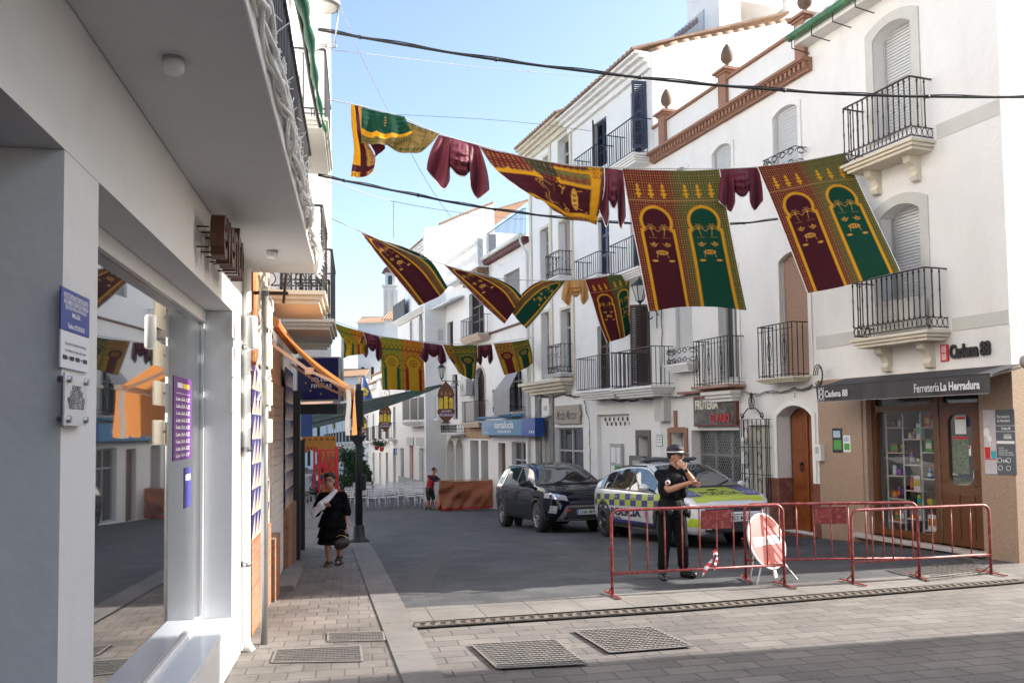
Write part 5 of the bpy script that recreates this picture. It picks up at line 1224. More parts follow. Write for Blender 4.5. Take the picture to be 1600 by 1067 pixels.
mb.build('tile_caps', BRICKC, PH)
# ================= house 4
sE_ = sat(829, 560); z_e4 = (zat(885, 170, .4)+zat(812, 228, .4))/2
H4 = House('cream_trim_house', 'tall white house with cream pilasters above the beige fashion shop sign', FR, [(sDg+.001, -2.6), (sE_, -2.6), (sE_, z_e4), (sD+.001, z_e4), (sD+.001, zsh-.001), (sDg+.001, zsh-.001)], WHITE3, depth=11)
for rect, k in (((873, 214, 890, 300), 'dark'), ((849, 245, 857, 300), 'dark'), ((845, 357, 858, 437), 'dark'), ((874, 343, 892, 438), 'blind'), ((847, 488, 859, 592), 'dark'), ((877, 483, 893, 586), 'dark')):
 r = FR.rect(*rect); r = (r[0], r[1]-.02, r[2], r[3]); wn = H4.window(r, k if k != 'dark' else 'glass', 0, .25, trim=.1, trimm=CREAM, tp=.02, m=FRAMEW if k == 'dark' else mat('grey_pink_blind', (.42, .36, .34), .6), mull=1)
rS4 = FR.rect(868, 668, 912, 800); H4.window((rS4[0], rS4[1], FR.gz(rS4[0])+.02, rS4[3]), 'glass', 0, .2, mull=1)
rP = FR.rect(847, 652, 861, 800); H4.window((rP[0], rP[1], FR.gz(rP[0])+.02, rP[3]), 'dark', 0, .1, name='door', m=mat('greige_stone', (.36, .33, .30), .5, var=.1))
H4.finish()
mb = MB();
for xa, xb in ((839, 847), (861, 867)): mb.fbox(FR, sat(xb, 700), sat(xa, 700), -2.4, FR.px(850, 618)[1], .001, .06)
mb.build('stone_column', mat('grey_green_stone', (.20, .20, .19), .6, var=.4, vscale=8, vstretch=(1, 1, .3)), H4.root)
mb = MB()
for x in (895, 862, 831): a = sat(x, 400); mb.fbox(FR, a-.07, a+.07, FR.px(860, 598)[1], z_e4-.3, .001, .05)
mb.build('pilasters', CREAM, H4.root)
balcony(H4, 853, 873, 396, 435, .5, 'rings', slab=.14, slabm=WHITE3); balcony(H4, 856, 876, 539, 584, .45, 'rings', slab=.10, slabm=WHITE3)
zc = FR.px(862, 592, .5)[1]; mb = MB(); moulded_slab(mb, FR, sD+.0, sE_-.0, zc-.42, zc, .5, 4, .10); mb.build('cornice', CREAM, H4.root)
eaves(H4, sD+.01, sE_+.1, z_e4, .45, CREAM)
r = FR.rect(867.5, 633, 905.5, 662, .08); t = thing('fashion_shop_sign', 'beige board with black script lettering over the fashion shop window', 'sign', tuple(FR.p(r[0], r[2], .04)))
w_ = r[1]-r[0]; h = r[3]-r[2]; q = [(r[0], r[2]), (r[1], r[2]), (r[1], r[2]+h*.3), (r[1]+.06, r[2]+h*.3), (r[1]+.06, r[2]+h*.62), (r[1], r[2]+h*.62), (r[1], r[3]), (r[0], r[3]), (r[0], r[2]+h*.7), (r[0]-.06, r[2]+h*.7), (r[0]-.06, r[2]+h*.4), (r[0], r[2]+h*.4)]
mb = MB(); mb.prism(q, FR, .03, .09); mb.build('board', mat('beige_board', (.36, .31, .25), .6), t)
mb = MB(); ftext(mb, FR, 'Modas Marcos', r[1]-w_*.08, r[2]+h*.22, r[0]+w_*.1, r[2]+h*.75, .0915, bold=.008, shear=.35); mb.build('lettering', INKD, t)
wall_box(846.5, 631, 858, 650, 'white box over the stone entrance left of the fashion shop', .15, PVC, 'box')
# ================= house 5: insurance office
sF_ = sat(765, 560); z_t5 = (zat(812, 372, .3)+zat(768, 398, .3))/2-.05
H5 = House('insurance_office_house', 'low white house with a roof terrace and the blue insurance office below', FR, rect_poly(sE_+.001, sF_, -3, z_t5), WHITE3, depth=9)
H5.window(FR.rect(787, 424, 812, 470), 'blind', 0, .15, m=mat('brown_grey_blind', (.3, .28, .27), .6))
H5.window(FR.rect(796, 578, 815, 643), 'glass', 0, .2)
rr = FR.rect(779, 692, 790, 790); H5.window((rr[0], rr[1], FR.gz(rr[0]), rr[3]), 'dark', 0, .15, m=WOOD, name='door')
rr = FR.rect(800, 690, 822, 790); H5.window((rr[0], rr[1], FR.gz(rr[0]), rr[3]), 'glass', 0, .2)
H5.finish()
MB().tube([FR.p(sE_+.05, z_t5+.12, .3), FR.p(sF_, z_t5+.12, .3)], .09, 10).build('gutter', PVC, H5.root)
MB().fbox(FR, sE_+.01, sF_, z_t5-.12, z_t5+.1, .001, .24).build('fascia', mat('dark_red_fascia', (.11, .02, .02), .6), H5.root)
mb = MB(); mb.tube([FR.p(sE_+.15, z_t5+.1, .3), FR.p(sE_+.15, z_t5-.15, .25), FR.p(sE_+.1, z_t5-.5, .07), FR.p(sE_+.1, -2, .07)], .045, 8); mb.build('downpipe', PVC, H5.root)
rail(FR, H5.root, sE_+.2, sF_-.1, z_t5+.15, z_t5+1.15, .1, gap=.12)
MB().fbox(FR, sF_-.35, sF_+.0, z_t5+.11, z_t5+1.1, -.2, .1).build('pier', WHITE3, H5.root)
mb = MB(); mb.fbox(FR, sE_+.02, sF_-.1, z_t5, z_t5+1.6, -6, -2.0); mb.build('upper_room', WHITE3, H5.root)
mb = MB(); mb.fbox(FR, sE_+.02, sF_-.1, z_t5+1.6, z_t5+2.1, -6, -1.8); mb.build('upper_fascia', mat('orange_render', (.6, .27, .13), .8), H5.root)
MB().tube([FR.p(sE_+.02, z_t5+2.16, -1.75), FR.p(sF_-.1, z_t5+2.16, -1.75)], .07, 8).build('gutter', PVC, H5.root)
balcony(H5, 770, 803, 607, 645, .45, 'rings', slab=.10, slabm=WHITE3); zz = FR.px(790, 512)[1]; MB().fbox(FR, sE_+.3, sF_-.1, zz-.06, zz, .001, .1).build('ledge', MATS['dark_red_fascia'], H5.root)
# cloth hung over the balcony
t = thing('balcony_shade', 'striped grey shade cloth slanting over the balcony above the insurance office', 'shade cloth', tuple(FR.p(sat(785, 600), 1.5, .4)))
mb = MB(); A, B = FR.px(797, 578, .05), FR.px(812, 575, .05); C, D = FR.px(771, 610, .55), FR.px(795, 606, .55)
mb.grid([[FR.p(*A, .05).lerp(FR.p(*B, .05), i/6).lerp(FR.p(*C, .52).lerp(FR.p(*D, .52), i/6), j/8) for j in range(9)] + [FR.p(*C, .53).lerp(FR.p(*D, .53), i/6)+Vector((0, 0, -.12*k)) for k in range(1, 9)] for i in range(7)]); mb.build('cloth', mat('striped_shade', (.34, .34, .35), .85, var=.3, vscale=40, vstretch=(1, 1, .05)), t)
# blue office sign
r = FR.rect(753, 656, 817, 680, .35); t = thing('insurance_sign', 'light blue office sign reading santalucia with a darker blue box at its right end', 'sign', tuple(FR.p(r[0], r[2], .2)))
MB().fbox(FR, r[0], r[1], r[2], r[3], .05, .36).build('panel', mat('sky_blue_sign', (.045, .22, .42), .3, var=.2, vscale=2), t)
r2 = FR.rect(817.5, 653, 838, 681, .35); MB().fbox(FR, r2[0], r[0]-.002, r2[2], r2[3], .05, .40).build('end_box', mat('royal_blue_box', (.02, .07, .30), .3), t)
MB().tube([FR.p(r[0]-.1, r[3]+.14, .42), FR.p(r[1]+.3, r[3]+.10, .42)], .05, 8).build('roller', MATS['sky_blue_sign'], t)
w_ = r[1]-r[0]; h = r[3]-r[2]
mb = MB(); ftext(mb, FR, 'santalucía', r[1]-w_*.34, r[2]+h*.45, r[1]-w_*.80, r[2]+h*.92, .364, bold=.02); ftext(mb, FR, 'SEGUROS', r[1]-w_*.42, r[2]+h*.16, r[1]-w_*.74, r[2]+h*.32, .364, bold=.03); ftext(mb, FR, 'tu oficina', r[1]-w_*.04, r[2]+h*.12, r[1]-w_*.22, r[2]+h*.3, .364, bold=.01)
for k in range(3): mb.fbox(FR, r2[0]+.12+.17*k, r2[0]+.2+.17*k, r2[2]+.1, r2[2]+.19, .401, .403)
mb.build('lettering', INKW, t)
# ================= house 6
sG_ = sat(697, 560); z_t6 = zat(745, 385, 0)
H6 = House('arcade_house', 'white house with a white balustrade, wooden balconies and twin stone arches', FR, rect_poly(sF_+.001, sG_, -3.5, zat(745, 428)), WHITE3, depth=9)
for rect, k, ar in (((733, 455, 756, 525), 'louvre', 0), ((699, 503, 708, 560), 'louvre', 0), ((707, 585, 715, 655), 'louvre', 0), ((742, 574, 758, 658), 'louvre', .5)):
 H6.window(FR.rect(*rect), k, ar, .2, trim=.12 if ar else 0, trimm=PINK)
for rect in ((699.5, 686, 711, 775), (713, 686, 725, 775)):
 r = FR.rect(*rect); H6.window((r[0], r[1], FR.gz(r[0]), r[3]), 'dark', (r[1]-r[0])/2-.01, .6, trim=.12, trimm=CREAM, m=mat('greige_recess', (.2, .18, .17), .7))
for rect in ((735, 688, 748, 775), (752, 688, 763, 775)):
 r = FR.rect(*rect); H6.window((r[0], r[1], FR.gz(r[0]), r[3]), 'dark', 0, .4, name='doorway', m=mat('brown_dark_doorway', (.05, .035, .03), .6))
H6.finish()
zb6 = zat(745, 428); mb = MB(); mb.fbox(FR, sF_-.05, sG_-1.5, zb6-.02, zb6+.14, -.5, .45); mb.fbox(FR, sF_+.0, sG_-1.5, zb6+1.02, zb6+1.14, .25, .47);
a = sF_+.1
while a < sG_-1.6: mb.lathe([(.05, 0), (.05, .05), (.035, .1), (.07, .25), (.075, .4), (.04, .62), (.03, .75), (.05, .88)], c=FR.p(a, zb6+.14, .36), n=8); a += .24
mb.fbox(FR, sF_-.05, sF_+.18, zb6+.14, zb6+1.16, .25, .48); mb.build('balustrade', WHITE3, H6.root)
mb = MB(); mb.fbox(FR, sF_-.03, sF_+2.4, zb6-.32, zb6-.021, .001, .5); mb.fbox(FR, sF_-.01, sF_+2.3, zb6-.5, zb6-.321, .001, .4); mb.build('wooden_cornice', mat('weathered_wood', (.25, .15, .09), .7, var=.4, vscale=8), H6.root)
balcony(H6, 720, 748, 496, 525, .5, 'plain', slab=.25, slabm=PINK, steps=4); balcony(H6, 722, 748, 627, 660, .4, 'plain', slab=.2, slabm=PINK, steps=3)
balcony(H6, 689, 713, 664, 677, .5, 'rings', slab=.1, slabm=WHITE3)
zz0, zz1 = zat(745, 684), zat(745, 666); MB().fbox(FR, sat(767, 680), sat(727, 680), zz0, zz1, .001, .06).build('timber_lintel', mat('pale_timber', (.42, .28, .17), .7, var=.2, vscale=8), H6.root)
mb = MB(); tile_roof(mb, FR, sat(726, 480), sat(682, 480), zat(703, 482), .7, .1, .35, .22, .08); mb.build('tile_hood', WHITE3, H6.root)
ac_unit(FR, sat(684, 525, .3), zat(680, 535, .3), .15, 'air conditioner high on the wall under the tiled hood'); ac_unit(FR, sat(728, 607, .3), zat(728, 618, .3), .15, 'air conditioner beside the arched wooden door', (.9, .7, .3))
# stucco wall that climbs behind house 6 to the neighbouring roof
G2 = Frame(FR.p(sG_-.002, 0, 0), -FR.n, -FR.sd)
g2 = [G2.px(x, y) for x, y in ((688, 352), (720, 338), (772, 318))]
SW = thing('stucco_party_wall', 'bare blotchy white party wall rising behind the balustrade', 'wall', tuple(G2.p(1, gz(40))))
MB().prism([(g2[0][0]-.8, -3), (g2[0][0]-.8, g2[0][1]-.2)]+g2+[(g2[-1][0], -3)], G2, -.3, 0).build('wall', WHITE2, SW)
mb = MB();
for (a, z), (b, z2) in zip(g2, g2[1:]):
 for i in range(14): mb.tube([G2.p(a+(b-a)*i/14, z+(z2-z)*i/14+.04, -.1), G2.p(a+(b-a)*(i+1)/14, z+(z2-z)*(i+1)/14+.06, -.1)], .09, 6)
mb.build('verge_tiles', TILE, SW)
# ================= house 7: white with arched windows and a panelled balcony
sH_ = sat(622, 560)
z_e7 = (zat(674, 362, .4)+zat(641, 394, .4))/2
H7 = House('arched_window_house', 'white house with arched upper windows and a long balcony of dark panels', FR, rect_poly(sG_+.001, sH_, -4, z_e7), WHITE3, depth=9)
for rect, k, ar in (((667, 480, 674, 536), 'louvre', .3), ((655, 490, 661, 540), 'louvre', .3), ((641, 500, 645, 545), 'louvre', .3), ((673, 395, 679, 430), 'louvre', .3), ((675, 575, 681, 650), 'louvre', .3), ((651, 590, 656, 650), 'louvre', 0), ((634, 598, 639, 650), 'louvre', 0)):
 H7.window(FR.rect(*rect), k, ar, .2, trim=.15, trimm=WHITE3)
for rect, m_ in (((640, 695, 646, 775), PM['red']), ((655, 700, 663, 775), FRAMEW), ((674, 690, 680, 775), GLASS), ((626, 700, 631, 775), GLASS)):
 r = FR.rect(*rect); H7.window((r[0], r[1], FR.gz(r[0]), r[3]), 'dark', 0, .15, m=m_, name='door')
H7.finish()
eaves(H7, sG_, sH_, z_e7, .4, WHITE3)
zc = zat(645, 485, .4); mb = MB(); moulded_slab(mb, FR, sG_+.3, sH_, zc-.25, zc, .4, 4, .08); mb.build('cornice', WHITE3, H7.root)
r = FR.rect(623, 440, 634, 478, .3); MB().fbox(FR, sH_-3, sH_, zc+.05, zc+1.0, .25, .3).build('balcony_panel', mat('dark_mesh_panel', (.04, .045, .05), .6, var=.3, vscale=5), H7.root)
zf = zat(652, 656, .6); mb = MB(); moulded_slab(mb, FR, sat(684, 650, .6), sat(626, 650, .6), zf-.3, zf, .62, 3, .1); mb.build('balcony_slab', WHITE3, H7.root)
a0_, a1_ = sat(680, 640, .6), sat(627, 640, .6); zt = zat(652, 621, .6)
for k in range(4):
 a, b = a0_+(a1_-a0_)*k/4, a0_+(a1_-a0_)*(k+1)/4; MB().fbox(FR, a+.12, b-.12, zf+.05, zt, .5, .54).build('balcony_panel', MATS['dark_mesh_panel'], H7.root)
mb = MB()
for k in range(5): a = a0_+(a1_-a0_)*k/4; mb.fbox(FR, a-.05, a+.05, zf, zt+.05, .49, .55)
mb.build('panel_posts', WHITE3, H7.root)
MB().fbox(FR, sG_+.2, sH_, -4, gz(45)+.9, .001, .03).build('grey_dado', mat('grey_dado', (.36, .37, .38), .7), H7.root)
for x0, x1 in ((635, 645), (650, 662)):
 r = FR.rect(x0, 683, x1, 696, .06); MB().fbox(FR, r[0], r[1], r[2], r[3], .001, .05).build('shop_board', mat('pale_board_%d' % x0, (.5, .5, .5), .6), H7.root)
# ================= more distant houses on the right
FX = Frame(FR.p(sH_, 0), (-.30, .954), (-.954, -.30))
labels = ['narrow pale house with a low dark balcony just past the arched window house', 'white house with a brown shopfront further down the right side', 'cream house with grey shutters in the distance on the right', 'last pale house at the far bend of the street']
a = .02; spans = [9, 10, 12, 18]; hts = [(612, 548), (600, 560), (585, 590), (565, 590)]
for k, (L, lab) in enumerate(zip(spans, labels)):
 zt = 6.5-k*.5 - 1.0
 Hn = House(('distant_house'), lab, FX, rect_poly(a, a+L-.01, -6, zt), (WHITE3, WHITE, mat('cream_render', (.7, .62, .5), .9), WHITE3)[k], depth=10)
 n = int(L/2.6)
 for i in range(n):
  c = a+L*(i+.5)/n; g0 = FX.gz(c)
  Hn.window((c-.5, c+.5, g0+.02, g0+2.4), 'dark', 0, .2, m=(GLASS, WOODD, FRAMEW, WOODD)[(i+k) % 4], name='door')
  for fl in (3.3, 6.2):
   if g0+fl+2 < zt-.3: Hn.window((c-.45, c+.45, g0+fl, g0+fl+1.9), 'louvre', 0, .2)
 Hn.finish()
 for i in range(n):
  c = a+L*(i+.5)/n; g0 = FX.gz(c)
  mb = MB(); moulded_slab(mb, FX, c-.8, c+.8, g0+3.1, g0+3.25, .5, 2, .05); mb.build('balcony_slab', WHITE3, Hn.root); rail(FX, Hn.root, c-.75, c+.75, g0+3.25, g0+4.2, .45, gap=.2, w=.02)
 mb = MB(); mb.fbox(FX, a, a+L-.01, zt-.3, zt-.001, .001, .3); mb.build('eaves', WHITE3, Hn.root)
 mb = MB(); tile_roof(mb, FX, a, a+L-.01, zt+.02, .4, 4, .35, .3, .1); mb.build('roof', TILE, Hn.root)
 a += L
# houses closing the street
def end_house(name, label, x0, x1, ytop, Y, m=None, roof=True, win=3, floors=3):
 A = at_y(x0, ytop, Y); B = at_y(x1, ytop, Y); f = Frame((A.x, Y), (1, 0), (0, -1)); w_ = B.x-A.x; g0 = gz(Y)
 Hn = House(name, label, f, rect_poly(0, w_, g0-1, A.z), m or WHITE3, depth=12)
 for i in range(win):
  for fl in range(floors):
   c = w_*(i+.5)/win; z = g0+.1+fl*3.1
   if z+2.3 < A.z: Hn.window((c-w_/win*.16, c+w_/win*.16, z+.3, z+2.2), 'louvre', 0, .2)
 Hn.finish()
 if roof:
  mb = MB(); tile_roof(mb, f, -.3, w_+.3, A.z, .35, 5, .3, .3, .1); mb.build('roof', TILE, Hn.root)
 return Hn, f, w_, A.z
end_house('distant_house', 'white house closing the view behind the orange arch banner', 430, 520, 640, 104, win=6)
end_house('distant_house', 'pale three storey house right behind the red letter frame', 521, 552, 632, 98, win=4)
end_house('distant_house', 'tall white house over the street end between flags and lamps', 530, 566, 590, 120, win=3, floors=5)
end_house('distant_house', 'white house with a brown roof edge below the church tower', 559, 604, 505, 125, win=3, floors=5)
end_house('distant_house', 'bluish white house wall behind the olive and orange banner', 600, 640, 500, 96, m=WHITE2, win=2, floors=4)
# church tower
Yt = 130; A = at_y(599, 470, Yt); B = at_y(620, 470, Yt); g0 = gz(Yt); w_ = B.x-A.x; cx = (A.x+B.x)/2
t = thing('church_tower', 'slim white church tower with cream strips and a red tiled cap', 'tower', (cx, Yt, g0))
z1 = at_y(610, 448, Yt).z; z2 = at_y(610, 425, Yt).z; z3 = at_y(610, 412, Yt).z
MB().box((cx, Yt+w_/2, (g0+z1)/2), (w_, w_, z1-g0)).build('shaft', WHITE2, t)
mb = MB(); mb.box((cx-w_*.25, Yt-.06, (z1+at_y(600, 515, Yt).z)/2-.6), (w_*.14, .1, z1-at_y(600, 515, Yt).z)); mb.box((cx+w_*.2, Yt-.06, (z1+at_y(600, 515, Yt).z)/2-.6), (w_*.14, .1, z1-at_y(600, 515, Yt).z)); mb.build('strips', CREAM, t)
MB().box((cx, Yt+w_/2, z1+.15), (w_*1.2, w_*1.2, .3)).build('cornice', WHITE3, t)
MB().box((cx, Yt+w_/2, (z1+z2)/2), (w_*.8, w_*.8, z2-z1)).build('belfry', WHITE3, t); MB().box((cx, Yt+.08*w_, (z1+z2)/2-.1), (w_*.3, .2, (z2-z1)*.6)).build('opening', MATS['blue_grey_louvre'], t)
mb = MB(); mb.lathe([(w_*.72, z2), (w_*.5, z2+(z3-z2)*.6), (.05, z3)], c=(cx, Yt+w_/2, 0), n=8, smooth=False); mb.build('roof', mat('dark_red_tile', (.2, .07, .06), .7), t)
Ha, f, w2, zz = end_house('distant_house', 'sunlit white wall with clay pots beside the church tower', 618, 652, 452, 110, m=WHITE2, roof=False, win=0)
# ------------------------------------------------------------------ hanging banners
def L3c(*c): return np.array(lin(c))
C_BUR = L3c(66, 16, 26)*1.0; C_GRN = L3c(10, 62, 44); C_YEL = L3c(205, 145, 25); C_TAN = L3c(158, 118, 66); C_RED = L3c(100, 32, 28); C_OLV = L3c(72, 82, 42)
def seg(x, y, x0, y0, x1, y1):
 dx, dy = x1-x0, y1-y0; t = np.clip(((x-x0)*dx+(y-y0)*dy)/(dx*dx+dy*dy+1e-9), 0, 1)
 return np.hypot(x-x0-t*dx, y-y0-t*dy)
def mixc(c, col, m): return c*(1-m[..., None]) + col*m[..., None]
def st(d, w): return np.clip(.5-d/w, 0, 1)
AR = 1.5     # banner height over width
def motif(x, y, c, cx, w):
 """palms, pots, low table and slippers, x y in banner units (x 0..1, y 0..AR)"""
 Y = L3c(205, 150, 62); k = w/.30
 for sg in (-1, 1):
  px = cx+sg*.074*k; py = .615
  for a in (-3.05, -2.45, -1.9, -1.25, -.7, -.1):
   ex, ey = px+.074*k*math.cos(a), py+.068*math.sin(a)+.030*abs(math.cos(a))
   mx, my = px+.034*k*math.cos(a), py+.050*math.sin(a)-.006
   c = mixc(c, Y, st(np.minimum(seg(x, y, px, py, mx, my), seg(x, y, mx, my, ex, ey))-.0022, .005))
  c = mixc(c, Y, st(seg(x, y, px, py, px-sg*.016*k, py+.07)-.0025, .005))
  d = np.maximum(seg(x, y, px-.04*k, .705, px+.045*k, .705)-.002, -(np.sin(x*420)+.2)*.01); c = mixc(c, Y*.9, st(d, .004))
  px = cx+sg*.070*k; c = mixc(c, Y, st(np.abs(np.hypot((x-px)/1.15, y-.785)-.014)-.004, .006)); c = mixc(c, Y, st(seg(x, y, px, .765, px, .758)-.006, .005))
  c = mixc(c, Y, st(seg(x, y, px-sg*.018, .785, px-sg*.042*k, .768)-.003, .005)); c = mixc(c, Y, st(np.abs(np.hypot(x-px-sg*.024, y-.78)-.013)-.0025, .005))
  c = mixc(c, Y, st(np.hypot((x-(cx+sg*.092*k))/2.6, (y-.960))-.0115, .006)); c = mixc(c, C_BUR, st(seg(x, y, cx+sg*.06*k, .955, cx+sg*.10*k, .952)-.0015, .003)*.7)
 e = np.hypot((x-cx)/(.068*k), (y-.868)/.026); c = mixc(c, Y, st(e-1, .12)); c = mixc(c, C_BUR*.6, st(np.abs(e-.84)-.03, .06)*.6)
 for q in (-.03, 0, .03): c = mixc(c, C_BUR*.8, st(np.maximum(np.abs(x-cx-q*k)-.010, np.abs(y-.868)-.013), .006)*.75)
 for q in (-.055, .055): c = mixc(c, Y, st(seg(x, y, cx+q*k, .888, cx+q*1.15*k, .925)-.0025, .004))
 return c
def arch_d(x, y, cx, hw, top):
 body = np.maximum(np.abs(x-cx)-hw, (top+.255)-y)
 head = np.hypot((x-cx)*1.0, (y-(top+.145))*1.0)-hw*.93
 tip = np.maximum(np.abs(x-cx)*.85-(y-top)*.9, y-(top+.09))
 neck = np.maximum(np.abs(x-cx)-hw*.80, np.abs(y-(top+.235))-.045)
 sh = np.hypot(np.abs(x-cx)-hw*.45, y-(top+.285))-hw*.55
 return np.minimum(np.minimum(np.minimum(body, head), sh), np.minimum(tip, neck))
def pat_palm(u, v):
 x = u; y = v*AR; c = np.zeros(u.shape+(3,))
 m = np.clip((u-.44)/.12, 0, 1); jit = (np.sin(u*260)*np.sin(v*390) > 0)*.4-.2
 m = np.clip(m+jit*(np.abs(u-.5) < .07), 0, 1)
 c = C_RED*(1-m[..., None]) + C_OLV*m[..., None]
 k = 2*PI*40; dots = (np.sin(x*k) > .25) & (np.sin(y*k) > .25)
 c = np.where(dots[..., None], C_TAN, c)
 for cx, base in ((.255, C_BUR), (.745, C_GRN)):
  for dx in (-.13, 0, .13):
   px = cx+dx; Y = C_YEL
   for (yy, ww, hh) in ((.165, .018, .03), (.205, .030, .022), (.245, .036, .022)):
    d = np.abs(x-px)/ww+np.abs(y-yy)/hh-1; c = mixc(c, Y, st(d, .3))
   d = np.maximum(np.abs(x-px)-.012, np.abs(y-.265)-.02); c = mixc(c, Y, st(d, .01))
  d = np.abs(y-.31)-.005; c = mixc(c, C_TAN, st(d, .008))
  a = arch_d(x, y, cx, .150, .385)
  c = mixc(c, C_YEL, st(a-.030, .008)); a2 = a
  c = mixc(c, base, st(a2, .008))
  inside = st(a2, .008)
  c2 = motif(x, y, c.copy(), cx, .28); c = c*(1-inside[..., None]) + c2*inside[..., None]
 return c
def make_keyhole(A1, B1, C1, A2, B2, C2):
 """two panels: ground colour, dark line colour, fill colour"""
 def f(u, v):
  x = u; y = v*1.25; c = np.zeros(u.shape+(3,))
  for lo, (A, B, Cc) in ((0, (A1, B1, C1)), (.5, (A2, B2, C2))):
   inn = (u >= lo) & (u < lo+.5); cx = lo+.25
   cc = np.broadcast_to(A, u.shape+(3,)).copy()
   k = 2*PI*46; dd = (np.sin(x*k)*np.sin(y*k) > .35); cc = np.where(dd[..., None], Cc*.8+.2*A, cc)
   for i in range(5):
    px = lo+.05+.1*i; d = np.abs(x-px)*1.2+np.abs(y-.20)-.055; cc = mixc(cc, B, st(np.abs(d)-.010, .01)); cc = mixc(cc, Cc, st(d+.012, .01))
   for yy in (.25, .27): cc = mixc(cc, B, st(np.abs(y-yy)-.004, .006))
   head = np.hypot(x-cx, y-.56)-.165; body = np.maximum(np.abs(x-cx)-.115, .56-y); a = np.minimum(head, body)
   cc = mixc(cc, B, st(a-.035, .008)); ring = np.hypot(x-cx, y-.56); ang = np.arctan2(y-.56, x-cx)
   dots = (np.sin(ang*16) > 0)&(ring > .165)&(ring < .195)&(y < .6); cc = np.where(dots[..., None], Cc, cc)
   cc = mixc(cc, Cc, st(a, .008));
   cols = np.maximum(np.abs(np.abs(x-cx)-.165)-.022, .74-y); cc = mixc(cc, B, st(cols, .008)); cap = np.maximum(np.abs(np.abs(x-cx)-.16)-.04, np.abs(y-.72)-.02); cc = mixc(cc, B, st(cap, .008))
   cc = mixc(cc, B, st(np.abs(ring-.08)-.008, .008)); cc = mixc(cc, B*.5+.5*Cc, st(np.abs(np.sin(ang*5))*ring-.012, .01)*(ring < .08)); cc = mixc(cc, B, st(np.abs(ring-.03)-.006, .006))
   c = np.where(inn[..., None], cc, c)
  return c
 return f
OLG = L3c(112, 118, 38); YLW = L3c(170, 128, 22); ORR = L3c(165, 92, 28)
pat_key1 = make_keyhole(OLG, L3c(28, 70, 40), YLW, ORR, L3c(115, 28, 26), YLW*1.05)
def swapk(A1, B1, C1, A2, B2, C2):
 g = make_keyhole(A1, B1, C1, A2, B2, C2); return g
pat_key2 = make_keyhole(L3c(150, 105, 40), YLW, L3c(85, 20, 26), L3c(95, 92, 38), YLW, L3c(14, 52, 34))
CLOTH = vcol_mat('printed_cloth', .85, .25, 260, trans=.18)
def cat_interp(P, t):
 """Catmull-Rom through a list of points, t 0..1"""
 n = len(P)-1; f = min(max(t, 0), 1)*n; i = min(int(f), n-1); f -= i
 p0 = P[max(i-1, 0)] if i > 0 else P[0]*2-P[1]; p1, p2 = P[i], P[i+1]; p3 = P[i+2] if i+2 <= n else P[n]*2-P[n-1]
 return .5*((2*p1)+(p2-p0)*f+(2*p0-5*p1+4*p2-p3)*f*f+(3*p1-p0-3*p2+p3)*f*f*f)
def cloth_sheet(verts, faces, cols, ctrl, pat, nu, nv, uv=(0, 1, 0, 1), fold=0.02, seed=0, fu=6.0, axis=Vector((0, 1, 0))):
 """ctrl: rows (v) of columns (u) of world points"""
 rng = random.Random(seed); ph = [rng.random()*6 for _ in range(6)]
 k = len(verts)
 for j in range(nv+1):
  v = j/nv; colp = None
  cpts = [cat_interp([row[i] for row in ctrl], v) for i in range(len(ctrl[0]))]
  for i in range(nu+1):
   u = i/nu; p = cat_interp(cpts, u)
   w_ = fold*(.25+v)*(math.sin(u*fu+ph[0]+v*2.2)+.5*math.sin(u*fu*2.3+ph[1]-v*3)+.35*math.sin(v*5+ph[2]+u*3)) + fold*.12*math.sin(v*38+ph[3]+2*math.sin(u*7))*math.sin(u*9+ph[4])
   verts.append(p+axis*w_)
 for j in range(nv):
  for i in range(nu): a = k+j*(nu+1)+i; faces.append((a, a+1, a+nu+2, a+nu+1))
 U, V = np.meshgrid(np.linspace(uv[0], uv[1], nu+1), np.linspace(uv[2], uv[3], nv+1)); cols.append(pat(U, V).reshape(-1, 3))
def finish_cloth(name, label, cat, group, verts, faces, cols, mat_, hem=True, hems=(), parts=True):
 c = sum(verts, Vector())/len(verts); top = max(v.z for v in verts)
 t = thing(name, label, cat, (c.x, c.y, top), group=group, world=True)
 me = bpy.data.meshes.new('cloth'); o = t.location
 me.from_pydata([(v.x-o.x, v.y-o.y, v.z-o.z) for v in verts], [], faces); me.polygons.foreach_set('use_smooth', [True]*len(faces))
 if cols is not None:
  at = me.color_attributes.new('Col', 'FLOAT_COLOR', 'POINT'); A = np.concatenate(cols); A = np.concatenate([A, np.ones((len(A), 1))], 1); at.data.foreach_set('color', A.astype(np.float32).ravel())
 me.materials.append(mat_); me.update(); ob = bpy.data.objects.new('cloth', me); COL.objects.link(ob); ob.parent = t
 if hems:
  mb = MB()
  for h in hems: mb.tube([verts[i]+Vector((0, -.004, 0)) for i in h], .007, 4, caps=False)
  mb.build('white_hem', PM['white'], t)
 return t
def banner(label, quad, Y, pat, nu, nv, group, fold=.03, seed=1, dy=None, uv=(0, 1, 0, 1), mid=None, fu=6.0, hem=True, name='banner'):
 """quad: rows of image positions measured on the upright plane(s) Y of each corner"""
 rows = []
 for j, row in enumerate(quad):
  rr = []
  for i, q in enumerate(row):
   y = q[2] if len(q) > 2 else Y
   rr.append(at_y(q[0], q[1], y))
  rows.append(rr)
 verts, faces, cols = [], [], []
 cloth_sheet(verts, faces, cols, rows, pat, nu, nv, uv, fold, seed, fu)
 L = [j*(nu+1) for j in range(nv+1)][::4]; R = [j*(nu+1)+nu for j in range(nv+1)][::4]
 return finish_cloth(name, label, 'banner', group, verts, faces, cols, CLOTH, hems=(L, R) if hem else ())
G1 = 'patterned banners strung across the street'
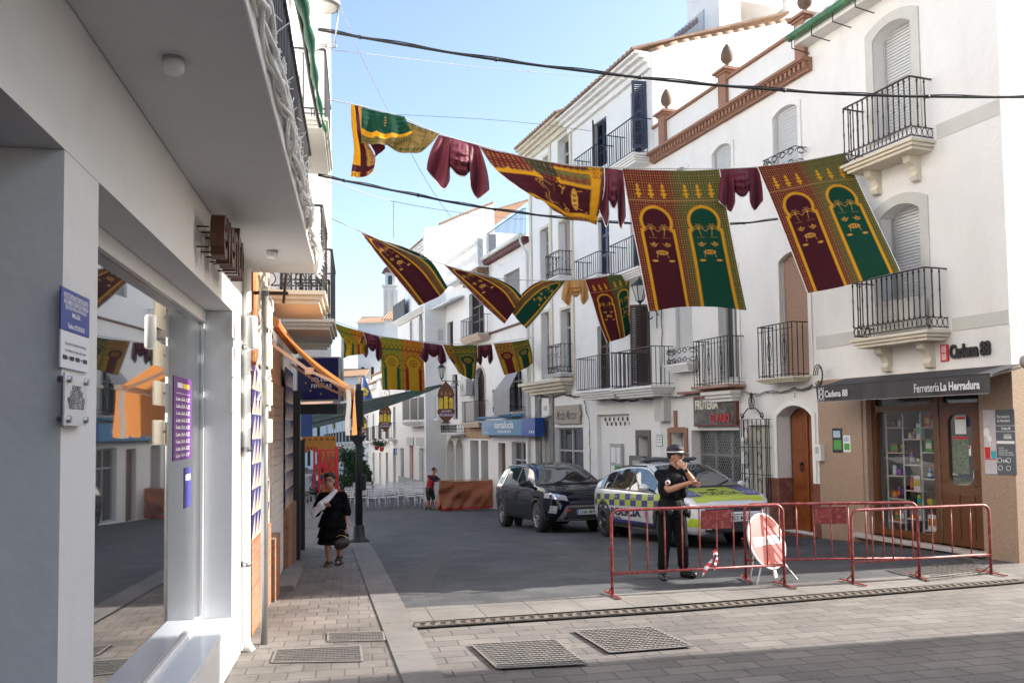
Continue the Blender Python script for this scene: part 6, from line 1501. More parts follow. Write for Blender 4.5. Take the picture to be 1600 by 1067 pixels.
# upper row : rope from (-2.67, 12) to (5.65, 14.75)
def ropeY(px, a=(513, 12.0), b=(1325, 14.75)):
 qa = (a[0]-800)/FPX; qb = (b[0]-800)/FPX; A = Vector((qa*a[1], a[1])); B = Vector((qb*b[1], b[1])); q = (px-800)/FPX
 d = B-A; t = (q*A.y-A.x)/(d.x-q*d.y); return (A+d*t).y
def R1(*pts): return [(x, y, ropeY(x)+dy) for x, y, dy in [(p+(0,))[:3] if len(p) == 2 else p for p in pts]]
def Rr(yf, *pts): return [(p[0], p[1], yf(p[0])+(p[2] if len(p) > 2 else 0)) for p in pts]
big1 = [R1((972, 264), (1022, 266), (1072, 267), (1124, 265)), R1((986, 340), (1036, 343), (1087, 342), (1138, 340)), R1((1000, 412), (1050, 414), (1101, 412), (1152, 412)), R1((1014, 487), (1062, 480), (1112, 479), (1167, 485))]
fix = lambda rows, ref: [[(x, y, ropeY(ref[i])+.12*j) for i, (x, y, _) in enumerate(row)] for j, row in enumerate(rows)]
refs = [972, 1022, 1072, 1124]
banner('left one of the two big red and green palm arch banners at the upper right', fix(big1, refs), 13.5, pat_palm, 210, 320, G1, fold=.018, seed=3)
big2 = [[(1183, 261), (1228, 256), (1274, 249), (1320, 240)], [(1211, 327), (1257, 316), (1303, 306), (1349, 304)], [(1237, 393), (1284, 383), (1331, 372), (1378, 366)], [(1262, 458), (1310, 449), (1358, 436), (1406, 424)]]
refs2 = [1183, 1228, 1274, 1320]
big2 = [[(x, y, ropeY(refs2[i])-(.22, .32, .46, .66)[i]*j) for i, (x, y) in enumerate(row)] for j, row in enumerate(big2)]
banner('big red and green palm arch banner blown sideways in front of the hardware shop house', big2, 14, pat_palm, 210, 320, G1, fold=.018, seed=5)
# third of the upper row: blown over, its lower corner folded up
b3 = [[(748, 228), (805, 243), (870, 256), (944, 263)], [(772, 262), (832, 272), (884, 283), (944, 295)], [(805, 290), (850, 304), (890, 318), (938, 325)], [(838, 312), (868, 330), (898, 342), (932, 352)]]
b3 = [[(x, y, ropeY([748, 805, 870, 944][i])+.06*j) for i, (x, y) in enumerate(row)] for j, row in enumerate(b3)]
def pat_b3(u, v):
 c = pat_palm(np.clip(.02+u*.55+v*.1, 0, 1), np.clip(v*.35, 0, 1))
 a = u*1.0; top = .36-.02*np.sin(u*9)
 c = np.where((v > top)[..., None], C_BUR, c)
 c = mixc(c, C_YEL, st(np.abs(v-top)-.035, .02)*(u < .42)); c = mixc(c, C_YEL, st(np.abs(v-(.10+.0*u))-.03, .02)*(u > .62));
 m2 = (u > .62)&(v > .13)&(v < .33); k = 2*PI*26; dd = np.sin(u*k*1.4)*np.sin(v*k) > .2
 c = np.where(m2[..., None], np.where(dd[..., None], C_TAN, np.where((v < .23)[..., None], C_OLV, C_RED)), c)
 c = mixc(c, C_YEL, st(np.abs(v-.36)-.03, .02)*(u > .6)); c = mixc(c, C_YEL, st(np.abs(v-.88)-.045, .02));
 c = np.where((v > .93)[..., None], np.where(dd[..., None], C_TAN, C_RED), c)
 c = mixc(c, C_YEL, st(np.abs(u-.93)-.04, .02)); c = np.where(((u > .9)&((v < .2)|(v > .93)))[..., None]&dd[..., None], C_RED, c)
 # motifs turned on their side
 x = .30+(v-.62)*.9; y = .62+(u-.42)*.85
 cc = motif(.3+(v-.60)*.55, .62+(u-.40)*.75, c.copy(), .3, .42); inside = (v > .42)&(v < .82)&(u > .3)&(u < .86); c = np.where(inside[..., None], cc, c)
 g = (u > .38)&(u < .62)&(v < .3); c = np.where((g&~dd)[..., None], C_GRN*.9+C_OLV*.1, c)
 return c
banner('burgundy banner folded on itself by the wind, palm motif turned sideways', b3, 13, pat_b3, 130, 90, G1, fold=.07, seed=8, fu=8)
# first of the upper row: green, folded over the rope with a yellow and burgundy tail
vs_, fs_, cs_ = [], [], []
def pat_green(u, v):
 c = np.broadcast_to(C_GRN, u.shape+(3,)).copy(); k = 2*PI*30; dd = np.sin(u*k)*np.sin(v*k*.7) > .1
 e = .66+.05*np.abs(np.sin(u*9)); c = np.where((v > e)[..., None], C_YEL, c); c = np.where((v > e+.13)[..., None], np.where(dd[..., None], C_TAN, C_OLV*.7), c)
 m = (np.hypot((u-.52)/.03, (v-.3)/.2) < 1)&(np.sin(v*70) > 0); return np.where(m[..., None], C_TAN, c)
def pat_lattice_g(u, v):
 k = 2*PI*26; dd = np.sin(u*k)*np.sin(v*k*.6) > .1; return np.where(dd[..., None], C_TAN, np.broadcast_to(C_OLV*.8, u.shape+(3,)))
def pat_tail(u, v):
 c = np.broadcast_to(C_YEL, u.shape+(3,)).copy(); k = 2*PI*12; dd = np.sin(u*k*1.5)*np.sin(v*k*2) > .4
 c = np.where((u > .42)[..., None], C_BUR, c); c = np.where((u > .66)[..., None], np.where(dd[..., None], C_BUR, C_TAN*.9+C_YEL*.1), c); c = np.where(((v > .85)&(v < .93))[..., None], C_BUR, c); return np.where(((v > .93)&dd)[..., None], C_RED, c)
Y0 = ropeY(600)
w3 = lambda rows, Y: [[at_y(x, y, ropeY(x)+Y) for x, y in r] for r in rows]
cloth_sheet(vs_, fs_, cs_, w3([[(592, 180), (630, 188), (660, 200), (686, 210)], [(596, 215), (625, 222), (655, 222), (676, 222)], [(598, 222), (622, 238), (646, 240), (660, 236)]], .05), pat_lattice_g, 60, 30, fold=.02, seed=2)
cloth_sheet(vs_, fs_, cs_, w3([[(548, 162), (556, 164), (566, 168)], [(549, 195), (560, 205), (572, 215)], [(553, 235), (566, 240), (586, 245)], [(548, 277), (566, 277), (584, 268)]], .10), pat_tail, 40, 80, fold=.02, seed=4)
cloth_sheet(vs_, fs_, cs_, w3([[(578, 225), (600, 225)], [(586, 240), (602, 232)], [(584, 247), (596, 238)]], .08), lambda u, v: np.broadcast_to(C_BUR, u.shape+(3,)).copy(), 8, 8, fold=.005)
cloth_sheet(vs_, fs_, cs_, w3([[(566, 168), (590, 174), (612, 179), (632, 182)], [(565, 190), (588, 195), (612, 200), (640, 200)], [(563, 222), (585, 226), (608, 226), (648, 212)]], -.03), pat_green, 90, 70, fold=.03, seed=6, fu=9)
finish_cloth('banner', 'dark green banner looped over the rope with a yellow and burgundy tail, top left', 'banner', G1, vs_, fs_, cs_, CLOTH)
# swags
SATIN = mat('burgundy_satin', (.105, .009, .022), .55, spec=.25, sheen=.1, bump=.1, bscale=200); SATING = mat('gold_satin', (.50, .24, .05), .4, sheen=.3)
SW_T = [(-.31, .84), (-.10, 1.0), (.12, 1.15), (.27, .92), (.27, .64), (.42, .74), (.54, .77), (.66, .74), (.79, .62), (.79, .92), (.96, 1.15), (1.12, 1.04), (1.27, .9)]
def swag(label, top, drop, yf, m, spread=1.0, nu=78, nv=44, fold=.06, group='satin swags between the banners', skew=0):
 (xl, yl), (xr, yr) = top; W = xr-xl; verts = []; seed = xl*.37
 bc = [Vector((xl+W*(.5+(a-.5)*spread)+skew, (yl+(yr-yl)*a)+drop*b, 0)) for a, b in SW_T]
 for j in range(nv+1):
  v = j/nv
  for i in range(nu+1):
   u = i/nu; b = cat_interp(bc, u); X = xl+W*u; Yt = yl+(yr-yl)*u
   px = X+(b.x-X)*math.sin(v*PI/2)**.9; py = Yt+(b.y-Yt)*v
   mid = max(0, 1-abs(u-.5)/.28)**.7; side = 1-mid
   dep = -fold*1.5*mid*math.sin(PI*min(1, v*1.1)) + fold*.55*mid*v*math.sin(v*26-9*(u-.5)**2*8+seed) + fold*.8*side*min(1, v*1.6)*math.sin(u*34+v*2.5+seed) + fold*.25*math.sin(u*60+v*9)*v*(1-v)
   verts.append(at_y(px, py, yf(min(max(px, xl), xr))+dep))
 k = nu+1; faces = [(j*k+i, j*k+i+1, (j+1)*k+i+1, (j+1)*k+i) for j in range(nv) for i in range(nu)]
 return finish_cloth('swag', label, 'drapery', group, verts, faces, None, m, hems=([nv*k+i for i in range(k)],))
swag('burgundy satin swag with two pointed tails against the sky in the upper row', ((686, 211), (748, 228)), 72, ropeY, SATIN, fold=.10)
swag('burgundy satin swag squeezed between the folded banner and the big left banner', ((942, 262), (973, 266)), 80, ropeY, SATIN, .85, fold=.08)
swag('small burgundy satin swag between the two big banners', ((1124, 265), (1185, 262)), 58, ropeY, SATIN, .72, fold=.09, skew=4)
# middle row
rY2 = lambda px: ropeY(px, (500, 19), (1000, 22))
m1 = [[(563, 363), (570, 366), (577, 368), (584, 372)], [(594, 403), (606, 396), (618, 390), (630, 386)], [(625, 441), (642, 430), (658, 418), (672, 407)], [(655, 478), (672, 470), (690, 460), (700, 449)]]
banner('diagonal burgundy banner with palms, first of the middle row against the sky', [Rr(rY2, *r) for r in m1], 20, pat_palm, 110, 150, G1, fold=.03, seed=11, uv=(0, .68, .18, 1))
m2 = [[(694, 414), (700, 416), (706, 418), (712, 420)], [(722, 442), (735, 436), (748, 431), (760, 430)], [(754, 475), (770, 464), (786, 452), (798, 446)], [(788, 506), (797, 494), (806, 479), (816, 463)]]
banner('burgundy palm banner twisted to a point over the balustrade, middle row', [Rr(rY2, *[(x, y, .0) for x, y in r]) for r in m2], 20, pat_palm, 100, 140, G1, fold=.03, seed=12, uv=(0, .66, .18, 1))
m3 = [[(872, 438), (876, 438), (881, 438), (885, 438)], [(842, 440), (848, 450), (856, 458), (864, 464)], [(818, 456), (824, 470), (834, 482), (844, 490)], [(796, 484), (804, 494), (813, 504), (823, 514)]]
banner('green palm banner pulled to a triangle beside the twisted one, middle row', [Rr(rY2, *[(x, y, .25) for x, y in r]) for r in m3], 20, pat_palm, 90, 120, G1, fold=.03, seed=13, uv=(.36, 1, .18, 1))
swag('golden satin swag in the middle row', ((884, 439), (914, 437)), 34, rY2, SATING, .9, fold=.08)
m4 = [[(914, 437), (935, 434), (957, 430), (984, 428)], [(926, 470), (950, 468), (968, 464), (984, 455)], [(936, 502), (958, 502), (974, 498), (984, 490)], [(949, 535), (965, 531), (978, 526), (989, 518)]]
banner('narrow half folded red palm banner before the dark shutters, middle row', [Rr(rY2, *r) for r in m4], 21, pat_palm, 80, 120, G1, fold=.05, seed=14, uv=(0, .95, 0, 1))
# lower row
rY3 = lambda px: ropeY(px, (517, 27), (832, 29))
l1 = [[(517, 502), (535, 509), (555, 515), (568, 519)], [(532, 524), (545, 527), (562, 530), (572, 532)], [(536, 541), (548, 542), (564, 543), (574, 543)], [(533, 560), (548, 556), (565, 554), (575, 552)]]
banner('olive banner at the left end of the lower row, its edge curled under', [Rr(rY3, *r) for r in l1], 27, pat_key1, 60, 70, G1, fold=.07, seed=20)
swag('burgundy satin swag left of the olive and orange banner', ((568, 519), (593, 526)), 34, rY3, SATIN, .9, fold=.1)
l2 = [[(594, 526), (617, 529), (639, 532), (661, 535)], [(595, 555), (618, 557), (640, 559), (662, 561)], [(596, 583), (618, 584), (641, 585), (663, 586)], [(597, 609), (619, 609), (642, 610), (664, 611)]]
banner('square olive and orange banner with two keyhole arches in the lower row', [Rr(rY3, *r) for r in l2], 28, pat_key1, 100, 110, G1, fold=.04, seed=21)
swag('burgundy satin swag right of the olive and orange banner', ((662, 535), (690, 539)), 27, rY3, SATIN, 1.0, fold=.1)
l3 = [[(692, 538), (712, 540), (730, 539), (746, 540)], [(700, 556), (716, 556), (732, 556), (746, 556)], [(712, 574), (724, 574), (735, 574), (744, 573)], [(716, 582), (726, 588), (734, 592), (742, 591)]]
banner('dark green banner bunched at one side in the lower row', [Rr(rY3, *r) for r in l3], 28, pat_key2, 80, 90, G1, fold=.09, seed=22, uv=(.35, 1, 0, .95))
swag('small burgundy swag pair between the last two lower banners', ((747, 540), (768, 538)), 27, rY3, SATIN, .8, fold=.08)
l4 = [[(771, 537), (790, 535), (808, 533), (826, 530)], [(776, 552), (795, 550), (813, 547), (829, 541)], [(782, 569), (800, 566), (817, 562), (832, 555)], [(788, 586), (804, 582), (820, 576), (833, 567)]]
banner('red and green medallion banner at the right end of the lower row', [Rr(rY3, *r) for r in l4], 29, pat_key2, 90, 100, G1, fold=.05, seed=23)
# ropes and cables
def cable(name, label, pts, r, m=CABLE, lash=0, cat='cable', sub=6):
 P = [Vector(p) for p in pts]; fine = []
 n = (len(P)-1)*sub
 fine = [cat_interp(P, i/n) for i in range(n+1)]
 t = thing(name, label, cat, tuple(fine[len(fine)//2])); MB().tube(fine, r, 6).build('strand', m, t)
 if r > .015:
  MB().tube([p+Vector((0, 0, r*1.2+.01*math.sin(i*1.1))) for i, p in enumerate(fine)], r*.45, 6).build('strand', m, t)
  for i in range(4, len(fine)-1, 9):
   d = (fine[i+1]-fine[i]).normalized(); MB().tube([fine[i]-d*.02, fine[i]+d*.02], r*1.5, 8).build('lashing', m, t)
 return t
yc1 = lambda x: ropeY(x, (497, 9.5), (1600, 10.5))
cable('overhead_cable', 'thick black overhead cable bundle crossing the whole street at the top', [at_y(x, y, yc1(x)) for x, y in ((497, 47), (600, 65), (750, 90), (900, 110), (1050, 127), (1200, 140), (1350, 149), (1500, 152), (1660, 152))], .0155)
yc2 = lambda x: ropeY(x, (497, 12.5), (1215, 16.6))
cable('overhead_cable', 'second black cable bundle sagging behind the upper banners', [at_y(x, y, yc2(x)) for x, y in ((497, 274), (560, 287), (640, 303), (720, 319), (800, 331), (880, 341), (960, 348), (1060, 352), (1150, 350), (1215, 343))], .017)
ROPE = mat('pale_rope', (.45, .43, .40), .8)
cable('banner_rope', 'rope carrying the upper row of banners', [at_y(x, y-1, ropeY(x)) for x, y in ((511, 157), (550, 164), (620, 182), (686, 210), (748, 228), (850, 253), (944, 263), (1050, 265), (1124, 265), (1185, 262), (1260, 252), (1322, 240))], .008, ROPE)
cable('banner_rope', 'rope carrying the middle row of banners', [at_y(x, y-1, rY2(x)) for x, y in ((500, 335), (562, 362), (640, 397), (692, 414), (760, 433), (820, 439), (885, 439), (914, 437), (990, 428))], .010, ROPE)
cable('banner_rope', 'rope carrying the lower row of banners', [at_y(x, y-1, rY3(x)) for x, y in ((515, 500), (568, 519), (594, 526), (662, 535), (746, 540), (771, 537), (832, 528))], .012, ROPE)
for i, (lab, P, r) in enumerate((('thin wire falling from the top of the picture across the sky to the balustrade', ((524, -5, 14), (600, 160, 18), (690, 320, 24), (760, 395, 30), (800, 430, 34)), .007),
 ('thin wire high over the street from the left row to the greengrocer roof', ((518, 78, 12), (800, 110, 15), (1150, 138, 19)), .005),
 ('faint wire running level with the eaves behind the burgundy swag', ((560, 176, 22), (800, 190, 24), (1020, 215, 24), (1300, 205, 16)), .007),
 ('sagging thin wire above the lower sky with a hanging string', ((500, 275, 14), (615, 315, 20), (760, 338, 28), (860, 345, 30)), .008),
 ('thin wire from the left row to the tip of the diagonal banner', ((517, 340, 18), (562, 362, 19.4)), .006))):
 cable('thin_wire', lab, [at_y(*p) for p in P], r, CABLEG, sub=5)
p0, p1 = at_y(615, 315, 20), at_y(615, 372, 20); t = thing('hanging_string', 'single thin string hanging straight down against the sky', 'string', tuple(p0)); MB().tube([p0, p1], .008, 4).build('strand', CABLEG, t)
# cables stapled along the right facades
def wall_cable(label, pts, r=.012, m=CABLEG, n=3, off=.05):
 P = [FR.p(*FR.px(x, y, off), off) for x, y in pts]; t = thing('wall_cable', label, 'cable', tuple(P[0]))
 for k in range(n):
  fine = []
  for a, b in zip(P, P[1:]): fine += [a.lerp(b, i/6)+Vector((random.gauss(0, .01), 0, random.gauss(0, .018)-.05*math.sin(PI*i/6))) for i in range(6)]
  fine.append(P[-1]); MB().tube(fine, r*(.7+.3*k), 5).build('strand', (m, CABLE, m)[k % 3], t)
wall_cable('grey cables looping over the arched door and along the greengrocer wall', ((1283, 596), (1268, 603), (1240, 607), (1200, 611), (1163, 612), (1120, 611), (1080, 615), (1040, 620)))
wall_cable('dark cables hanging under the long black balcony slab', ((1036, 618), (1000, 622), (960, 625), (915, 618), (880, 616), (845, 620)), m=CABLE)
wall_cable('dusty cable bundle down the corner between cornice and blue office sign', ((845, 618), (838, 640), (836, 655), (838, 690)), .02, n=4)
wall_cable('pipe and wires running down beside the dark shutters', ((1030, 340), (1033, 420), (1034, 520), (1033, 600)), .012, PVC, 2)
wall_cable('crooked wire down the wall right of the fashion shop', ((912, 622), (920, 655), (922, 700), (921, 780)), .008)
t = thing('coiled_cable', 'coil of black cable sticking out beside the hardware shop awning', 'cable', tuple(FR.p(*FR.px(1285, 585), .2)))
c = FR.p(*FR.px(1281, 586, .2), .2)
for k in range(3): MB().tube([c+FR.sd*(.06+.03*k)*math.cos(q*PI/8)+Vector((0, 0, (.14+.03*k)*math.sin(q*PI/8)))+FR.n*.02*k for q in range(15)], .009, 5).build('loop', CABLE, t)
# ------------------------------------------------------------------ cars
def interp(P, x):
 if x <= P[0][0]: return P[0][1]
 for (a, ya), (b, yb) in zip(P, P[1:]):
  if x <= b:
   t = (x-a)/(b-a); return ya+(yb-ya)*t
 return P[-1][1]
def sm(P, x, h=.05):
 return (interp(P, x-h)+2*interp(P, x)+interp(P, x+h))/4
class Car:
 def __init__(s, top, belt, hw, bot, xf, xr, wb, R): s.top, s.belt, s.hw, s.bot, s.xf, s.xr, s.wb, s.R = top, belt, hw, bot, xf, xr, wb, R
 def sec(s, x):
  zt = sm(s.top, x, .03); zb = sm(s.bot, x, .03); w = sm(s.hw, x, .02); b = min(interp(s.belt, x), zt-.05); b = max(b, zb+.15)
  g = zt-b; k = min(1, g/.5); ys = w*.955; yr = ys-k*w*.255
  return [(w*.72, zb), (w*.93, zb+.04), (w*.975, zb+.15), (w, zb+(b-zb)*.5), (w*.992, zb+(b-zb)*.8), (w*.975, b-.04), (ys, b),
    (ys+(yr-ys)*.38, b+g*.32), (ys+(yr-ys)*.74, b+g*.62), (yr, b+g*.84), (yr*.93, b+g*.925), (yr*.75, b+g*.972), (yr*.4, zt-.003), (0, zt)]
 def yside(s, x, z):
  P = s.sec(x)[:11]
  for (ya, za), (yb, zb) in zip(P, P[1:]):
   if z <= zb: t = (z-za)/(zb-za+1e-9); return ya+(yb-ya)*max(0, t)
  return P[-1][0]
 def ztop(s, x, y):
  P = s.sec(x)[6:]; y = abs(y)
  for (ya, za), (yb, zb) in zip(P, P[1:]):
   if y >= yb: t = (ya-y)/(ya-yb+1e-9); return za+(zb-za)*min(max(t, 0), 1)
  return P[-1][1]
 def xfront(s, y, z, sg=1):
  x = s.xf+.01 if sg > 0 else s.xr-.01
  for _ in range(130):
   P = s.sec(x)
   if P[0][1]-.02 <= z <= P[-1][1] and s.yside(x, z) >= abs(y) and s.ztop(x, y) >= z: break
   x -= sg*.01
  return x
 def body(s, m, name='body'):
  mb = MB(); xs = [s.xr+(s.xf-s.xr)*i/110 for i in range(111)]; rows = []
  for x in xs:
   P = s.sec(x); full = [(y, z) for y, z in P]; rows.append([(x, y, z) for y, z in full]+[(x, -y, z) for y, z in reversed(full[:-1])])
  n = len(rows[0]); vs = [p for r in rows for p in r]; fs = []
  for i in range(110):
   for j in range(n-1):
    a, b, c, d = i*n+j, i*n+j+1, (i+1)*n+j+1, (i+1)*n+j
    cx = sum(vs[q][0] for q in (a, b, c, d))/4; cz = sum(vs[q][2] for q in (a, b, c, d))/4; cy = sum(abs(vs[q][1]) for q in (a, b, c, d))/4
    if any(math.hypot(cx-ax, cz-s.R) < s.R+.055 for ax in (s.wb/2, -s.wb/2)) and cy > .5: continue
    fs.append((a, b, c, d))
  mb.mat(m); mb.add(vs, fs, True); mb.add(rows[0], [tuple(range(n))]); mb.add(rows[-1], [tuple(range(n))])
  return mb
 def strip(s, mb, x0, x1, f0, f1, off=.004, sides=(-1, 1), n=14, nz=4):
  for sg in sides:
   mb.grid([[(x, sg*(s.yside(x, z)+off), z) for z in [f0(x)+(f1(x)-f0(x))*j/nz for j in range(nz+1)]] for x in [x0+(x1-x0)*i/n for i in range(n+1)]])
 def toppatch(s, mb, x0, x1, fy0, fy1, off=.005, n=12, ny=10):
  mb.grid([[(x, y, s.ztop(x, y)+off) for y in [fy0(x)+(fy1(x)-fy0(x))*j/ny for j in range(ny+1)]] for x in [x0+(x1-x0)*i/n for i in range(n+1)]])
 def front(s, mb, c4, off=.012, n=8, sides=(1,), end=1):
  """c4: four (y,z) corners"""
  for sg in sides:
   rows = []
   for i in range(n+1):
    r = []
    for j in range(5):
     u, v = i/n, j/4
     y = (c4[0][0]*(1-u)+c4[1][0]*u)*(1-v)+(c4[3][0]*(1-u)+c4[2][0]*u)*v; z = (c4[0][1]*(1-u)+c4[1][1]*u)*(1-v)+(c4[3][1]*(1-u)+c4[2][1]*u)*v
     r.append((s.xfront(y, z, end)+off*end, sg*y, z))
    rows.append(r)
   mb.grid(rows)
RUB = mat('tyre_rubber', (.018, .018, .019), .75); RIM = mat('alloy_rim', (.48, .48, .5), .3, metal=.9); CLAD = mat('black_cladding', (.022, .022, .024), .55)
CGL = mat('car_glass', (.02, .03, .035), .02, spec=1.0, ior=1.75); CHR = mat('chrome', (.7, .7, .72), .12, metal=1.0)
LAMPG = mat('headlight_glass', (.55, .58, .62), .08, metal=.5, var=.5, vscale=18); REDL = mat('tail_light_red', (.4, .01, .01), .15)
def wheel(root, x, y, R, rimm=None):
 sg = 1 if y > 0 else -1; M_ = Matrix.Rotation(PI/2*-sg, 4, 'X')
 t = MB().lathe([(R*.62, -.11), (R*.93, -.108), (R*.99, -.08), (R, 0), (R*.99, .08), (R*.93, .108), (R*.62, .11)], c=(x, y, R), n=32, M=M_, cap=False); w_ = t.build('wheel', RUB, root)
 d = MB(); d.lathe([(R*.64, -.09), (R*.64, .04), (.001, .03)], c=(x, y, R), n=28, M=M_, cap=False); d.build('brake_disc', BLACK, w_)
 r = MB(); r.lathe([(R*.655, .095), (R*.66, .112), (R*.61, .105), (R*.60, .02)], c=(x, y, R), n=32, M=M_, cap=False)
 r.lathe([(.055, .05), (.055, .095), (.04, .103), (.001, .103)], c=(x, y, R), n=16, M=M_)
 for k in range(5):
  for dd in (-.16, .16):
   a = 2*PI*k/5+dd; a2 = 2*PI*k/5+dd*.7
   p = Vector((x, y+sg*.085, R))+Vector((math.cos(a2), 0, math.sin(a2)))*.045; q = Vector((x, y+sg*.095, R))+Vector((math.cos(a), 0, math.sin(a)))*R*.62
   r.bar(p, q, .022, .03, up=(0, 1, 0))
 r.build('rim', rimm or RIM, w_)
def arch_ring(root, C, x, m, w=.055):
 for sg in (-1, 1):
  mb = MB(); R0 = C.R+.035; rows = []
  for k in range(27):
   a = -.28+(PI+.56)*k/26; pts = []
   for rr in (R0, R0+.03, R0+w):
    px, pz = x+rr*math.cos(a), C.R+rr*math.sin(a); pts.append((px, sg*(C.yside(px, max(pz, .25))+(.014 if rr < R0+w else .004)), pz))
   pts = [(pts[0][0], pts[0][1]-sg*.16, pts[0][2])]+pts
   rows.append(pts)
  mb.grid(rows); mb.build('wheel_arch', m, root)
  lin_ = MB(); lin_.grid([[(x+(R0+.01)*math.cos(a), sg*yy, C.R+(R0+.01)*math.sin(a)) for yy in (.45, .8)] for a in [-.3+(PI+.6)*k/20 for k in range(21)]]); lin_.add([(x+R0*1.05*math.cos(2*PI*k/20), sg*.46, C.R+R0*1.05*math.sin(2*PI*k/20)) for k in range(20)], [tuple(range(20))]); lin_.build('wheel_well', DARK, root)
def mirrors(root, C, x, z, m, base):
 for sg in (-1, 1):
  y = C.yside(x, z); mb = MB(); rows = []
  for i in range(9):
   t = i/8; rr = math.sin(PI*min(max(t, .04), .96))**.5; rows.append([(x+.02+.07*rr*math.cos(a)-.02*t, sg*(y+.06+.19*t), z+.09+.075*rr*math.sin(a)) for a in [2*PI*k/12 for k in range(13)]])
  mb.grid(rows); mr = mb.build('mirror', m, root); MB().bar((x+.02, sg*(y-.01), z+.03), (x+.02, sg*(y+.10), z+.07), .05, .03).build('bracket', base, mr)
  MB().box((x-.055, sg*(y+.15), z+.09), (.005, .15, .10)).build('mirror_glass', CGL, mr)
def plate_obj(root, C, txt, z, y=0):
 x = C.xfront(0, z)+.035; p = MB().box((x, y, z), (.012, .52, .11)).build('number_plate', mat('plate_white_'+txt[:2], (.68, .68, .66), .4), root)
 MB().box((x+.0075, y-.24, z), (.002, .04, .108)).build('blue_band', PM['blue'], p)
 mb = MB(); put_text(mb, txt, (x+.0095, y-.20, z-.036), (0, 1, 0), (0, 0, 1), .44, .072, bold=.02); mb.build('digits', INKD, p)
 mb = MB(); mb.box((x-.008, y, z), (.012, .54, .13)); mb.build('plate_holder', BLACK, p)
def place_car(root, fr, rr, y_off=0):
 """fr, rr: ground points under the visible right front and right rear wheels"""
 d = (fr-rr); d.z = 0; d.normalize(); L = Vector((-d.y, d.x, 0)); mid = (fr+rr)/2; mid.z = 0; c = mid + L*.77
 pf = c+d*1.3; pr = c-d*1.3; zf, zr = gz(pf.y)+.015, gz(pr.y)+.015
 root.location = (c.x, c.y, (zf+zr)/2); root.rotation_euler = (0, -math.atan2(zf-zr, 2.6), math.atan2(d.y, d.x))
# --- police car
PC = Car(top=[(-2.17, .60), (-2.13, .92), (-2.02, 1.06), (-1.7, 1.22), (-1.2, 1.40), (-.5, 1.485), (0, 1.485), (.3, 1.44), (.62, 1.31), (1.12, 1.02), (1.2, .99), (1.6, .93), (1.95, .83), (2.12, .72), (2.2, .55)],
 belt=[(-2.2, .97), (-1.4, .98), (0, .94), (1.1, .90), (1.6, .86), (2.2, .72)],
 hw=[(-2.17, .60), (-2.08, .74), (-1.9, .84), (-1.3, .90), (0, .895), (1.3, .905), (1.75, .87), (2.0, .79), (2.13, .68), (2.2, .54)],
 bot=[(-2.17, .45), (-1.95, .28), (-1.4, .22), (1.5, .21), (2.0, .22), (2.2, .30)], xf=2.2, xr=-2.17, wb=2.65, R=.335)
PWH = mat('police_white_paint', (.62, .63, .65), .25, coat=1.0); LIME = mat('fluorescent_lime', (.42, .50, .03), .35, coat=.4); PBL = mat('livery_blue', (.035, .035, .22), .35, coat=.4)
t = thing('police_car', 'white police crossover with blue and lime checks, lettered POLICIA, parked behind the officer', 'car', world=False)
fr, rr = on_ground(1031, 851), on_ground(967, 841); place_car(t, fr, rr)
C = PC; C.body(PWH).build('body', None, t)
mb = MB(); C.strip(mb, -1.95, 1.9, lambda x: interp(C.bot, x)-.0, lambda x: interp(C.bot, x)+.13, .008, n=60); mb.build('sill_cladding', CLAD, t)
for x in (C.wb/2, -C.wb/2):
 arch_ring(t, C, x, CLAD)
 for y in (-.79, .79): wheel(t, x, y, C.R, mat('dark_alloy', (.14, .14, .15), .3, metal=.8) if 'dark_alloy' not in MATS else MATS['dark_alloy'])
def gl(x): return C.sec(x)[6][1]+.03
def gu(x): P = C.sec(x); return P[6][1]+(P[13][1]-P[6][1])*.80
for (a, b) in ((-1.62, -.98), (-.94, -.16), (-.10, .93)):
 mb = MB(); C.strip(mb, a, b, lambda x: min(gl(x), gu(x)-.005), gu, .005, n=16); mb.build('side_window', CGL, t)
mb = MB()
for (a, b) in ((-.985, -.935), (-.165, -.095)): C.strip(mb, a, b, gl, gu, .006, n=2)
C.strip(mb, -1.7, 1.0, lambda x: gl(x)-.022, lambda x: gl(x)-.004, .009, n=20, nz=1); mb.build('window_pillars', BLACK, t)
def wy(x): return C.sec(x)[9][0]*.99
mb = MB(); C.toppatch(mb, .34, 1.13, lambda x: -wy(x), wy, .007); mb.build('windscreen', CGL, t)
mb = MB(); C.toppatch(mb, 1.13, 1.20, lambda x: -wy(x)*.98, lambda x: wy(x)*.98, .008, n=3); mb.build('cowl', BLACK, t)
mb = MB(); C.toppatch(mb, -2.0, -1.66, lambda x: -wy(x)*.9, lambda x: wy(x)*.9, .006); mb.build('rear_window', CGL, t)
for y in (-.35, .25): MB().tube([(1.17, y, C.ztop(1.17, y)+.02), (.98, y+.38, C.ztop(.98, y+.38)+.018)], .008, 5).build('wiper', BLACK, t)
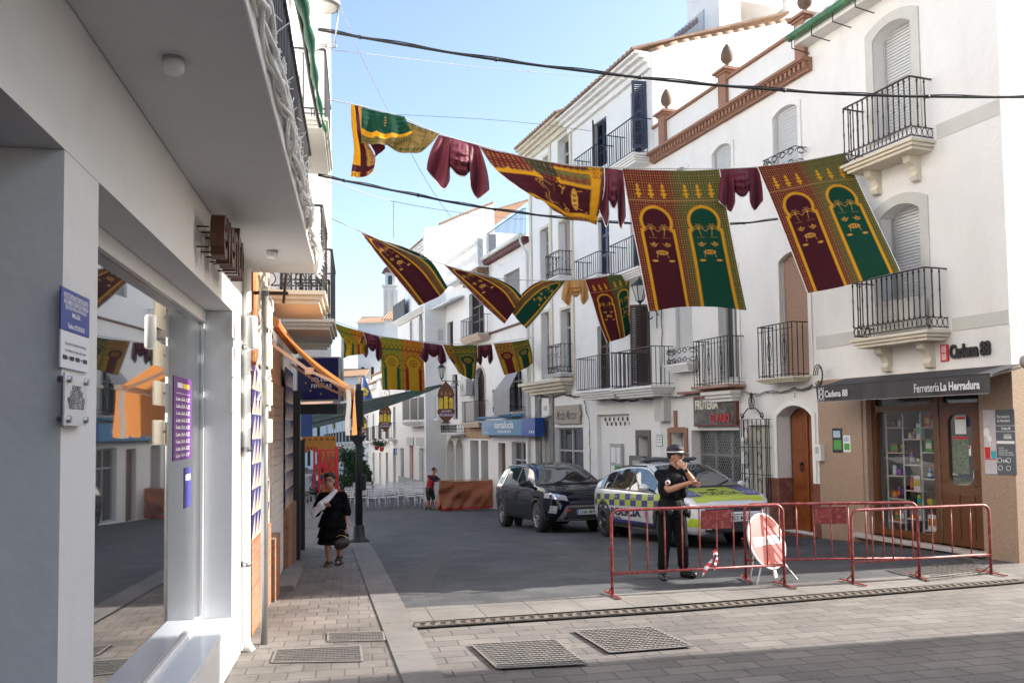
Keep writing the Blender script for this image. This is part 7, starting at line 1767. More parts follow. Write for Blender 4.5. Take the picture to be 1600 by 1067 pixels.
# hood livery
mb = MB(); C.toppatch(mb, 1.22, 2.02, lambda x: -.42, lambda x: .42, .004); C.toppatch(mb, 1.86, 2.05, lambda x: -.66, lambda x: -.42, .0045, 4, 4); C.toppatch(mb, 1.86, 2.05, lambda x: .42, lambda x: .66, .0045, 4, 4); hl = mb.build('bonnet_lime', LIME, t)
mb = MB(); C.toppatch(mb, 1.22, 1.855, lambda x: -.80+.12*(x-1.2), lambda x: -.425, .004); C.toppatch(mb, 1.22, 1.855, lambda x: .425, lambda x: .80-.12*(x-1.2), .004); mb.build('bonnet_blue', PBL, t)
def text_on_top(txt, x0, x1, y0, y1, m, name='lettering', bold=.02):
 vs, fs = text_geo(txt, bold); xs_ = [v[0] for v in vs]; ys_ = [v[1] for v in vs]; mb = MB(); out = []
 for v in vs:
  u = (v[0]-min(xs_))/(max(xs_)-min(xs_)); q = (v[1]-min(ys_))/(max(ys_)-min(ys_)); x = x0+(x1-x0)*q; y = y0+(y1-y0)*u; out.append((x, y, C.ztop(x, y)+.011))
 mb.add(out, fs); mb.build(name, m, t)
NAVY = mat('livery_navy_ink', (.02, .02, .06), .5)
text_on_top('POLICIA', 1.80, 1.60, -.38, .38, NAVY)
text_on_top('POLICIA', 1.78, 1.62, -.72, -.45, mat('livery_pale_ink', (.35, .37, .55), .5)); text_on_top('POLICIA', 1.78, 1.62, .45, .72, MATS['livery_pale_ink'])
def crest(pos, xd, yd, r, par):
 mb = MB(); xd, yd = Vector(xd).normalized(), Vector(yd).normalized(); nn = xd.cross(yd)
 mb.add([Vector(pos)+nn*.002+xd*(r*(1 if k % 2 else .72))*math.cos(k*PI/8)+yd*(r*(1 if k % 2 else .72))*math.sin(k*PI/8) for k in range(16)], [tuple(range(16))]); mb.build('star_badge', mat('badge_grey_blue', (.28, .30, .42), .4) if 'badge_grey_blue' not in MATS else MATS['badge_grey_blue'], par)
 mb = MB(); mb.add([Vector(pos)+nn*.004+xd*(r*.42)*math.cos(k*PI/8)+yd*(r*.5)*math.sin(k*PI/8) for k in range(16)], [tuple(range(16))]); mb.build('badge_centre', PM['red'], par)
crest((1.42, 0, C.ztop(1.42, 0)+.008), (0, 1, 0), (-1, 0, -.1), .12, t)
# side livery
random.seed(3)
lime_, blue_ = MB(), MB(); xs = [-1.95+.242*i for i in range(15)]
for i in range(14):
 for j in range(2):
  z0 = lambda x, j=j: .655+.115*j+.012*(x+2)*.5; z1 = lambda x, j=j: .655+.115*(j+1)+.012*(x+2)*.5
  C.strip(lime_ if (i+j) % 2 else blue_, xs[i], xs[i+1], z0, z1, .004, n=2, nz=2)
lime_.build('lime_checks', LIME, t); blue_.build('blue_checks', PBL, t)
mb = MB(); C.strip(mb, -.88, .9, lambda x: .33, lambda x: .40-.05*(x+.2)*.3, .004, n=12, nz=2); mb.build('lower_blue_stripe', PBL, t)
def text_on_side(txt, x0, x1, z0, z1, m, sg=-1, bold=.03):
 vs, fs = text_geo(txt, bold); xs_ = [v[0] for v in vs]; ys_ = [v[1] for v in vs]; out = []
 for v in vs:
  u = (v[0]-min(xs_))/(max(xs_)-min(xs_)); q = (v[1]-min(ys_))/(max(ys_)-min(ys_)); x = (x0+(x1-x0)*u) if sg < 0 else (x1+(x0-x1)*u); z = z0+(z1-z0)*q; out.append((x, sg*(C.yside(x, z)+.007), z))
 MB().add(out, fs).build('lettering', m, t)
for sg in (-1, 1):
 text_on_side('POLICIA', -.92, .42, .47, .63, NAVY, sg, .05); text_on_side('LOCAL', -.92, -.45, .415, .455, NAVY, sg)
 crest((.66, sg*(C.yside(.66, .53)+.005), .53), (-sg, 0, 0), (0, 0, 1), .12, t)
mb = MB()
for x in (-.96, -.13, .98): C.strip(mb, x, x+.008, lambda x: .30, lambda x: gl(x)-.03, .0045, n=1, nz=6)
mb.build('door_seams', BLACK, t)
for x in (-.78, .02):
 for sg in (-1, 1): MB().bar((x, sg*(C.yside(x, .84)+.02), .845), (x+.17, sg*(C.yside(x, .84)+.02), .84), .03, .025).build('door_handle', PWH, t)
mirrors(t, C, .80, .93, PWH, BLACK)
# nose
mb = MB(); C.front(mb, [(-.52, .60), (.52, .60), (.58, .665), (-.58, .665)]); mb.build('grille', CLAD, t)
mb = MB(); C.front(mb, [(-.56, .28), (.56, .28), (.62, .43), (-.62, .43)]); mb.build('lower_grille', CLAD, t)
mb = MB(); C.front(mb, [(-.5, .25), (.5, .25), (.5, .275), (-.5, .275)], .02); C.front(mb, [(-.56, .665), (.56, .665), (.56, .68), (-.56, .68)], .016); mb.build('chrome_trim', CHR, t)
mb = MB(); C.front(mb, [(.58, .64), (.84, .70), (.82, .765), (.60, .71)], .012, sides=(1, -1)); mb.build('headlight', LAMPG, t)
mb = MB(); C.front(mb, [(.64, .36), (.80, .38), (.78, .52), (.66, .50)], .012, sides=(1, -1)); mb.build('lime_corner', LIME, t)
mb = MB(); C.front(mb, [(.55, .95), (.74, .95), (.72, .84), (.5, .84)], .01, sides=(1, -1), end=-1); mb.build('tail_light', REDL, t)
plate_obj(t, C, '9153 MKB', .50)
# roof light bar
z = C.ztop(-.15, 0)+.0; lb = MB(); lb.box((-.12, 0, z+.05), (.24, 1.12, .055)); lbo = lb.build('light_bar', mat('light_bar_blue', (.07, .08, .10), .2, coat=.4), t, bevel=.02)
MB().box((-.12, 0, z+.015), (.2, 1.0, .02)).build('bar_base', BLACK, lbo)
for y in (-.42, .42): MB().box((-.12, y, z-.005), (.08, .06, .05)).build('bar_foot', BLACK, lbo)
for sg in (-1, 1): MB().tube([(-1.2, sg*.60, C.ztop(-1.2, .60)+.03), (-.6, sg*.62, C.ztop(-.6, .62)+.035), (.2, sg*.62, C.ztop(.2, .62)+.03)], .014, 6).build('roof_rail', BLACK, t)
# --- black suv
BC = Car(top=[(-2.12, .62), (-2.1, 1.0), (-2.03, 1.15), (-1.86, 1.42), (-1.6, 1.55), (-.8, 1.60), (0, 1.585), (.35, 1.53), (.58, 1.44), (1.08, 1.10), (1.16, 1.06), (1.6, 1.01), (1.9, .94), (2.03, .82), (2.1, .60)],
 belt=[(-2.2, 1.08), (-1.2, 1.06), (0, 1.02), (1.0, .99), (1.6, .93), (2.1, .80)],
 hw=[(-2.12, .70), (-2.04, .80), (-1.9, .85), (-1.3, .895), (0, .88), (1.3, .90), (1.7, .87), (1.95, .80), (2.05, .72), (2.1, .62)],
 bot=[(-2.12, .45), (-1.95, .30), (-1.4, .24), (1.5, .23), (1.95, .24), (2.1, .32)], xf=2.1, xr=-2.12, wb=2.60, R=.345)
NAV = mat('midnight_blue_paint', (.003, .005, .014), .08, coat=.22, spec=.25)
t = thing('black_car', 'midnight black compact suv with grey bumper arch, parked ahead of the police car', 'car', world=False)
place_car(t, on_ground(842, 831), on_ground(796, 823.5)); C = BC
C.body(NAV).build('body', None, t)
mb = MB(); C.strip(mb, -1.95, 1.85, lambda x: interp(C.bot, x)-.0, lambda x: interp(C.bot, x)+.12, .008, n=60); mb.build('sill_cladding', CLAD, t)
for x in (C.wb/2, -C.wb/2):
 arch_ring(t, C, x, CLAD)
 for y in (-.78, .78): wheel(t, x, y, C.R)
for (a, b) in ((-1.72, -1.22), (-1.16, -.30), (-.24, .88)):
 mb = MB(); C.strip(mb, a, b, lambda x: min(gl(x), gu(x)-.005), gu, .005, n=16); mb.build('side_window', CGL, t)
mb = MB()
for (a, b) in ((-1.225, -1.155), (-.305, -.235)): C.strip(mb, a, b, gl, gu, .006, n=2)
mb.build('window_pillars', BLACK, t)
mb = MB(); C.toppatch(mb, .38, 1.10, lambda x: -wy(x), wy, .007); mb.build('windscreen', CGL, t)
mb = MB(); C.toppatch(mb, 1.10, 1.16, lambda x: -wy(x)*.98, lambda x: wy(x)*.98, .008, n=3); mb.build('cowl', BLACK, t)
for y in (-.35, .25): MB().tube([(1.13, y, C.ztop(1.13, y)+.02), (.94, y+.38, C.ztop(.94, y+.38)+.018)], .008, 5).build('wiper', BLACK, t)
mb = MB(); C.front(mb, [(.42, .70), (.86, .78), (.84, .90), (.46, .82)], .012, sides=(1, -1)); mb.build('headlight', LAMPG, t)
mb = MB(); C.front(mb, [(.70, .44), (.82, .46), (.80, .62), (.68, .60)], .012, sides=(1, -1)); mb.build('fog_light', LAMPG, t)
mb = MB(); C.front(mb, [(-.40, .64), (.40, .64), (.40, .70), (-.40, .70)], .01); mb.build('grille', CLAD, t)
GB = mat('grey_bumper_arch', (.16, .15, .15), .4)
mb = MB(); C.front(mb, [(.56, .30), (.70, .30), (.50, .60), (.42, .60)], .025, sides=(1, -1)); C.front(mb, [(-.50, .56), (.50, .56), (.48, .61), (-.48, .61)], .025); C.front(mb, [(-.70, .27), (.70, .27), (.66, .31), (-.66, .31)], .03); mb.build('bumper_arch', GB, t)
mb = MB(); C.front(mb, [(-.56, .31), (.56, .31), (.42, .555), (-.42, .555)], .01); mb.build('lower_grille', CLAD, t)
mb = MB(); C.front(mb, [(-.52, .49), (-.40, .49), (-.40, .52), (-.50, .52)], .03); mb.build('red_hook_cover', RED, t)
mb = MB(); C.front(mb, [(.50, 1.0), (.76, 1.0), (.74, .86), (.5, .86)], .01, sides=(1, -1), end=-1); mb.build('tail_light', REDL, t)
plate_obj(t, C, '3386 MWS', .46); mirrors(t, C, .78, 1.0, BLACK, BLACK)
mb = MB(); put_text(mb, 'TIVOLI' if False else 'SUV', (0, 0, 0), (0, 1, 0), (0, 0, 1), .1, .02) if False else None
mb = MB()
for x in (-1.19, -.27, .93): C.strip(mb, x, x+.008, lambda x: .32, lambda x: gl(x)-.03, .0045, n=1, nz=6)
mb.build('door_seams', BLACK, t)
for x in (-1.05, -.12):
 for sg in (-1, 1): MB().bar((x, sg*(C.yside(x, .9)+.02), .905), (x+.16, sg*(C.yside(x, .9)+.02), .90), .03, .025).build('door_handle', NAV, t)
for sg in (-1, 1): MB().tube([(-1.5, sg*.60, C.ztop(-1.5, .60)+.04), (-.6, sg*.63, C.ztop(-.6, .63)+.045), (.2, sg*.63, C.ztop(.2, .63)+.03)], .014, 6).build('roof_rail', STEEL, t)
# ------------------------------------------------------------------ red crowd barriers
REDT = mat('worn_red_barrier_paint', (.235, .024, .026), .5, var=.3, vscale=9, dirt=(.42, .24, .17), dscale=18, damt=.9, bump=.1, bscale=60)
def barrier(label, A, B, htA, plate_at=None, feet='flat', lean=0.0, n=9, swap=False):
 """A, B ground points; htA height"""
 A = Vector(A); B = Vector(B); d = (B-A); L = d.length; d.normalize(); side = Vector((-d.y, d.x, 0)).normalized(); H = htA
 t = thing('crowd_barrier', label, 'barrier', tuple((A+B)/2), group='red crowd barriers closing the street')
 up = Vector((0, 0, 1)) + side*lean; up.normalize()
 P = [A, A+up*(H-.10)]
 for k in range(1, 6): a = PI/2*k/6; P.append(A+up*(H-.10+.10*math.sin(a))+d*(.10-.10*math.cos(a)))
 P.append(A+up*H+d*.10); P.append(B+up*H-d*.10)
 for k in range(1, 6): a = PI/2*k/6; P.append(B+up*(H-.10+.10*math.cos(a))-d*(.10-.10*math.sin(a)))
 P += [B+up*(H-.10), B]
 MB().tube(P, .0185, 10).build('frame', REDT, t)
 MB().tube([A+up*.26, B+up*.26], .016, 8).build('lower_rail', REDT, t)
 for i in range(1, n+1):
  p = A+d*(L*i/(n+1)); MB().tube([p+up*.26, p+up*(H)], .009, 6).build('upright', REDT, t)
 if plate_at is not None:
  a = L*plate_at; mb = MB(); c = A+d*a+up*(H-.14); mb.bar(c-d*.20, c+d*.20, .006, .22, up=(0, 0, 1));
  mb = MB(); q = [c-d*.20-up*.12, c+d*.20-up*.12, c+d*.20+up*.10, c-d*.20+up*.10]; mb.add([v+side*.004 for v in q]+[v-side*.004 for v in q], [(0, 1, 2, 3), (7, 6, 5, 4), (0, 4, 5, 1), (1, 5, 6, 2), (2, 6, 7, 3), (3, 7, 4, 0)]); mb.build('name_plate', REDT, t)
 for p in (A, B):
  if feet == 'flat': MB().bar(p-side*.24+Vector((0, 0, .02)), p+side*.24+Vector((0, 0, .02)), .035, .012).build('foot', REDT, t); MB().bar(p+side*.12+Vector((0, 0, .025)), p+Vector((0, 0, .12)), .012).build('foot_brace', REDT, t)
 MB().tube([A-d*.05+up*(H*.55), A+up*(H*.55)], .012, 6).build('hook', REDT, t)
 return t
def gp3(x, y): p = on_ground(x, y); p.z = gz(p.y)+.02; return p
Ht = lambda p, x, y: (at_y(x, y, p.y).z-p.z)
A = gp3(957, 934); B = gp3(1226, 918)
barrier('red crowd barrier nearest the officer, its top rail running in front of his legs', A, B, Ht(A, 952, 797), plate_at=.60)
A2 = gp3(1166, 909); B2 = gp3(1437, 906)
barrier('red crowd barrier set behind the others, a name plate at its middle', A2, B2, Ht(A2, 1166, 788), plate_at=.50, n=9)
A3 = gp3(1333, 914); B3 = gp3(1549, 899)
barrier('red crowd barrier at the far right before the hardware shop window', A3, B3, Ht(A3, 1333, 797), n=6)
# torn red and white tape on the first barrier
TW = mat('tape_white', (.7, .68, .68), .5); TR = mat('tape_red', (.60, .03, .04), .45)
t = thing('barrier_tape', 'torn strip of red and white warning tape fluttering from the first barrier', 'tape'); p = at_y(1116, 862, A.lerp(B, .6).y-.03); t.location = p; OFF[t.name] = Vector(p)
Yq = p.y
def tape(pts, w, name):
 rows = []; P = [at_y(x, y, Yq-.02*k) for k, (x, y) in enumerate(pts)]; n = 24
 for i in range(n+1):
  c = cat_interp(P, i/n); tw = i*.35; rows.append([c+Vector((w*math.cos(tw*.6)*s_, w*math.sin(tw)*.6*s_, w*.3*s_)) for s_ in (-1, 0, 1)])
 for k, m_ in enumerate((TR, TW)):
  mb = MB()
  for i in range(n):
   if (i//3) % 2 == k: mb.grid(rows[i:i+2])
  mb.build(name, m_, t)
tape(((1118, 858), (1114, 872), (1104, 886), (1097, 900)), .028, 'tape_strip'); tape(((1117, 860), (1121, 868), (1118, 880), (1116, 892)), .018, 'tape_end')
# no entry sign on a stand
c = gp3(1212, 905); Yc = c.y-.30
t = thing('no_entry_sign', 'portable round no entry sign flaring in the sun on a thin white stand', 'traffic sign'); t.location = c; OFF[t.name] = c.copy()
ctr = at_y(1197, 845, Yc);
# the face looks up and to the right, towards the sun
w1 = at_y(1174, 845, Yc); w2 = at_y(1220, 858, Yc)
nrm = Vector((-.55, -.80, .22)).normalized(); half = ((_sv + (CAMP-ctr).normalized())).normalized(); nrm = Vector((.58, -.76, .30)).normalized()
xd = nrm.cross(Vector((0, 0, 1))).normalized()*-1; yd = nrm.cross(xd).normalized()
if yd.z < 0: yd = -yd
xd = xd if xd.x > 0 else -xd
R_ = .36
SGN = mat('reflective_sign_red', (.50, .03, .03), .42); SGW = mat('reflective_sign_white', (.70, .69, .68), .42)
def disc(mb, r, off, a0=0, n=40): mb.add([ctr+nrm*off+xd*r*math.cos(2*PI*k/n)+yd*r*math.sin(2*PI*k/n) for k in range(n)], [tuple(range(n))])
mb = MB(); P0 = [ctr+xd*R_*math.cos(2*PI*k/40)+yd*R_*math.sin(2*PI*k/40) for k in range(40)]; mb.add([p for p in P0]+[p+nrm*.02 for p in P0], [(k, (k+1) % 40, 40+(k+1) % 40, 40+k) for k in range(40)]+[tuple(range(40))]); mb.build('rim', SGW, t)
mb = MB(); disc(mb, R_*.99, .0205); mb.build('white_disc', SGW, t); mb = MB(); disc(mb, R_*.93, .0225); mb.build('red_disc', SGN, t)
mb = MB(); mb.add([ctr+nrm*.0245+xd*a+yd*b for a, b in ((-R_*.78, -.05), (R_*.78, -.05), (R_*.78, .06), (-R_*.78, .06))], [(0, 1, 2, 3)]); mb.build('white_bar', SGW, t)
for (x, y, x2, y2, dy) in ((1192, 872, 1183, 916, -.15), (1216, 868, 1246, 908, -.05), (1179, 860, 1172, 905, .45)):
 q = on_ground(x2, y2); MB().tube([at_y(x, y, Yc+.03), q+Vector((0, 0, .02))], .011, 6).build('leg', SGW, t)
MB().bar(ctr-yd*R_*1.0, ctr-yd*R_*1.28, .06, .01, up=nrm).build('tab', SGW, t)
# ------------------------------------------------------------------ dark sign post at the kerb
p = gp3(561, 848); t = thing('traffic_light_post', 'dark kerb post with the back of a signal box and a give way plate', 'sign post', tuple(p))
topz = at_y(549, 600, p.y).z
mb = MB(); mb.tube([p, p+Vector((0, 0, topz-p.z))], .065, 14, rs=[.075, .055]); mb.build('pole', BLACK, t)
MB().lathe([(.20, 0), (.20, .03), (.12, .07), (.10, .30), (.085, .33)], c=p, n=20).build('base', BLACK, t)
z0, z1 = at_y(552, 668, p.y).z, at_y(552, 610, p.y).z; MB().box((p.x, p.y-.10, (z0+z1)/2), (.22, .16, z1-z0)).build('signal_box', BLACK, t, bevel=.015)
z0, z1 = at_y(552, 700, p.y).z, at_y(552, 680, p.y).z; q = [(p.x-.17, p.y-.07, z1), (p.x+.17, p.y-.07, z1), (p.x+.02, p.y-.07, z0), (p.x-.02, p.y-.07, z0)]
mb = MB(); mb.add(q+[(a, b+.015, c_) for a, b, c_ in q], [(0, 1, 2, 3), (7, 6, 5, 4), (0, 4, 5, 1), (1, 5, 6, 2), (2, 6, 7, 3), (3, 7, 4, 0)]); mb.build('sign_back', BLACK, t)
z0 = at_y(557, 762, p.y).z; MB().box((p.x+.09, p.y-.02, z0+.1), (.1, .14, .3)).build('push_box', BLACK, t, bevel=.015)
# long green rolled cloth across the lower view
GRN = mat('green_drapery', (.006, .075, .055), .5, var=.35, vscale=3, sheen=.3)
t = thing('green_swag', 'long twisted dark green cloth rising from the left wall to the hanging lantern', 'drapery'); a = at_y(490, 660, 22); b = at_y(690, 602, 35)
t.location = a; OFF[t.name] = a.copy(); rows = []
for i in range(61):
 u = i/60; x = 488+202*u; yc = 650-44*u-3*math.sin(PI*u)*(1-2*u*.2)+2; Yd = 22+13*u; w_ = (15*(1-u)**.9+2.0)
 yc = 652-50*u**1.25; row = []
 for k in range(15):
  s_ = k/14-.5; fold_ = .10*math.sin(s_*26+u*5)+.05*math.sin(s_*50-u*8); row.append(at_y(x, yc+s_*2*w_*(1+.0*fold_), Yd+fold_*(1.2-u)))
 rows.append(row)
mb = MB(); mb.grid(rows); mb.build('cloth', GRN, t)
# ------------------------------------------------------------------ lantern shaped boards and wall lamps
def lantern_board(label, x, ytop, ybot, wpx, Y):
 c = at_y(x, (ytop+ybot)/2, Y); top = at_y(x, ytop, Y).z; bot = at_y(x, ybot, Y).z; H = top-bot; W = wpx/FPX*Y
 t = thing('lantern_board', label, 'decoration', (c.x, Y, bot), group='moorish lantern boards over the street')
 prof = [(.30, 0), (.12, .04), (.28, .10), (.40, .16), (.42, .20), (.5, .24), (.5, .30), (.43, .33), (.45, .62), (.5, .66), (.47, .70), (.40, .80), (.25, .89), (.06, .96), (.03, 1.0)]
 f = Frame((c.x, Y), (1, 0), (0, -1)); poly = [(a*W, bot+b*H) for a, b in prof]+[(-a*W, bot+b*H) for a, b in reversed(prof)]
 MB().prism(poly, f, 0, .06).build('board', mat('carved_brown_board_%d' % x, (.14, .05, .02), .6, var=.6, vscale=14), t)
 for k in (-1, 0, 1):
  w2 = W*.11; MB().prism(arch_poly(k*W*.29-w2, k*W*.29+w2, bot+H*.34, bot+H*(.64 if k == 0 else .60), w2*.99), f, .061, .066).build('amber_arch', mat('amber_panel_%d_%d' % (x, k), (.72, .50, .03), .5, var=.3, vscale=5), t)  # plain amber arch panel, no emission
 for k in (-1, 0, 1):
  MB().prism([(k*W*.24-W*.09, bot+H*.67), (k*W*.24+W*.09, bot+H*.67), (k*W*.24, bot+H*.76)], f, .061, .066).build('carving', mat('tan_carving_%d_%d' % (x, k), (.35, .17, .05), .6), t)
 mb = MB(); put_text(mb, 'Jardín', (c.x-W*.3, Y-.068, bot+H*.245), (1, 0, 0), (0, 0, 1), W*.6, H*.07, bold=.02, shear=.3); put_text(mb, 'Andalusí', (c.x-W*.44, Y-.068, bot+H*.165), (1, 0, 0), (0, 0, 1), W*.88, H*.07, bold=.02, shear=.3); mb.build('lettering', mat('lilac_ink_%d' % x, (.62, .50, .72), .5), t)
lantern_board('largest brown lantern shaped board with lilac script, hanging under the street lamp', 697, 595, 661, 27, 36.5)
lantern_board('middle sized lantern board with a green cloth knot above the chairs', 602, 630, 674, 20, 45)
lantern_board('smallest lantern board, partly behind the dark post', 567, 648, 680, 13, 56)
def wall_lantern(label, x, ytop, ybot, Y, wpx, xw, F=FR):
 c = at_y(x, ybot, Y); H = at_y(x, ytop, Y).z-c.z; W = wpx/FPX*Y; t = thing('wall_lantern', label, 'street lamp', tuple(c))
 mb = MB(); mb.lathe([(W*.22, 0), (W*.46, H*.62)], c=c, n=6, smooth=False, cap=False); mb.build('glass', mat('lantern_glass_%d' % x, (.5, .5, .48), .15), t)
 mb = MB()
 for k in range(6): a = 2*PI*k/6; mb.tube([c+Vector((W*.22*math.cos(a), W*.22*math.sin(a), 0)), c+Vector((W*.46*math.cos(a), W*.46*math.sin(a), H*.62))], .012, 4)
 mb.lathe([(W*.55, H*.62), (W*.5, H*.68), (W*.25, H*.82), (W*.12, H*.9), (.01, H)], c=c, n=6, smooth=False); mb.lathe([(.02, -H*.14), (W*.15, -H*.05), (W*.24, 0)], c=c, n=6); mb.build('cage', IRON, t)
 w_ = F.p(F.px(xw, ybot+4)[0], c.z-.12, 0); mb = MB(); e = c+Vector((0, 0, -H*.14)); mb.tube([e, e+Vector((0, 0, -.05)), w_], .022, 6); m_ = e.lerp(w_, .6)
 mb.tube([m_+Vector((.2*math.cos(q*PI/6)*(1-q/16), 0, -.22+.2*math.sin(q*PI/6)*(1-q/16))) for q in range(12)], .016, 5); mb.tube([w_+Vector((0, 0, .2)), w_-Vector((0, 0, .5))], .02, 5); mb.build('bracket', IRON, t)
wall_lantern('black street lantern on a scrolled bracket over the largest lantern board', 690, 566, 590, 36.2, 12, 722)
wall_lantern('black street lantern on the dark shutter house half hidden by the big banner', 1000, 433, 470, 20.6, 26, 1026)
wall_lantern('small distant street lantern near the flags', 598, 588, 604, 50, 8, 608)
# flags
FY = 56
def flag(label, cols_, pole, pts, Y):
 t = thing('flag', label, 'flag'); a = at_y(*pole[0], Y); t.location = a; OFF[t.name] = a.copy()
 MB().tube([at_y(*pole[0], Y), at_y(*pole[1], Y)], .03, 6).build('pole', STEEL, t)
 n = len(cols_)
 for k, m_ in enumerate(cols_):
  rows = []
  for i in range(13):
   v = i/12; (xa, ya), (xb, yb) = pts[0], pts[1]; (xc, yc), (xd_, yd_) = pts[2], pts[3]
   row = []
   for j in range(4):
    u = (k+j/3)/n; x = (xa+(xb-xa)*u)*(1-v)+(xc+(xd_-xc)*u)*v; y = (ya+(yb-ya)*u)*(1-v)+(yc+(yd_-yc)*u)*v; row.append(at_y(x, y, Y+.15*math.sin(u*9+v*2)))
   rows.append(row)
  MB().grid(rows).build('cloth', m_, t)
 return t
t = flag('blue European flag with yellow stars hanging beside the lamp post', [PM['blue']], ((563, 585), (573, 640)), ((567, 590), (571, 588), (566, 628), (583, 624)), FY)
mb = MB()
for k in range(6): c = at_y(571+3.2*math.cos(k), 612+5*math.sin(k*1.1), FY-.25); mb.lathe([(.001, 0), (.12, .01), (.001, .02)], c=c, n=5, M=Matrix.Rotation(PI/2, 4, 'X'))
mb.build('stars', PM['yellow'], t)
flag('red and yellow flag hanging left of the blue one', [PM['red'], PM['yellow'], PM['red']], ((560, 588), (564, 636)), ((560, 592), (563, 590), (560, 630), (565, 628)), FY-1)
flag('small red yellow and green flag far down the street', [PM['red'], PM['yellow'], PM['green']], ((519, 655), (523, 672)), ((519, 658), (524, 658), (519, 670), (524, 669)), 70)
# orange arch banner across the far street and the red letter frame
t = thing('arch_banner', 'orange cloth gateway with red bricks round a horseshoe arch, far end of the street', 'banner'); Yb = 47; a = at_y(498, 740, Yb); t.location = a; OFF[t.name] = a.copy()
f = Frame((at_y(471, 700, Yb).x, Yb), (1, 0), (0, -1)); W = at_y(525, 700, Yb).x-at_y(471, 700, Yb).x; zt = at_y(500, 681, Yb).z; zb = gz(Yb)
ORC = mat('orange_gateway_cloth', (.50, .21, .03), .8, var=.15); arch = arch_poly(W*.06, W*.50, zb-.0+.01, zb+(zt-zb)*.76, W*.21)
mb = MB(); wall_mesh(mb, f, rect_poly(0, W, zb, zt), [arch], 0, .05); mb.build('cloth', ORC, t)
cx = W*.28; cz = zb+(zt-zb)*.76-W*.21
for k in range(9):
 a0 = PI*(k+.15)/9; a1 = PI*(k+.7)/9; MB().prism([(cx+r_*math.cos(q), cz+r_*math.sin(q)) for r_, q in ((W*.24, a0), (W*.33, a0), (W*.33, a1), (W*.24, a1))], f, .005, .02).build('red_brick', PM['red'], t)
for k in range(6): MB().prism([(W*(k/6+.02), zt-.25), (W*(k/6+.15), zt-.25), (W*(k/6+.085), zt-.05)], f, .005, .02).build('fringe', mat('dark_fringe_%d' % k, (.25, .07, .02), .8), t)
t = thing('red_letter_frame', 'tall red metal frame with big cut out letters by the pavement cafe', 'sculpture'); Yb = 40; a = at_y(508, 780, Yb); t.location = (a.x, a.y, gz(Yb)); OFF[t.name] = Vector(t.location)
def rp(x0, y0, x1, y1, w=.07): MB().bar(at_y(x0, y0, Yb), at_y(x1, y1, Yb), w, w).build('bar', RED, t)
gy = 790
for x in (491, 499, 509, 516, 526): rp(x, 702 if x > 500 else 704, x, 772, .09)
rp(489, 703, 528, 703); rp(526, 697, 526, 772, .16)
for (x0, y0, x1, y1) in ((499, 706, 504, 738), (504, 738, 509, 712), (509, 738, 516, 722), (516, 722, 524, 718), (516, 740, 524, 728), (491, 740, 495, 725), (501, 756, 509, 744), (518, 758, 524, 745)): rp(x0, y0, x1, y1, .10)
# greenery in a planter
def bush(label, x, y, Y, rad, h, n, m, seed, cat='shrub', name='planted_shrub', palm=False):
 random.seed(seed); g = at_y(x, 700, Y); base = Vector((g.x, Y, gz(Y))); t = thing(name, label, cat, tuple(base))
 MB().lathe([(.35*rad, 0), (.42*rad, .45), (.40*rad, .46), (.001, .44)], c=base, n=16).build('planter', TERRA, t)
 MB().tube([base+Vector((0, 0, .4)), base+Vector((.05, 0, h*.55))], .06, 8, rs=[.07, .04]).build('trunk', WOODD, t)
 mb = MB();
 if palm:
  for k in range(26):
   a = random.random()*6.28; el = random.uniform(.2, 1.4); L = rad*random.uniform(.8, 1.3); o = base+Vector((0, 0, h*.55)); d = Vector((math.cos(a)*math.cos(el), math.sin(a)*math.cos(el), math.sin(el)))
   P = [o+d*L*q/8+Vector((0, 0, -.5*L*(q/8)**2*1.0)) for q in range(9)]
   for q in range(1, 9):
    tng = (P[q]-P[q-1]).normalized(); s_ = tng.cross(Vector((0, 0, 1))).normalized()
    for sg in (-1, 1):
     for qq in (0, .5): b0 = P[q-1].lerp(P[q], qq); tip = b0+s_*sg*.28*(1-q/12)+tng*.14-Vector((0, 0, .06)); mb.add([b0, b0+tng*.05, tip], [(0, 1, 2)])
 else:
  cl = [(Vector((random.gauss(0, .42), random.gauss(0, .35), random.uniform(.15, .95)))) for _ in range(26)]
  for k in range(n):
   c_ = random.choice(cl); p_ = base+Vector((c_.x*rad+random.gauss(0, .13)*rad, c_.y*rad+random.gauss(0, .13)*rad, .45+(h-.45)*min(1.08, max(.02, c_.z+random.gauss(0, .09))))); s_ = .05+random.random()*.07
   u_ = Vector((random.gauss(0, 1), random.gauss(0, 1), random.gauss(0, 1))).normalized(); v_ = u_.orthogonal().normalized(); mb.add([p_-u_*s_, p_+v_*s_*.45, p_+u_*s_, p_-v_*s_*.45], [(0, 1, 2, 3)])
 mb.build('crown', m, t)
LEAF = mat('dark_leaf', (.03, .075, .022), .6, var=.6, vscale=4); LEAF2 = mat('palm_leaf', (.04, .085, .045), .5, var=.5, vscale=4)
bush('dense dark green shrub in a planter behind the dark post', 550, 0, 44, .8, 2.7, 4200, LEAF, 5)
bush('spiky palm behind the dense shrub, left of the grey shirted man', 537, 0, 46, 1.5, 3.6, 0, LEAF2, 6, 'palm', 'potted_palm', True)
bush('lower green shrub right of the dense one at the cafe edge', 566, 0, 45.5, .5, 1.8, 1800, LEAF, 8)
random.seed(4)
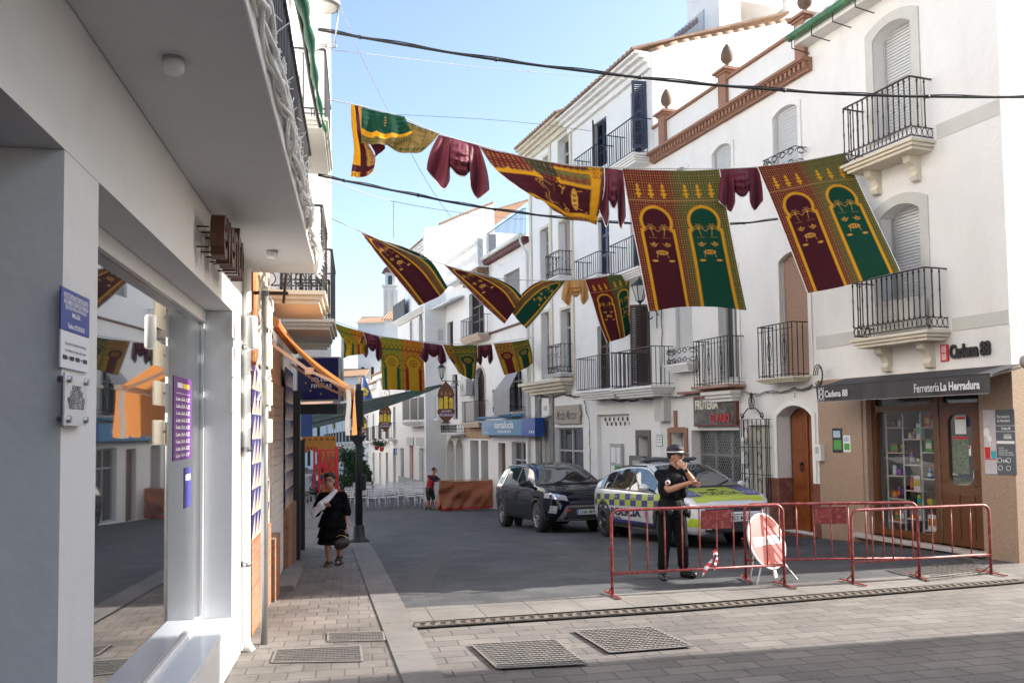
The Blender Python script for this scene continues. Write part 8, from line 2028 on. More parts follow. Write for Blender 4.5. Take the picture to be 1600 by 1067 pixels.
def flowerpot(label, x, y, Y):
 c = at_y(x, y, Y); t = thing('flower_pot', label, 'flower pot', tuple(c)); MB().lathe([(.10, 0), (.17, .28), (.001, .27)], c=c, n=12).build('pot', PM['red'], t)
 mb = MB()
 for k in range(160): p_ = c+Vector((random.gauss(0, .14), random.gauss(0, .12), .32+abs(random.gauss(0, .14)))); u_ = Vector((random.gauss(0, 1), random.gauss(0, 1), random.gauss(0, 1))).normalized()*.06; v_ = u_.orthogonal()*.5; mb.add([p_-u_, p_+v_, p_+u_, p_-v_], [(0, 1, 2, 3)])
 mb.build('foliage', LEAF, t); MB().tube([c+Vector((0, .12, .1)), c+Vector((0, .5, .4))], .012, 4).build('bracket', IRON, t)
flowerpot('red flower pot with plants, left of the hanging pair', 588.5, 703, 50); flowerpot('red flower pot with plants, right of the hanging pair', 596.5, 705, 50)
# small road signs far off
def round_sign(label, x, y, r, Y, face, ring, bar=None, pole=True):
 c = at_y(x, y, Y); R0 = r/FPX*Y; t = thing('road_sign', label, 'traffic sign', (c.x, c.y, gz(Y))); M_ = Matrix.Rotation(PI/2, 4, 'X')
 MB().lathe([(.001, -.02), (R0, -.02), (R0, .01), (.001, .01)], c=c, n=24, M=M_).build('ring', ring, t); MB().lathe([(.001, .011), (R0*.76, .011), (R0*.76, .02), (.001, .02)], c=c, n=24, M=M_).build('face', face, t)
 if bar: mb = MB(); [mb.bar(c+Vector((-a*R0*.6, -.03, -R0*.6)), c+Vector((a*R0*.6, -.03, R0*.6)), R0*.2, .01) for a in bar]; mb.build('bars', ring, t)
 if pole: MB().tube([(c.x, c.y+.05, gz(Y)), (c.x, c.y+.05, c.z)], .03, 6).build('pole', STEEL, t)
 return t, c, R0
round_sign('blue and red no parking sign on the white pilaster by the stone arches', 686.5, 702, 6.5, 40, PM['blue'], PM['red'], (-1, 1))
t, c, R0 = round_sign('round white sign with a red ring beside the palm', 532, 698, 4.5, 44, PM['white'], PM['red']); MB().box((c.x, c.y-.04, c.z), (R0*.8, .01, R0*.3)).build('car_symbol', INKD, t)
c = at_y(618.5, 705, 50); t = thing('info_sign', 'small blue square sign with a white letter i', 'sign', tuple(c)); MB().box(c, (.30, .04, .36)).build('panel', mat('info_blue', (.04, .2, .45), .4), t); mb = MB(); put_text(mb, 'i', (c.x-.03, c.y-.025, c.z-.12), (1, 0, 0), (0, 0, 1), None, .24, bold=.05); mb.build('lettering', INKW, t)
c = at_y(560, 703, 52); t = thing('shop_board', 'dark blue hanging shop board with pale lettering near the dark post', 'sign', tuple(c)); MB().box(c, (.42, .05, .5)).build('panel', PBL, t); mb = MB(); put_text(mb, 'el Pilar', (c.x-.17, c.y-.03, c.z), (1, 0, 0), (0, 0, 1), .34, .1, bold=.02); mb.build('lettering', INKW, t)
# ------------------------------------------------------------------ cafe chairs and tables
CW = mat('white_chair_metal', (.80, .80, .80), .4)
def make_chair():
 t = thing('cafe_chair', 'white', 'chair', world=False)
 for sx in (-1, 1):
  for (y0, y1) in ((-.22, -.24), (.20, .26)): MB().tube([(sx*.24, y1, 0), (sx*.22, y0, .44)], .014, 6).build('leg', CW, t)
  MB().tube([(sx*.24, -.24, .44), (sx*.27, -.22, .66), (sx*.27, .20, .67)], .015, 6).build('armrest', CW, t)
 mb = MB()
 for k in range(7): mb.box((0, -.20+.066*k, .445), (.44, .05, .014))
 mb.build('seat', CW, t); mb = MB()
 mb.tube([(-.22, .20, .44), (-.22, .27, .84), (0, .29, .86), (.22, .27, .84), (.22, .20, .44)], .015, 6)
 for k in range(4): mb.box((0, .235+.014*k, .56+.075*k), (.42, .012, .05))
 mb.build('backrest', CW, t); return t
def make_table():
 t = thing('cafe_table', 'white', 'table', world=False); MB().lathe([(.001, .71), (.36, .71), (.36, .735), (.001, .735)], n=4, M=Matrix.Rotation(PI/4, 4, 'Z'), smooth=False).build('tabletop', CW, t)
 MB().tube([(0, 0, .02), (0, 0, .71)], .03, 8).build('pedestal', STEEL, t)
 for a in (0, 1, 2, 3): MB().bar((0, 0, .03), (.28*math.cos(a*PI/2), .28*math.sin(a*PI/2), .012), .04, .02).build('foot', STEEL, t)
 return t
ch0 = make_chair(); tb0 = make_table()
spots = [(551, 793, 2.8, 'at the left end of the front row, beside the dark post'), (566, 794, .3, 'second from the left in the front row of the cafe'), (583, 795, 3.4, 'third from the left in the front row, seen from behind'), (598, 794, 2.9, 'fourth in the front row with its back to the street'), (612, 793, .4, 'fifth in the front row near the gap'), (628, 790, 3.5, 'sixth in the front row, right of the gap'), (642, 792, 3.0, 'seventh in the front row of the cafe'), (658, 791, .2, 'eighth in the front row, next to the boy'), (668, 795, 3.6, 'closest to the boy in the red shirt'),
 (558, 781, .1, 'in the back row behind the dark post'), (576, 780, .5, 'second in the back row of the cafe'), (592, 781, 3.2, 'third in the back row before the grey shirted man'), (610, 779, .2, 'fourth in the back row of the cafe'), (626, 779, .3, 'fifth in the back row by the white house'), (640, 778, 3.3, 'sixth in the back row under the red door'), (655, 780, .1, 'at the right end of the back row')]
for i, (x, y, a, w_) in enumerate(spots):
 p = on_ground(x, y); p.z = gz(p.y)+.015; o = ch0 if i == 0 else dup(ch0); o.location = p; o.rotation_euler = (0, 0, a); o['label'] = 'white slatted cafe chair '+w_; o['group'] = 'white cafe chairs in the street'
for i, (x, y, w_) in enumerate(((572, 786, 'between the left chairs'), (604, 786, 'in the middle of the left block'), (634, 784, 'between the right chairs'), (662, 786, 'nearest the boy'))):
 p = on_ground(x, y); p.z = gz(p.y)+.015; o = tb0 if i == 0 else dup(tb0); o.location = p; o.rotation_euler = (0, 0, .3*i); o['label'] = 'small square white cafe table '+w_; o['group'] = 'cafe tables in the street'
# cloth covered stall pushed by the boy
GOLD = mat('shimmering_copper_cloth', (.55, .20, .10), .30, metal=.4, var=.5, vscale=60, bump=.6, bscale=45); HEM = PM['red']
a = on_ground(688, 799); b = on_ground(800, 793); a.z = gz(a.y); b.z = gz(b.y)
t = thing('covered_stall', 'long low stall covered with shimmering copper cloth and a red hem, behind the black car', 'stall', tuple((a+b)/2))
H = at_y(690, 751, a.y).z-a.z; d = (b-a).normalized(); nrm2 = Vector((-d.y, d.x, 0)); nrm2 = nrm2 if nrm2.y > 0 else -nrm2
def cl(P, Q, nu, nv, z0=.04, name='cloth', amp=.10, out=None):
 rows = []; out = out or -nrm2
 for i in range(nu+1):
  u = i/nu; r = []
  for j in range(nv+1):
   v = j/nv; s_ = .5+.5*math.sin(u*3); w_ = amp*((1-v)**.7)*(math.sin(u*17-v*7+2*math.sin(v*4))*.6+.5*math.sin(u*7+v*9)+.3*math.sin(u*39-v*11)); p_ = P.lerp(Q, u); r.append(p_+out*(w_+.06*(1-v))+Vector((0, 0, z0+(H-z0)*v - (.05*math.sin(PI*u) if j == nv else 0))))
  rows.append(r)
 mb = MB(); mb.grid(rows); mb.build(name, GOLD, t); return rows
rw = cl(a, b, 130, 40); sd_ = V3 = Vector((-.10, .99, 0)); P2 = a+sd_*1.1; cl(P2, a, 50, 30, out=Vector((-.9, -.3, 0))); mb = MB(); mb.add([rw[0][-1], rw[-1][-1], b+sd_*1.1+Vector((0, 0, H-.03)), P2+Vector((0, 0, H-.03))], [(0, 1, 2, 3)]); mb.build('top_cloth', GOLD, t)
mb = MB(); mb.grid([[r[0]+Vector((0, -.01, .0)), r[0].lerp(r[3], 1)+Vector((0, -.012, 0))] for r in rw]); mb.build('hem', HEM, t)
for q in (.15, .5, .85): p_ = a.lerp(b, q)+sd_*.5; MB().tube([p_+Vector((0, 0, 0)), p_+Vector((0, 0, H-.1))], .03, 6).build('leg', STEEL, t)
# ------------------------------------------------------------------ people
def V(*a): return Vector(a)
def capsule(p0, r0, p1, r1, n=14, sq=None):
 p0, p1 = Vector(p0), Vector(p1); d = p1-p0; L = d.length or 1e-4; d = d/L; x = d.orthogonal().normalized(); y = d.cross(x); rows = []
 for i in range(5): a = PI/2*(i/4); rows.append((-r0*math.cos(a), max(r0*math.sin(a), 1e-4), 0))
 for i in range(1, 4): u = i/4; rows.append((L*u, r0+(r1-r0)*u, 0))
 for i in range(5): a = PI/2*(i/4); rows.append((L+r1*math.sin(a), max(r1*math.cos(a), 1e-4), 0))
 vs = []
 for (t_, r, _) in rows: vs += [p0+d*t_+x*r*math.cos(2*PI*k/n)+y*r*math.sin(2*PI*k/n) for k in range(n)]
 if sq: c = (p0+p1)/2; vs = [c+Vector(((v.x-c.x)*sq[0], (v.y-c.y)*sq[1], (v.z-c.z)*sq[2])) for v in vs]
 N = len(rows); fs = [(i*n+k, i*n+(k+1) % n, (i+1)*n+(k+1) % n, (i+1)*n+k) for i in range(N-1) for k in range(n)]+[tuple(reversed(range(n))), tuple((N-1)*n+k for k in range(n))]
 return vs, fs
def ell(c, r, rz=0):
 c = Vector(c); vs, fs = capsule((0, 0, -.0005), 1, (0, 0, .0005), 1, 18); R = Matrix.Rotation(rz, 3, 'Z'); return [c+R @ Vector((v.x*r[0], v.y*r[1], v.z*r[2])) for v in vs], fs
def loft(rings, n=24, ruff=0, seed=0):
 """rings (cx, cy, z, rx, ry)"""
 vs = []
 for q, (cx, cy, z, rx, ry) in enumerate(rings):
  for k in range(n):
   a = 2*PI*k/n; w_ = 1+ruff*math.sin(a*7+q*.9+seed); vs.append(Vector((cx+rx*w_*math.cos(a), cy+ry*w_*math.sin(a), z)))
 N = len(rings); return vs, [(i*n+k, i*n+(k+1) % n, (i+1)*n+(k+1) % n, (i+1)*n+k) for i in range(N-1) for k in range(n)]+[tuple(reversed(range(n))), tuple((N-1)*n+k for k in range(n))]
def blob(name, prims, m, parent, vox=.008, it=3):
 mb = MB(); [mb.add(v, f) for v, f in prims]; o = mb.build('tmp', m)
 md = o.modifiers.new('r', 'REMESH'); md.mode = 'VOXEL'; md.voxel_size = vox; md.use_smooth_shade = True
 s_ = o.modifiers.new('s', 'SMOOTH'); s_.factor = .5; s_.iterations = it
 me = bpy.data.meshes.new_from_object(o.evaluated_get(bpy.context.evaluated_depsgraph_get())); me.name = name; bpy.data.objects.remove(o)
 if not me.materials: me.materials.append(m)
 q = bpy.data.objects.new(name, me); COL.objects.link(q); q.parent = parent; return q
def hand(P, w_, d, t_, curl=.5, k=1.0):
 """w_ wrist, d pointing direction, t_ towards the thumb"""
 w_ = Vector(w_); d = Vector(d).normalized(); t_ = (Vector(t_)-d*Vector(t_).dot(d)).normalized(); n = d.cross(t_)
 for i in (-.028, -.01, .01, .028): P.append(capsule(w_+d*.01*k, .015*k, w_+d*.085*k+t_*i*k, .0125*k, 8))
 for i, L in ((-.031, .060), (-.011, .072), (.010, .078), (.031, .068)):
  b = w_+d*.088*k+t_*i*k; a = curl*.6; m_ = b+(d*math.cos(a)+n*math.sin(a))*L*.5*k; a = curl*1.4; e = m_+(d*math.cos(a)+n*math.sin(a))*L*.5*k
  P.append(capsule(b, .0095*k, m_, .0085*k, 8)); P.append(capsule(m_, .0085*k, e, .0070*k, 8))
 b = w_+d*.03*k+t_*.028*k; m_ = b+(d*.5+t_*.85)*.034*k; P.append(capsule(b, .013*k, m_, .011*k, 8)); P.append(capsule(m_, .0105*k, m_+(d*.8+t_*.4+n*.3)*.03*k, .0085*k, 8))
def head(P, c, f, k=1.0):
 c = Vector(c); f = Vector(f).normalized(); a = math.atan2(f.y, f.x); s_ = Vector((-f.y, f.x, 0)); u = Vector((0, 0, 1))
 P.append(ell(c+u*.02*k-f*.008, (.098*k, .078*k, .105*k), a)); P.append(ell(c-u*.045*k+f*.022*k, (.066*k, .058*k, .070*k), a)); P.append(ell(c-u*.092*k+f*.055*k, (.026*k, .026*k, .020*k), a))
 P.append(capsule(c+f*.088*k+u*.01*k, .008*k, c+f*.108*k-u*.028*k, .012*k, 8)); P.append(ell(c+f*.084*k-u*.058*k, (.014*k, .024*k, .008*k), a)); P.append(ell(c+f*.080*k+u*.035*k, (.016*k, .05*k, .012*k), a))
 for sg in (-1, 1): P.append(ell(c+s_*sg*.079*k-u*.005*k, (.018*k, .008*k, .030*k), a))
def face_bits(c, f, par, k=1.0, brow=None):
 c = Vector(c); f = Vector(f).normalized(); s_ = Vector((-f.y, f.x, 0)); u = Vector((0, 0, 1))
 for sg in (-1, 1): MB().lathe([(.001, -.008*k), (.009*k, -.004*k), (.009*k, .004*k), (.001, .008*k)], c=c+f*.087*k+s_*sg*.030*k+u*.015*k, n=8).build('eye', INKD, par)
 for sg in (-1, 1): MB().tube([c+f*.088*k+s_*sg*.016*k+u*.034*k, c+f*.092*k+s_*sg*.033*k+u*.040*k, c+f*.075*k+s_*sg*.052*k+u*.034*k], .0045*k, 5).build('eyebrow', brow or HAIR, par)
HAIR = mat('dark_hair', (.012, .009, .008), .7, bump=.6, bscale=90); SKIN = mat('tanned_skin', (.40, .20, .125), .5, var=.08, vscale=9); SKIN2 = mat('pale_skin', (.36, .19, .13), .5, var=.06, vscale=9)
def limbs(P, J, k=1.0, arms=True, legs=True):
 for s_ in 'LR':
  if arms:
   sh, el, wr = (Vector(J[q+s_]) for q in ('sh', 'el', 'wr')); P.append(capsule(sh, .052*k, el, .040*k)); m_ = el.lerp(wr, .28); P.append(capsule(el, .040*k, m_, .043*k)); P.append(capsule(m_, .043*k, wr, .026*k))
  if legs:
   hp, kn, an = (Vector(J[q+s_]) for q in ('hp', 'kn', 'an')); P.append(capsule(hp, .085*k, kn, .055*k)); m_ = kn.lerp(an, .3)+Vector((0, .012, 0)); P.append(capsule(kn, .052*k, m_, .056*k)); P.append(capsule(m_, .056*k, an, .036*k)); t_ = Vector(J['to'+s_]); P.append(capsule(an-Vector((0, 0, .03)), .036*k, t_, .026*k)); P.append(capsule(an-Vector((0, -.03, .04)), .034*k, t_, .024*k))
def torso(P, J, k=1.0, g=0.0, female=False):
 pe, ch, ne = Vector(J['pe']), Vector(J['ch']), Vector(J['ne']); w_ = (Vector(J['shR'])-Vector(J['shL'])).length/2
 P.append(ell(pe, ((.16+g)*k, (.11+g)*k, (.13+g)*k))); P.append(ell(pe.lerp(ch, .5), ((.145+g)*k, (.10+g)*k, .18*k))); P.append(ell(ch, (w_*.86+g, (.12+g)*k, .17*k))); P.append(capsule(Vector(J['shL'])+V(.03, 0, -.005), .055*k+g, Vector(J['shR'])+V(-.03, 0, -.005), .055*k+g));
# ---- police officer
o = on_ground(1052, 905); o.z = gz(o.y)+.016; SCL = 1.0
pxm = FPX/o.y/1.0
t = thing('person', 'police officer in black uniform and cap, chin in hand, one forearm across his chest', 'person', tuple(o), world=False)
def q(px, py, dy=0): p = at_y(px, py, o.y); return Vector((p.x-o.x, dy, p.z-o.z))
J = dict(pe=q(1049, 800), ch=q(1051, 757), ne=q(1052, 734), shL=q(1030, 741), shR=q(1073, 740), elL=q(1041, 764, -.17), wrL=q(1070, 752, -.27), elR=q(1080, 753, -.17), wrR=q(1064, 732, -.27),
 hpL=q(1041, 806), hpR=q(1060, 806), knL=q(1037, 852, -.03), knR=q(1066, 852, -.02), anL=q(1035, 895, 0), anR=q(1070, 893, .08), toL=q(1034, 902, -.17), toR=q(1083, 898, -.05))
hc = q(1054, 713, -.03); fd = V(.80, -.60, 0)
P = []; torso(P, J, 1.0); limbs(P, J); head(P, hc, fd); P.append(capsule(J['ne']-V(0, 0, .03), .062, hc-V(0, 0, .07), .056)); hand(P, J['wrR'], q(1052, 715, -.19)-J['wrR'], V(.5, .3, .8), .35, 1.0); hand(P, J['wrL'], V(.9, .35, -.1), V(.1, -.5, .8), .9)
body = blob('body', P, SKIN, t, .0055, 3); face_bits(hc, fd, body)
P = []; s_ = V(-fd.y, fd.x, 0); P.append(ell(hc-V(0, 0, .065)+fd*.036, (.050, .056, .052), math.atan2(fd.y, fd.x))); blob('beard', P, mat('dark_beard', (.035, .02, .014), .8), body, .006)
P = [ell(hc+V(0, 0, .03)-fd*.018, (.095, .084, .10), math.atan2(fd.y, fd.x))]; blob('hair', P, HAIR, body, .008)
UNI = mat('black_uniform', (.006, .0065, .0085), .85, spec=.15, bump=1.0, bscale=13, var=.3, vscale=9)
P = []; torso(P, J, 1.0, .018);
for a in 'LR': P.append(capsule(J['sh'+a], .068, J['sh'+a].lerp(J['el'+a], .62), .062))
P.append(capsule(J['ne']-V(0, 0, .02), .075, J['ne']+V(0, -.01, .035), .066)); blob('shirt', P, UNI, t, .007)
P = [ell(J['ch']+V(0, -.01, -.03), (.205, .155, .215)), ell(J['pe']+V(0, 0, .10), (.185, .145, .13))]
for (x, z, w_) in ((-.1, -.10, .05), (.02, -.12, .055), (.12, -.10, .045), (.10, .06, .04), (-.1, .04, .04)): P.append(ell(J['ch']+V(x, -.14, z), (w_, .045, .065)))
blob('vest', P, mat('black_vest', (.0045, .005, .006), .75, spec=.2, bump=.4, bscale=40), t, .007)
P = [loft([(J['pe'].x, 0, J['pe'].z+.09, .185, .145), (J['pe'].x, 0, J['pe'].z+.035, .19, .15)])]
for a in range(9): b_ = 2*PI*a/9+.3; P.append(ell(J['pe']+V(.195*math.cos(b_), .155*math.sin(b_), .03), (.036, .03, .055)))
P.append(ell(J['pe']+V(-.22, 0, -.06), (.03, .05, .12))); P.append(ell(J['pe']+V(.22, -.02, .0), (.035, .045, .08))); blob('duty_belt', P, BLACK, t, .007)
P = [ell(J['pe']-V(0, 0, .01), (.18, .135, .13))]
for a in 'LR': P.append(capsule(J['hp'+a], .105, J['kn'+a], .080)); P.append(capsule(J['kn'+a], .080, J['kn'+a].lerp(J['an'+a], .75), .068)); P.append(ell(J['kn'+a].lerp(J['an'+a], .70), (.076, .078, .05)))
blob('trousers', P, UNI, t, .007)
for a in 'LR':
 an, to = J['an'+a], J['to'+a]; blob('boot', [capsule(an+V(0, 0, .14), .055, an-V(0, 0, .01), .052), capsule(an-V(0, 0, .035), .050, to+V(0, 0, .012), .043), capsule(an-V(0, -.03, .045), .045, to, .038)], mat('boot_leather_'+a, (.012, .012, .013), .4), t, .007)
cp = hc+V(0, 0, .075); ca = math.atan2(fd.y, fd.x)
CAP = mat('navy_cap', (.010, .011, .018), .7); blob('cap', [ell(cp+V(0, 0, .02), (.112, .100, .068), ca), loft([(cp.x, cp.y, cp.z-.04, .108, .098), (cp.x, cp.y, cp.z+.02, .112, .102)]), ell(cp+fd*.135-V(0, 0, .040), (.085, .088, .014), ca)], CAP, t, .006)
mb = MB(); mb.tube([cp+V(.105*math.cos(a), .097*math.sin(a), -.012) for a in [2*PI*k/24 for k in range(24)]], .009, 6, closed=True); mb.build('white_band', PM['white'], t)
mb = MB(); mb.lathe([(.001, 0), (.013, 0), (.013, .006), (.001, .006)], c=cp+fd*.108+V(0, 0, .018), n=10, M=fd.to_track_quat('Z', 'Y').to_matrix().to_4x4()); mb.build('cap_badge', PM['red'], t)
wv = (q(1052, 715, -.19)-J['wrR']).normalized(); MB().tube([J['wrR']-wv*.025, J['wrR']+wv*.0], .033, 12).build('watch_strap', BLACK, t); MB().lathe([(.001, 0), (.022, 0), (.022, .012), (.001, .012)], c=J['wrR']+V(0, -.03, 0)-wv*.012, n=14, M=Matrix.Rotation(PI/2, 4, 'X')).build('watch', BLACK, t)
c = J['ch']+V(-.10, -.185, .04); M_ = Matrix.Rotation(PI/2, 4, 'X'); MB().lathe([(.001, 0), (.033, 0), (.033, .006), (.001, .006)], c=c, n=16, M=M_).build('badge', PM['white'], t); MB().lathe([(.001, .006), (.02, .006), (.02, .009), (.001, .009)], c=c, n=12, M=M_).build('badge_centre', PM['red'], t)
# ---- woman in black
o = on_ground(520, 884); o.z = gz(o.y)+.028
t = thing('person', 'woman with short dark hair walking in a black tiered dress, white shawl over her arm', 'person', tuple(o), world=False)
k = .90; BF = V(0, -1, 0)
J = dict(pe=q(521, 812), ch=q(519, 786), ne=q(519, 768), shL=q(503, 775), shR=q(536, 774), elL=q(495, 799, -.05), wrL=q(512, 789, -.24), elR=q(541, 800, .02), wrR=q(543, 824, -.05),
 hpL=q(514, 822), hpR=q(528, 822), knL=q(514, 853, -.08), knR=q(529, 852, .02), anL=q(516, 878, -.06), anR=q(529, 872, .10), toL=q(513, 886, -.20), toR=q(528, 879, -.02))
hc = q(516, 751, -.03)
P = []; torso(P, J, k); limbs(P, J, .88); head(P, hc, (-.15, -1, 0), .98); P.append(capsule(J['ne'], .05, hc-V(0, 0, .07), .048)); hand(P, J['wrL'], V(.6, -.2, .3), V(-.2, -.3, .8), .9, .9); hand(P, J['wrR'], V(0, -.1, -1), V(-.3, -.9, 0), .8, .9)
body = blob('body', P, SKIN2, t, .006); face_bits(hc, (-.15, -1, 0), body)
mb = MB(); [mb.tube([hc+V(sg*.034+.021*math.cos(a), -.103, .013+.017*math.sin(a)) for a in [2*PI*i/12 for i in range(12)]], .0028, 4, closed=True) for sg in (-1, 1)]; mb.build('glasses', INKD, t)
P = [ell(hc+V(.0, .022, .045), (.088, .098, .090)), ell(hc+V(0, .045, -.01), (.086, .07, .09)), ell(hc+V(-.02, -.05, .095), (.06, .045, .03))]; blob('hair', P, HAIR, body, .008)
DR = mat('black_dress', (.0045, .0047, .0065), .9, spec=.1, bump=1.0, bscale=11, var=.4, vscale=7); pe, ch = J['pe'], J['ch']
zt = lambda f_: pe.z+(ch.z-pe.z)*f_
hz = q(520, 849).z; P = [ell(ch+V(0, 0, -.01), (.19, .135, .18)), ell(pe, (.20, .15, .17)), capsule(J['shL']+V(.03, 0, 0), .062, J['shR']-V(.03, 0, 0), .062)]
for a in 'LR': P.append(capsule(J['sh'+a], .064, J['el'+a], .075))
tiers = [(pe.z+.10, pe.z-.10), (pe.z-.06, pe.z-.26), (pe.z-.22, hz)]
for i, (za, zb_) in enumerate(tiers): P.append(loft([(pe.x, .0, za, .17+.008*i, .13), (pe.x, .0, (za+zb_)/2, .205+.008*i, .165), (pe.x, .0, zb_, .235+.004*i, .19)], 40, .035, i*2))
blob('dress', P, DR, t, .007, 2)
SHW = mat('white_shawl', (.66, .66, .74), .8, bump=.3, bscale=25)
P = [capsule(J['ne']+V(.07, -.07, .02), .03, J['ne']+V(-.03, -.13, -.09), .045, sq=(1, .6, 1)), capsule(J['ne']+V(-.03, -.13, -.09), .045, J['wrL']+V(-.06, .02, .02), .055, sq=(1, .7, 1)), capsule(J['wrL']+V(-.03, 0, .0), .055, J['wrL']+V(-.17, .03, -.07), .045), capsule(J['wrL']+V(-.1, 0, -.05), .04, J['wrL']+V(-.16, 0, -.13), .03)]
blob('shawl', P, SHW, t, .008)
for a in 'LR':
 an, to = J['an'+a], J['to'+a]; mb = MB(); mb.bar(an+V(0, .05, -.085), to+V(0, -.03, -.020), .085, .022); [mb.tube([an.lerp(to, f_)+V(.048*math.cos(b_), 0, .052*math.sin(b_)-.02*f_) for b_ in [PI*i/8 for i in range(9)]], .009, 5) for f_ in (.15, .55, .85)]; mb.tube([an+V(.042*math.cos(b_), .042*math.sin(b_), .01) for b_ in [2*PI*i/12 for i in range(12)]], .008, 4, closed=True); mb.build('sandal', BLACK, t)
MB().tube([J['wrR']+V(.03*math.cos(b_), .03*math.sin(b_), .02) for b_ in [2*PI*i/12 for i in range(12)]], .006, 5, closed=True).build('bracelet', CHR, t)
hb = J['wrR']+V(-.06, -.09, -.17); hw = tuple(Vector(hb)+o); t2 = thing('handbag', 'dark brown curved handbag with a gold rim held by the woman in black', 'handbag', hw, world=False)
blob('bag', [ell((0, 0, -.04), (.12, .045, .085), .3), ell((-.02, 0, -.09), (.09, .04, .05), .3)], mat('brown_leather', (.03, .016, .012), .4), t2, .008); MB().tube([V(-.10+.2*i/8, -.03, .03+.05*math.sin(PI*i/8)) for i in range(9)], .008, 6).build('gold_rim', mat('gold_metal', (.6, .42, .15), .25, metal=1), t2); MB().tube([V(-.08+.16*i/8, 0, .03+.14*math.sin(PI*i/8)) for i in range(9)], .007, 5).build('strap', BLACK, t2)
# ---- simpler figures further away
def walker(label, ox, oy, jp, hp_, fdir, top, bottom, skin, hair=True, sleeves=.5, legcover=.45, shoe=None, skirt=None, sleeve_m=None):
 global o
 o = on_ground(ox, oy); o.z = gz(o.y)+.012; t = thing('person', label, 'person', tuple(o), world=False)
 J = {k_: q(*v_) for k_, v_ in jp.items()}; hc = q(*hp_); P = []; torso(P, J); limbs(P, J); head(P, hc, fdir); P.append(capsule(J['ne'], .055, hc-V(0, 0, .06), .05))
 for a in 'LR': d_ = (J['wr'+a]-J['el'+a]); hand(P, J['wr'+a], d_, V(0, -1, .2), .6)
 b = blob('body', P, skin, t, .011); face_bits(hc, fdir, b)
 if hair: blob('hair', [ell(hc+V(0, .0, .04)-Vector(fdir)*.025, (.092, .092, .088))], HAIR, b, .011)
 P = []; torso(P, J, 1.0, .016)
 if sleeve_m is None:
  for a in 'LR': P.append(capsule(J['sh'+a], .068, J['sh'+a].lerp(J['el'+a], min(1, sleeves*2)), .060));
  if sleeves > .6: [P.append(capsule(J['el'+a], .06, J['wr'+a], .045)) for a in 'LR']
 blob('top', P, top, t, .011)
 if sleeve_m is not None: [blob('sleeve', [capsule(J['sh'+a], .070, J['sh'+a].lerp(J['el'+a], .9), .062)], sleeve_m, t, .011) for a in 'LR']
 if skirt: pe = J['pe']; blob('skirt', [loft([(pe.x, pe.y, pe.z+.12, .16, .13), (pe.x, pe.y, pe.z-.1, .21, .17), (pe.x, pe.y, pe.z-skirt, .29, .23)], 30, .03)], bottom, t, .012)
 else:
  P = [ell(J['pe'], (.175, .13, .13))]
  for a in 'LR':
   P.append(capsule(J['hp'+a], .10, J['hp'+a].lerp(J['kn'+a], min(1, legcover*2)), .082))
   if legcover > .5: P.append(capsule(J['kn'+a], .078, J['an'+a], .06))
  blob('trousers' if legcover > .5 else 'shorts', P, bottom, t, .011)
 for a in 'LR': blob('shoe', [capsule(J['an'+a]-V(0, -.03, .045), .042, J['to'+a], .034), capsule(J['an'+a], .045, J['an'+a]-V(0, 0, .04), .045)], shoe or BLACK, t, .011)
 return t, J, hc
PR = mat('red_shirt', (.36, .012, .02), .7); NB = mat('navy_sleeve', (.015, .02, .05), .7)
walker('boy in a red shirt with navy sleeves and black shorts pushing the covered stall', 672, 797, dict(pe=(671, 763), ch=(674, 750), ne=(677, 741), shL=(671, 744, -.1), shR=(680, 745, .1), elL=(683, 751, -.1), wrL=(691, 752, -.12), elR=(688, 752, .1), wrR=(697, 751, .1),
 hpL=(669, 767, -.06), hpR=(674, 767, .06), knL=(670, 780, -.06), knR=(677, 779, .06), anL=(667, 793, -.06), anR=(672, 793, .1), toL=(671, 797, -.08), toR=(677, 796, .1)), (679, 734.5), (.95, -.3, 0), PR, BLACK, SKIN, sleeve_m=NB)
gt = mat('grey_tshirt', (.30, .31, .35), .8); kh = mat('khaki_cloth', (.35, .29, .20), .8)
t, J, hc = walker('man in a grey t-shirt and khaki shorts walking up the far street', 585, 756, dict(pe=(585, 738), ch=(585, 730.5), ne=(585, 726), shL=(580.8, 728), shR=(589.4, 728), elL=(579.5, 734), wrL=(580.5, 740), elR=(591, 734), wrR=(590.5, 740),
 hpL=(583.3, 740), hpR=(587, 740), knL=(583.5, 748, -.05), knR=(586.8, 748), anL=(584, 755), anR=(586.8, 754, .1), toL=(583.5, 756.6, -.15), toR=(586.8, 756, -.02)), (585, 721.3), (-.1, -1, 0), gt, kh, SKIN2, hair=False)
bs = mat('blue_suit', (.06, .09, .17), .7); wd = mat('white_dress', (.60, .60, .60), .8)
t, J, hc = walker('man in a blue jacket with a light shirt pushing the stroller', 497, 782, dict(pe=(497, 760), ch=(497, 747), ne=(497, 739), shL=(490, 743), shR=(504, 743), elL=(488, 753), wrL=(491, 759, -.3), elR=(506, 753), wrR=(502, 760, -.3),
 hpL=(494, 763), hpR=(500, 763), knL=(494, 772, -.05), knR=(500, 772), anL=(494, 780), anR=(500, 780, .1), toL=(493.5, 782.5, -.15), toR=(500, 782.5, -.02)), (496.5, 731.5), (-.1, -1, 0), bs, bs, SKIN2, sleeves=1, legcover=1)
MB().box((hc.x, -.145, J['ch'].z+.02), (.10, .02, .28)).build('shirt_front', PM['white'], t)
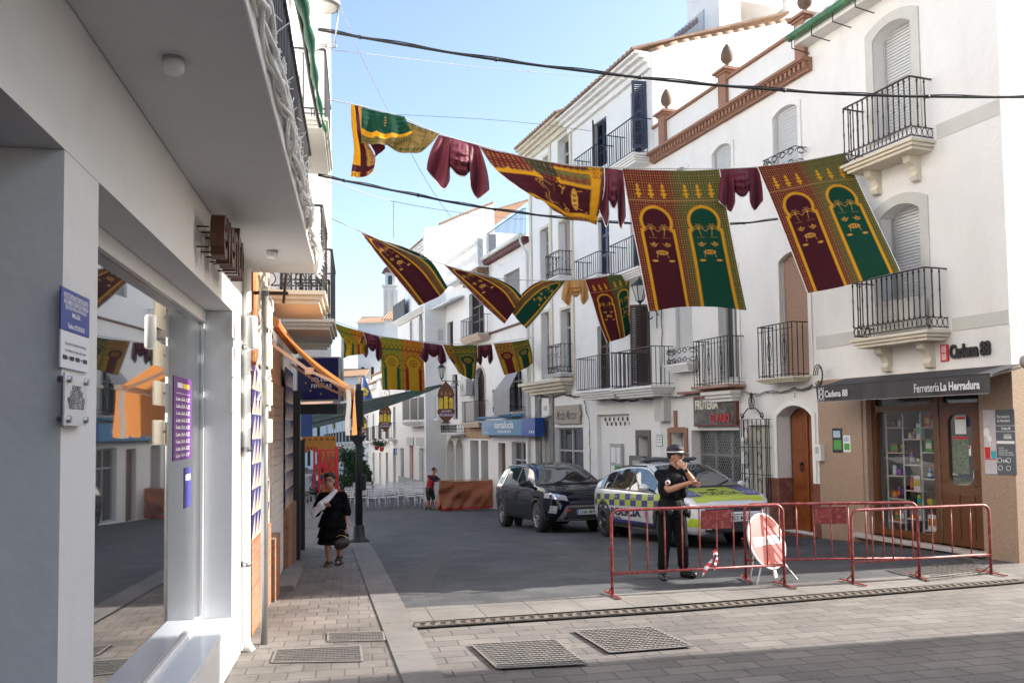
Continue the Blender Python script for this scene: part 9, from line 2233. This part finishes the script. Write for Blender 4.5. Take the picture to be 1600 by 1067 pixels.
walker('woman in a white sleeveless dress beside the stroller', 480, 775, dict(pe=(480, 755), ch=(480, 745), ne=(480, 739), shL=(475, 742), shR=(485, 742), elL=(473, 750), wrL=(474, 757), elR=(488, 749), wrR=(491, 744, -.1),
 hpL=(477.5, 757), hpR=(482.5, 757), knL=(478, 766), knR=(482, 766, -.05), anL=(478, 773), anR=(482, 773, -.1), toL=(477.5, 775.5, -.15), toR=(482, 775.5, -.2)), (479.5, 733.5), (.3, -.95, 0), wd, wd, SKIN2, sleeves=.1, skirt=.42)
# stroller
c = on_ground(491, 785); c.z = gz(c.y)+.012; t = thing('stroller', 'black baby stroller with a hood in front of the man in blue', 'stroller', tuple(c), world=False)
mb = MB(); rows = [[(.24*math.cos(a)*1.0, -.05+.30*s_, .62+.26*math.sin(a)*(1-.25*abs(s_-.5))) for a in [PI*i/10 for i in range(11)]] for s_ in (0, .25, .5, .75, 1)]; mb.grid(rows); mb.build('hood', BLACK, t)
blob('seat', [ell((0, .05, .55), (.24, .30, .16)), ell((0, -.1, .48), (.22, .28, .12))], BLACK, t, .015)
for x in (-.25, .25):
 MB().tube([(x, .55, 1.0), (x, .35, .75), (x, -.25, .14)], .013, 6).build('frame', STEEL, t); MB().tube([(x, .40, .14), (x, .0, .55)], .013, 6).build('frame', STEEL, t)
 for y in (-.28, .40): MB().lathe([(.10, -.02), (.13, -.02), (.13, .02), (.10, .02)], c=(x, y, .13), n=16, M=Matrix.Rotation(PI/2, 4, 'Y'), cap=False).build('wheel', RUB, t)
MB().tube([(-.25, .55, 1.0), (.25, .55, 1.0)], .016, 6).build('handle', BLACK, t)
# ------------------------------------------------------------------ pieces that stand apart become parts of their own
def islands(me):
 p = list(range(len(me.vertices)))
 def find(a):
  while p[a] != a: p[a] = p[p[a]]; a = p[a]
  return a
 for f in me.polygons:
  v = list(f.vertices); r = find(v[0])
  for b in v[1:]: p[find(b)] = r
 return [find(i) for i in range(len(p))]
RN = dict(vents='vent', stars='star', gutter_brackets='gutter_bracket', door_seams='door_seam', panel_posts='panel_post', clamps='clamp', window_pillars='window_pillar', lime_checks='lime_check_strip', blue_checks='blue_check_strip', pilasters='pilaster')
def split_apart(o, new):
 me = o.data; isl = islands(me); co = [v.co for v in me.vertices]; B = {}
 for i, r in enumerate(isl):
  c = co[i]
  if r not in B: B[r] = [list(c), list(c)]
  else:
   for k in range(3): B[r][0][k] = min(B[r][0][k], c[k]); B[r][1][k] = max(B[r][1][k], c[k])
 ks = list(B); par = {k: k for k in ks}
 def find(a):
  while par[a] != a: a = par[a]
  return a
 if len(ks) > 400: return
 for i, a in enumerate(ks):
  for b in ks[i+1:]:
   gap = math.sqrt(sum(max(0, B[a][0][k]-B[b][1][k], B[b][0][k]-B[a][1][k])**2 for k in range(3)))
   big = max(max(B[q][1][k]-B[q][0][k] for k in range(3)) for q in (a, b))
   if gap <= max(.02, .5*big): par[find(a)] = find(b)
 groups = {}
 for f in me.polygons: groups.setdefault(find(isl[f.vertices[0]]), []).append(f)
 if len(groups) < 2: return
 for fs in groups.values():
  m2 = bpy.data.meshes.new(new); idx = {}; vs = []; F2 = []
  for f in fs:
   r = []
   for v in f.vertices:
    if v not in idx: idx[v] = len(vs); vs.append(tuple(co[v]))
    r.append(idx[v])
   F2.append(r)
  m2.from_pydata(vs, [], F2)
  for mm in me.materials: m2.materials.append(mm)
  m2.polygons.foreach_set('use_smooth', [f.use_smooth for f in fs]); m2.polygons.foreach_set('material_index', [f.material_index for f in fs]); m2.update()
  q = bpy.data.objects.new(new, m2); COL.objects.link(q); q.parent = o.parent; q.location = o.location
 bpy.data.objects.remove(o)
NM = set(RN) | {'side_window', 'headlight', 'fog_light', 'tail_light', 'bonnet_blue', 'lower_blue_stripe', 'lime_corner', 'marble_dado', 'white_hem', 'brick_dado', 'wheel_arch', 'chrome_trim', 'bumper_arch', 'bonnet_lime', 'opening_frame'}
for o in [o for o in sc.objects if o.type == 'MESH' and o.name.split('.')[0] in NM and not o.children]:
 b = o.name.split('.')[0]; split_apart(o, RN.get(b, b))
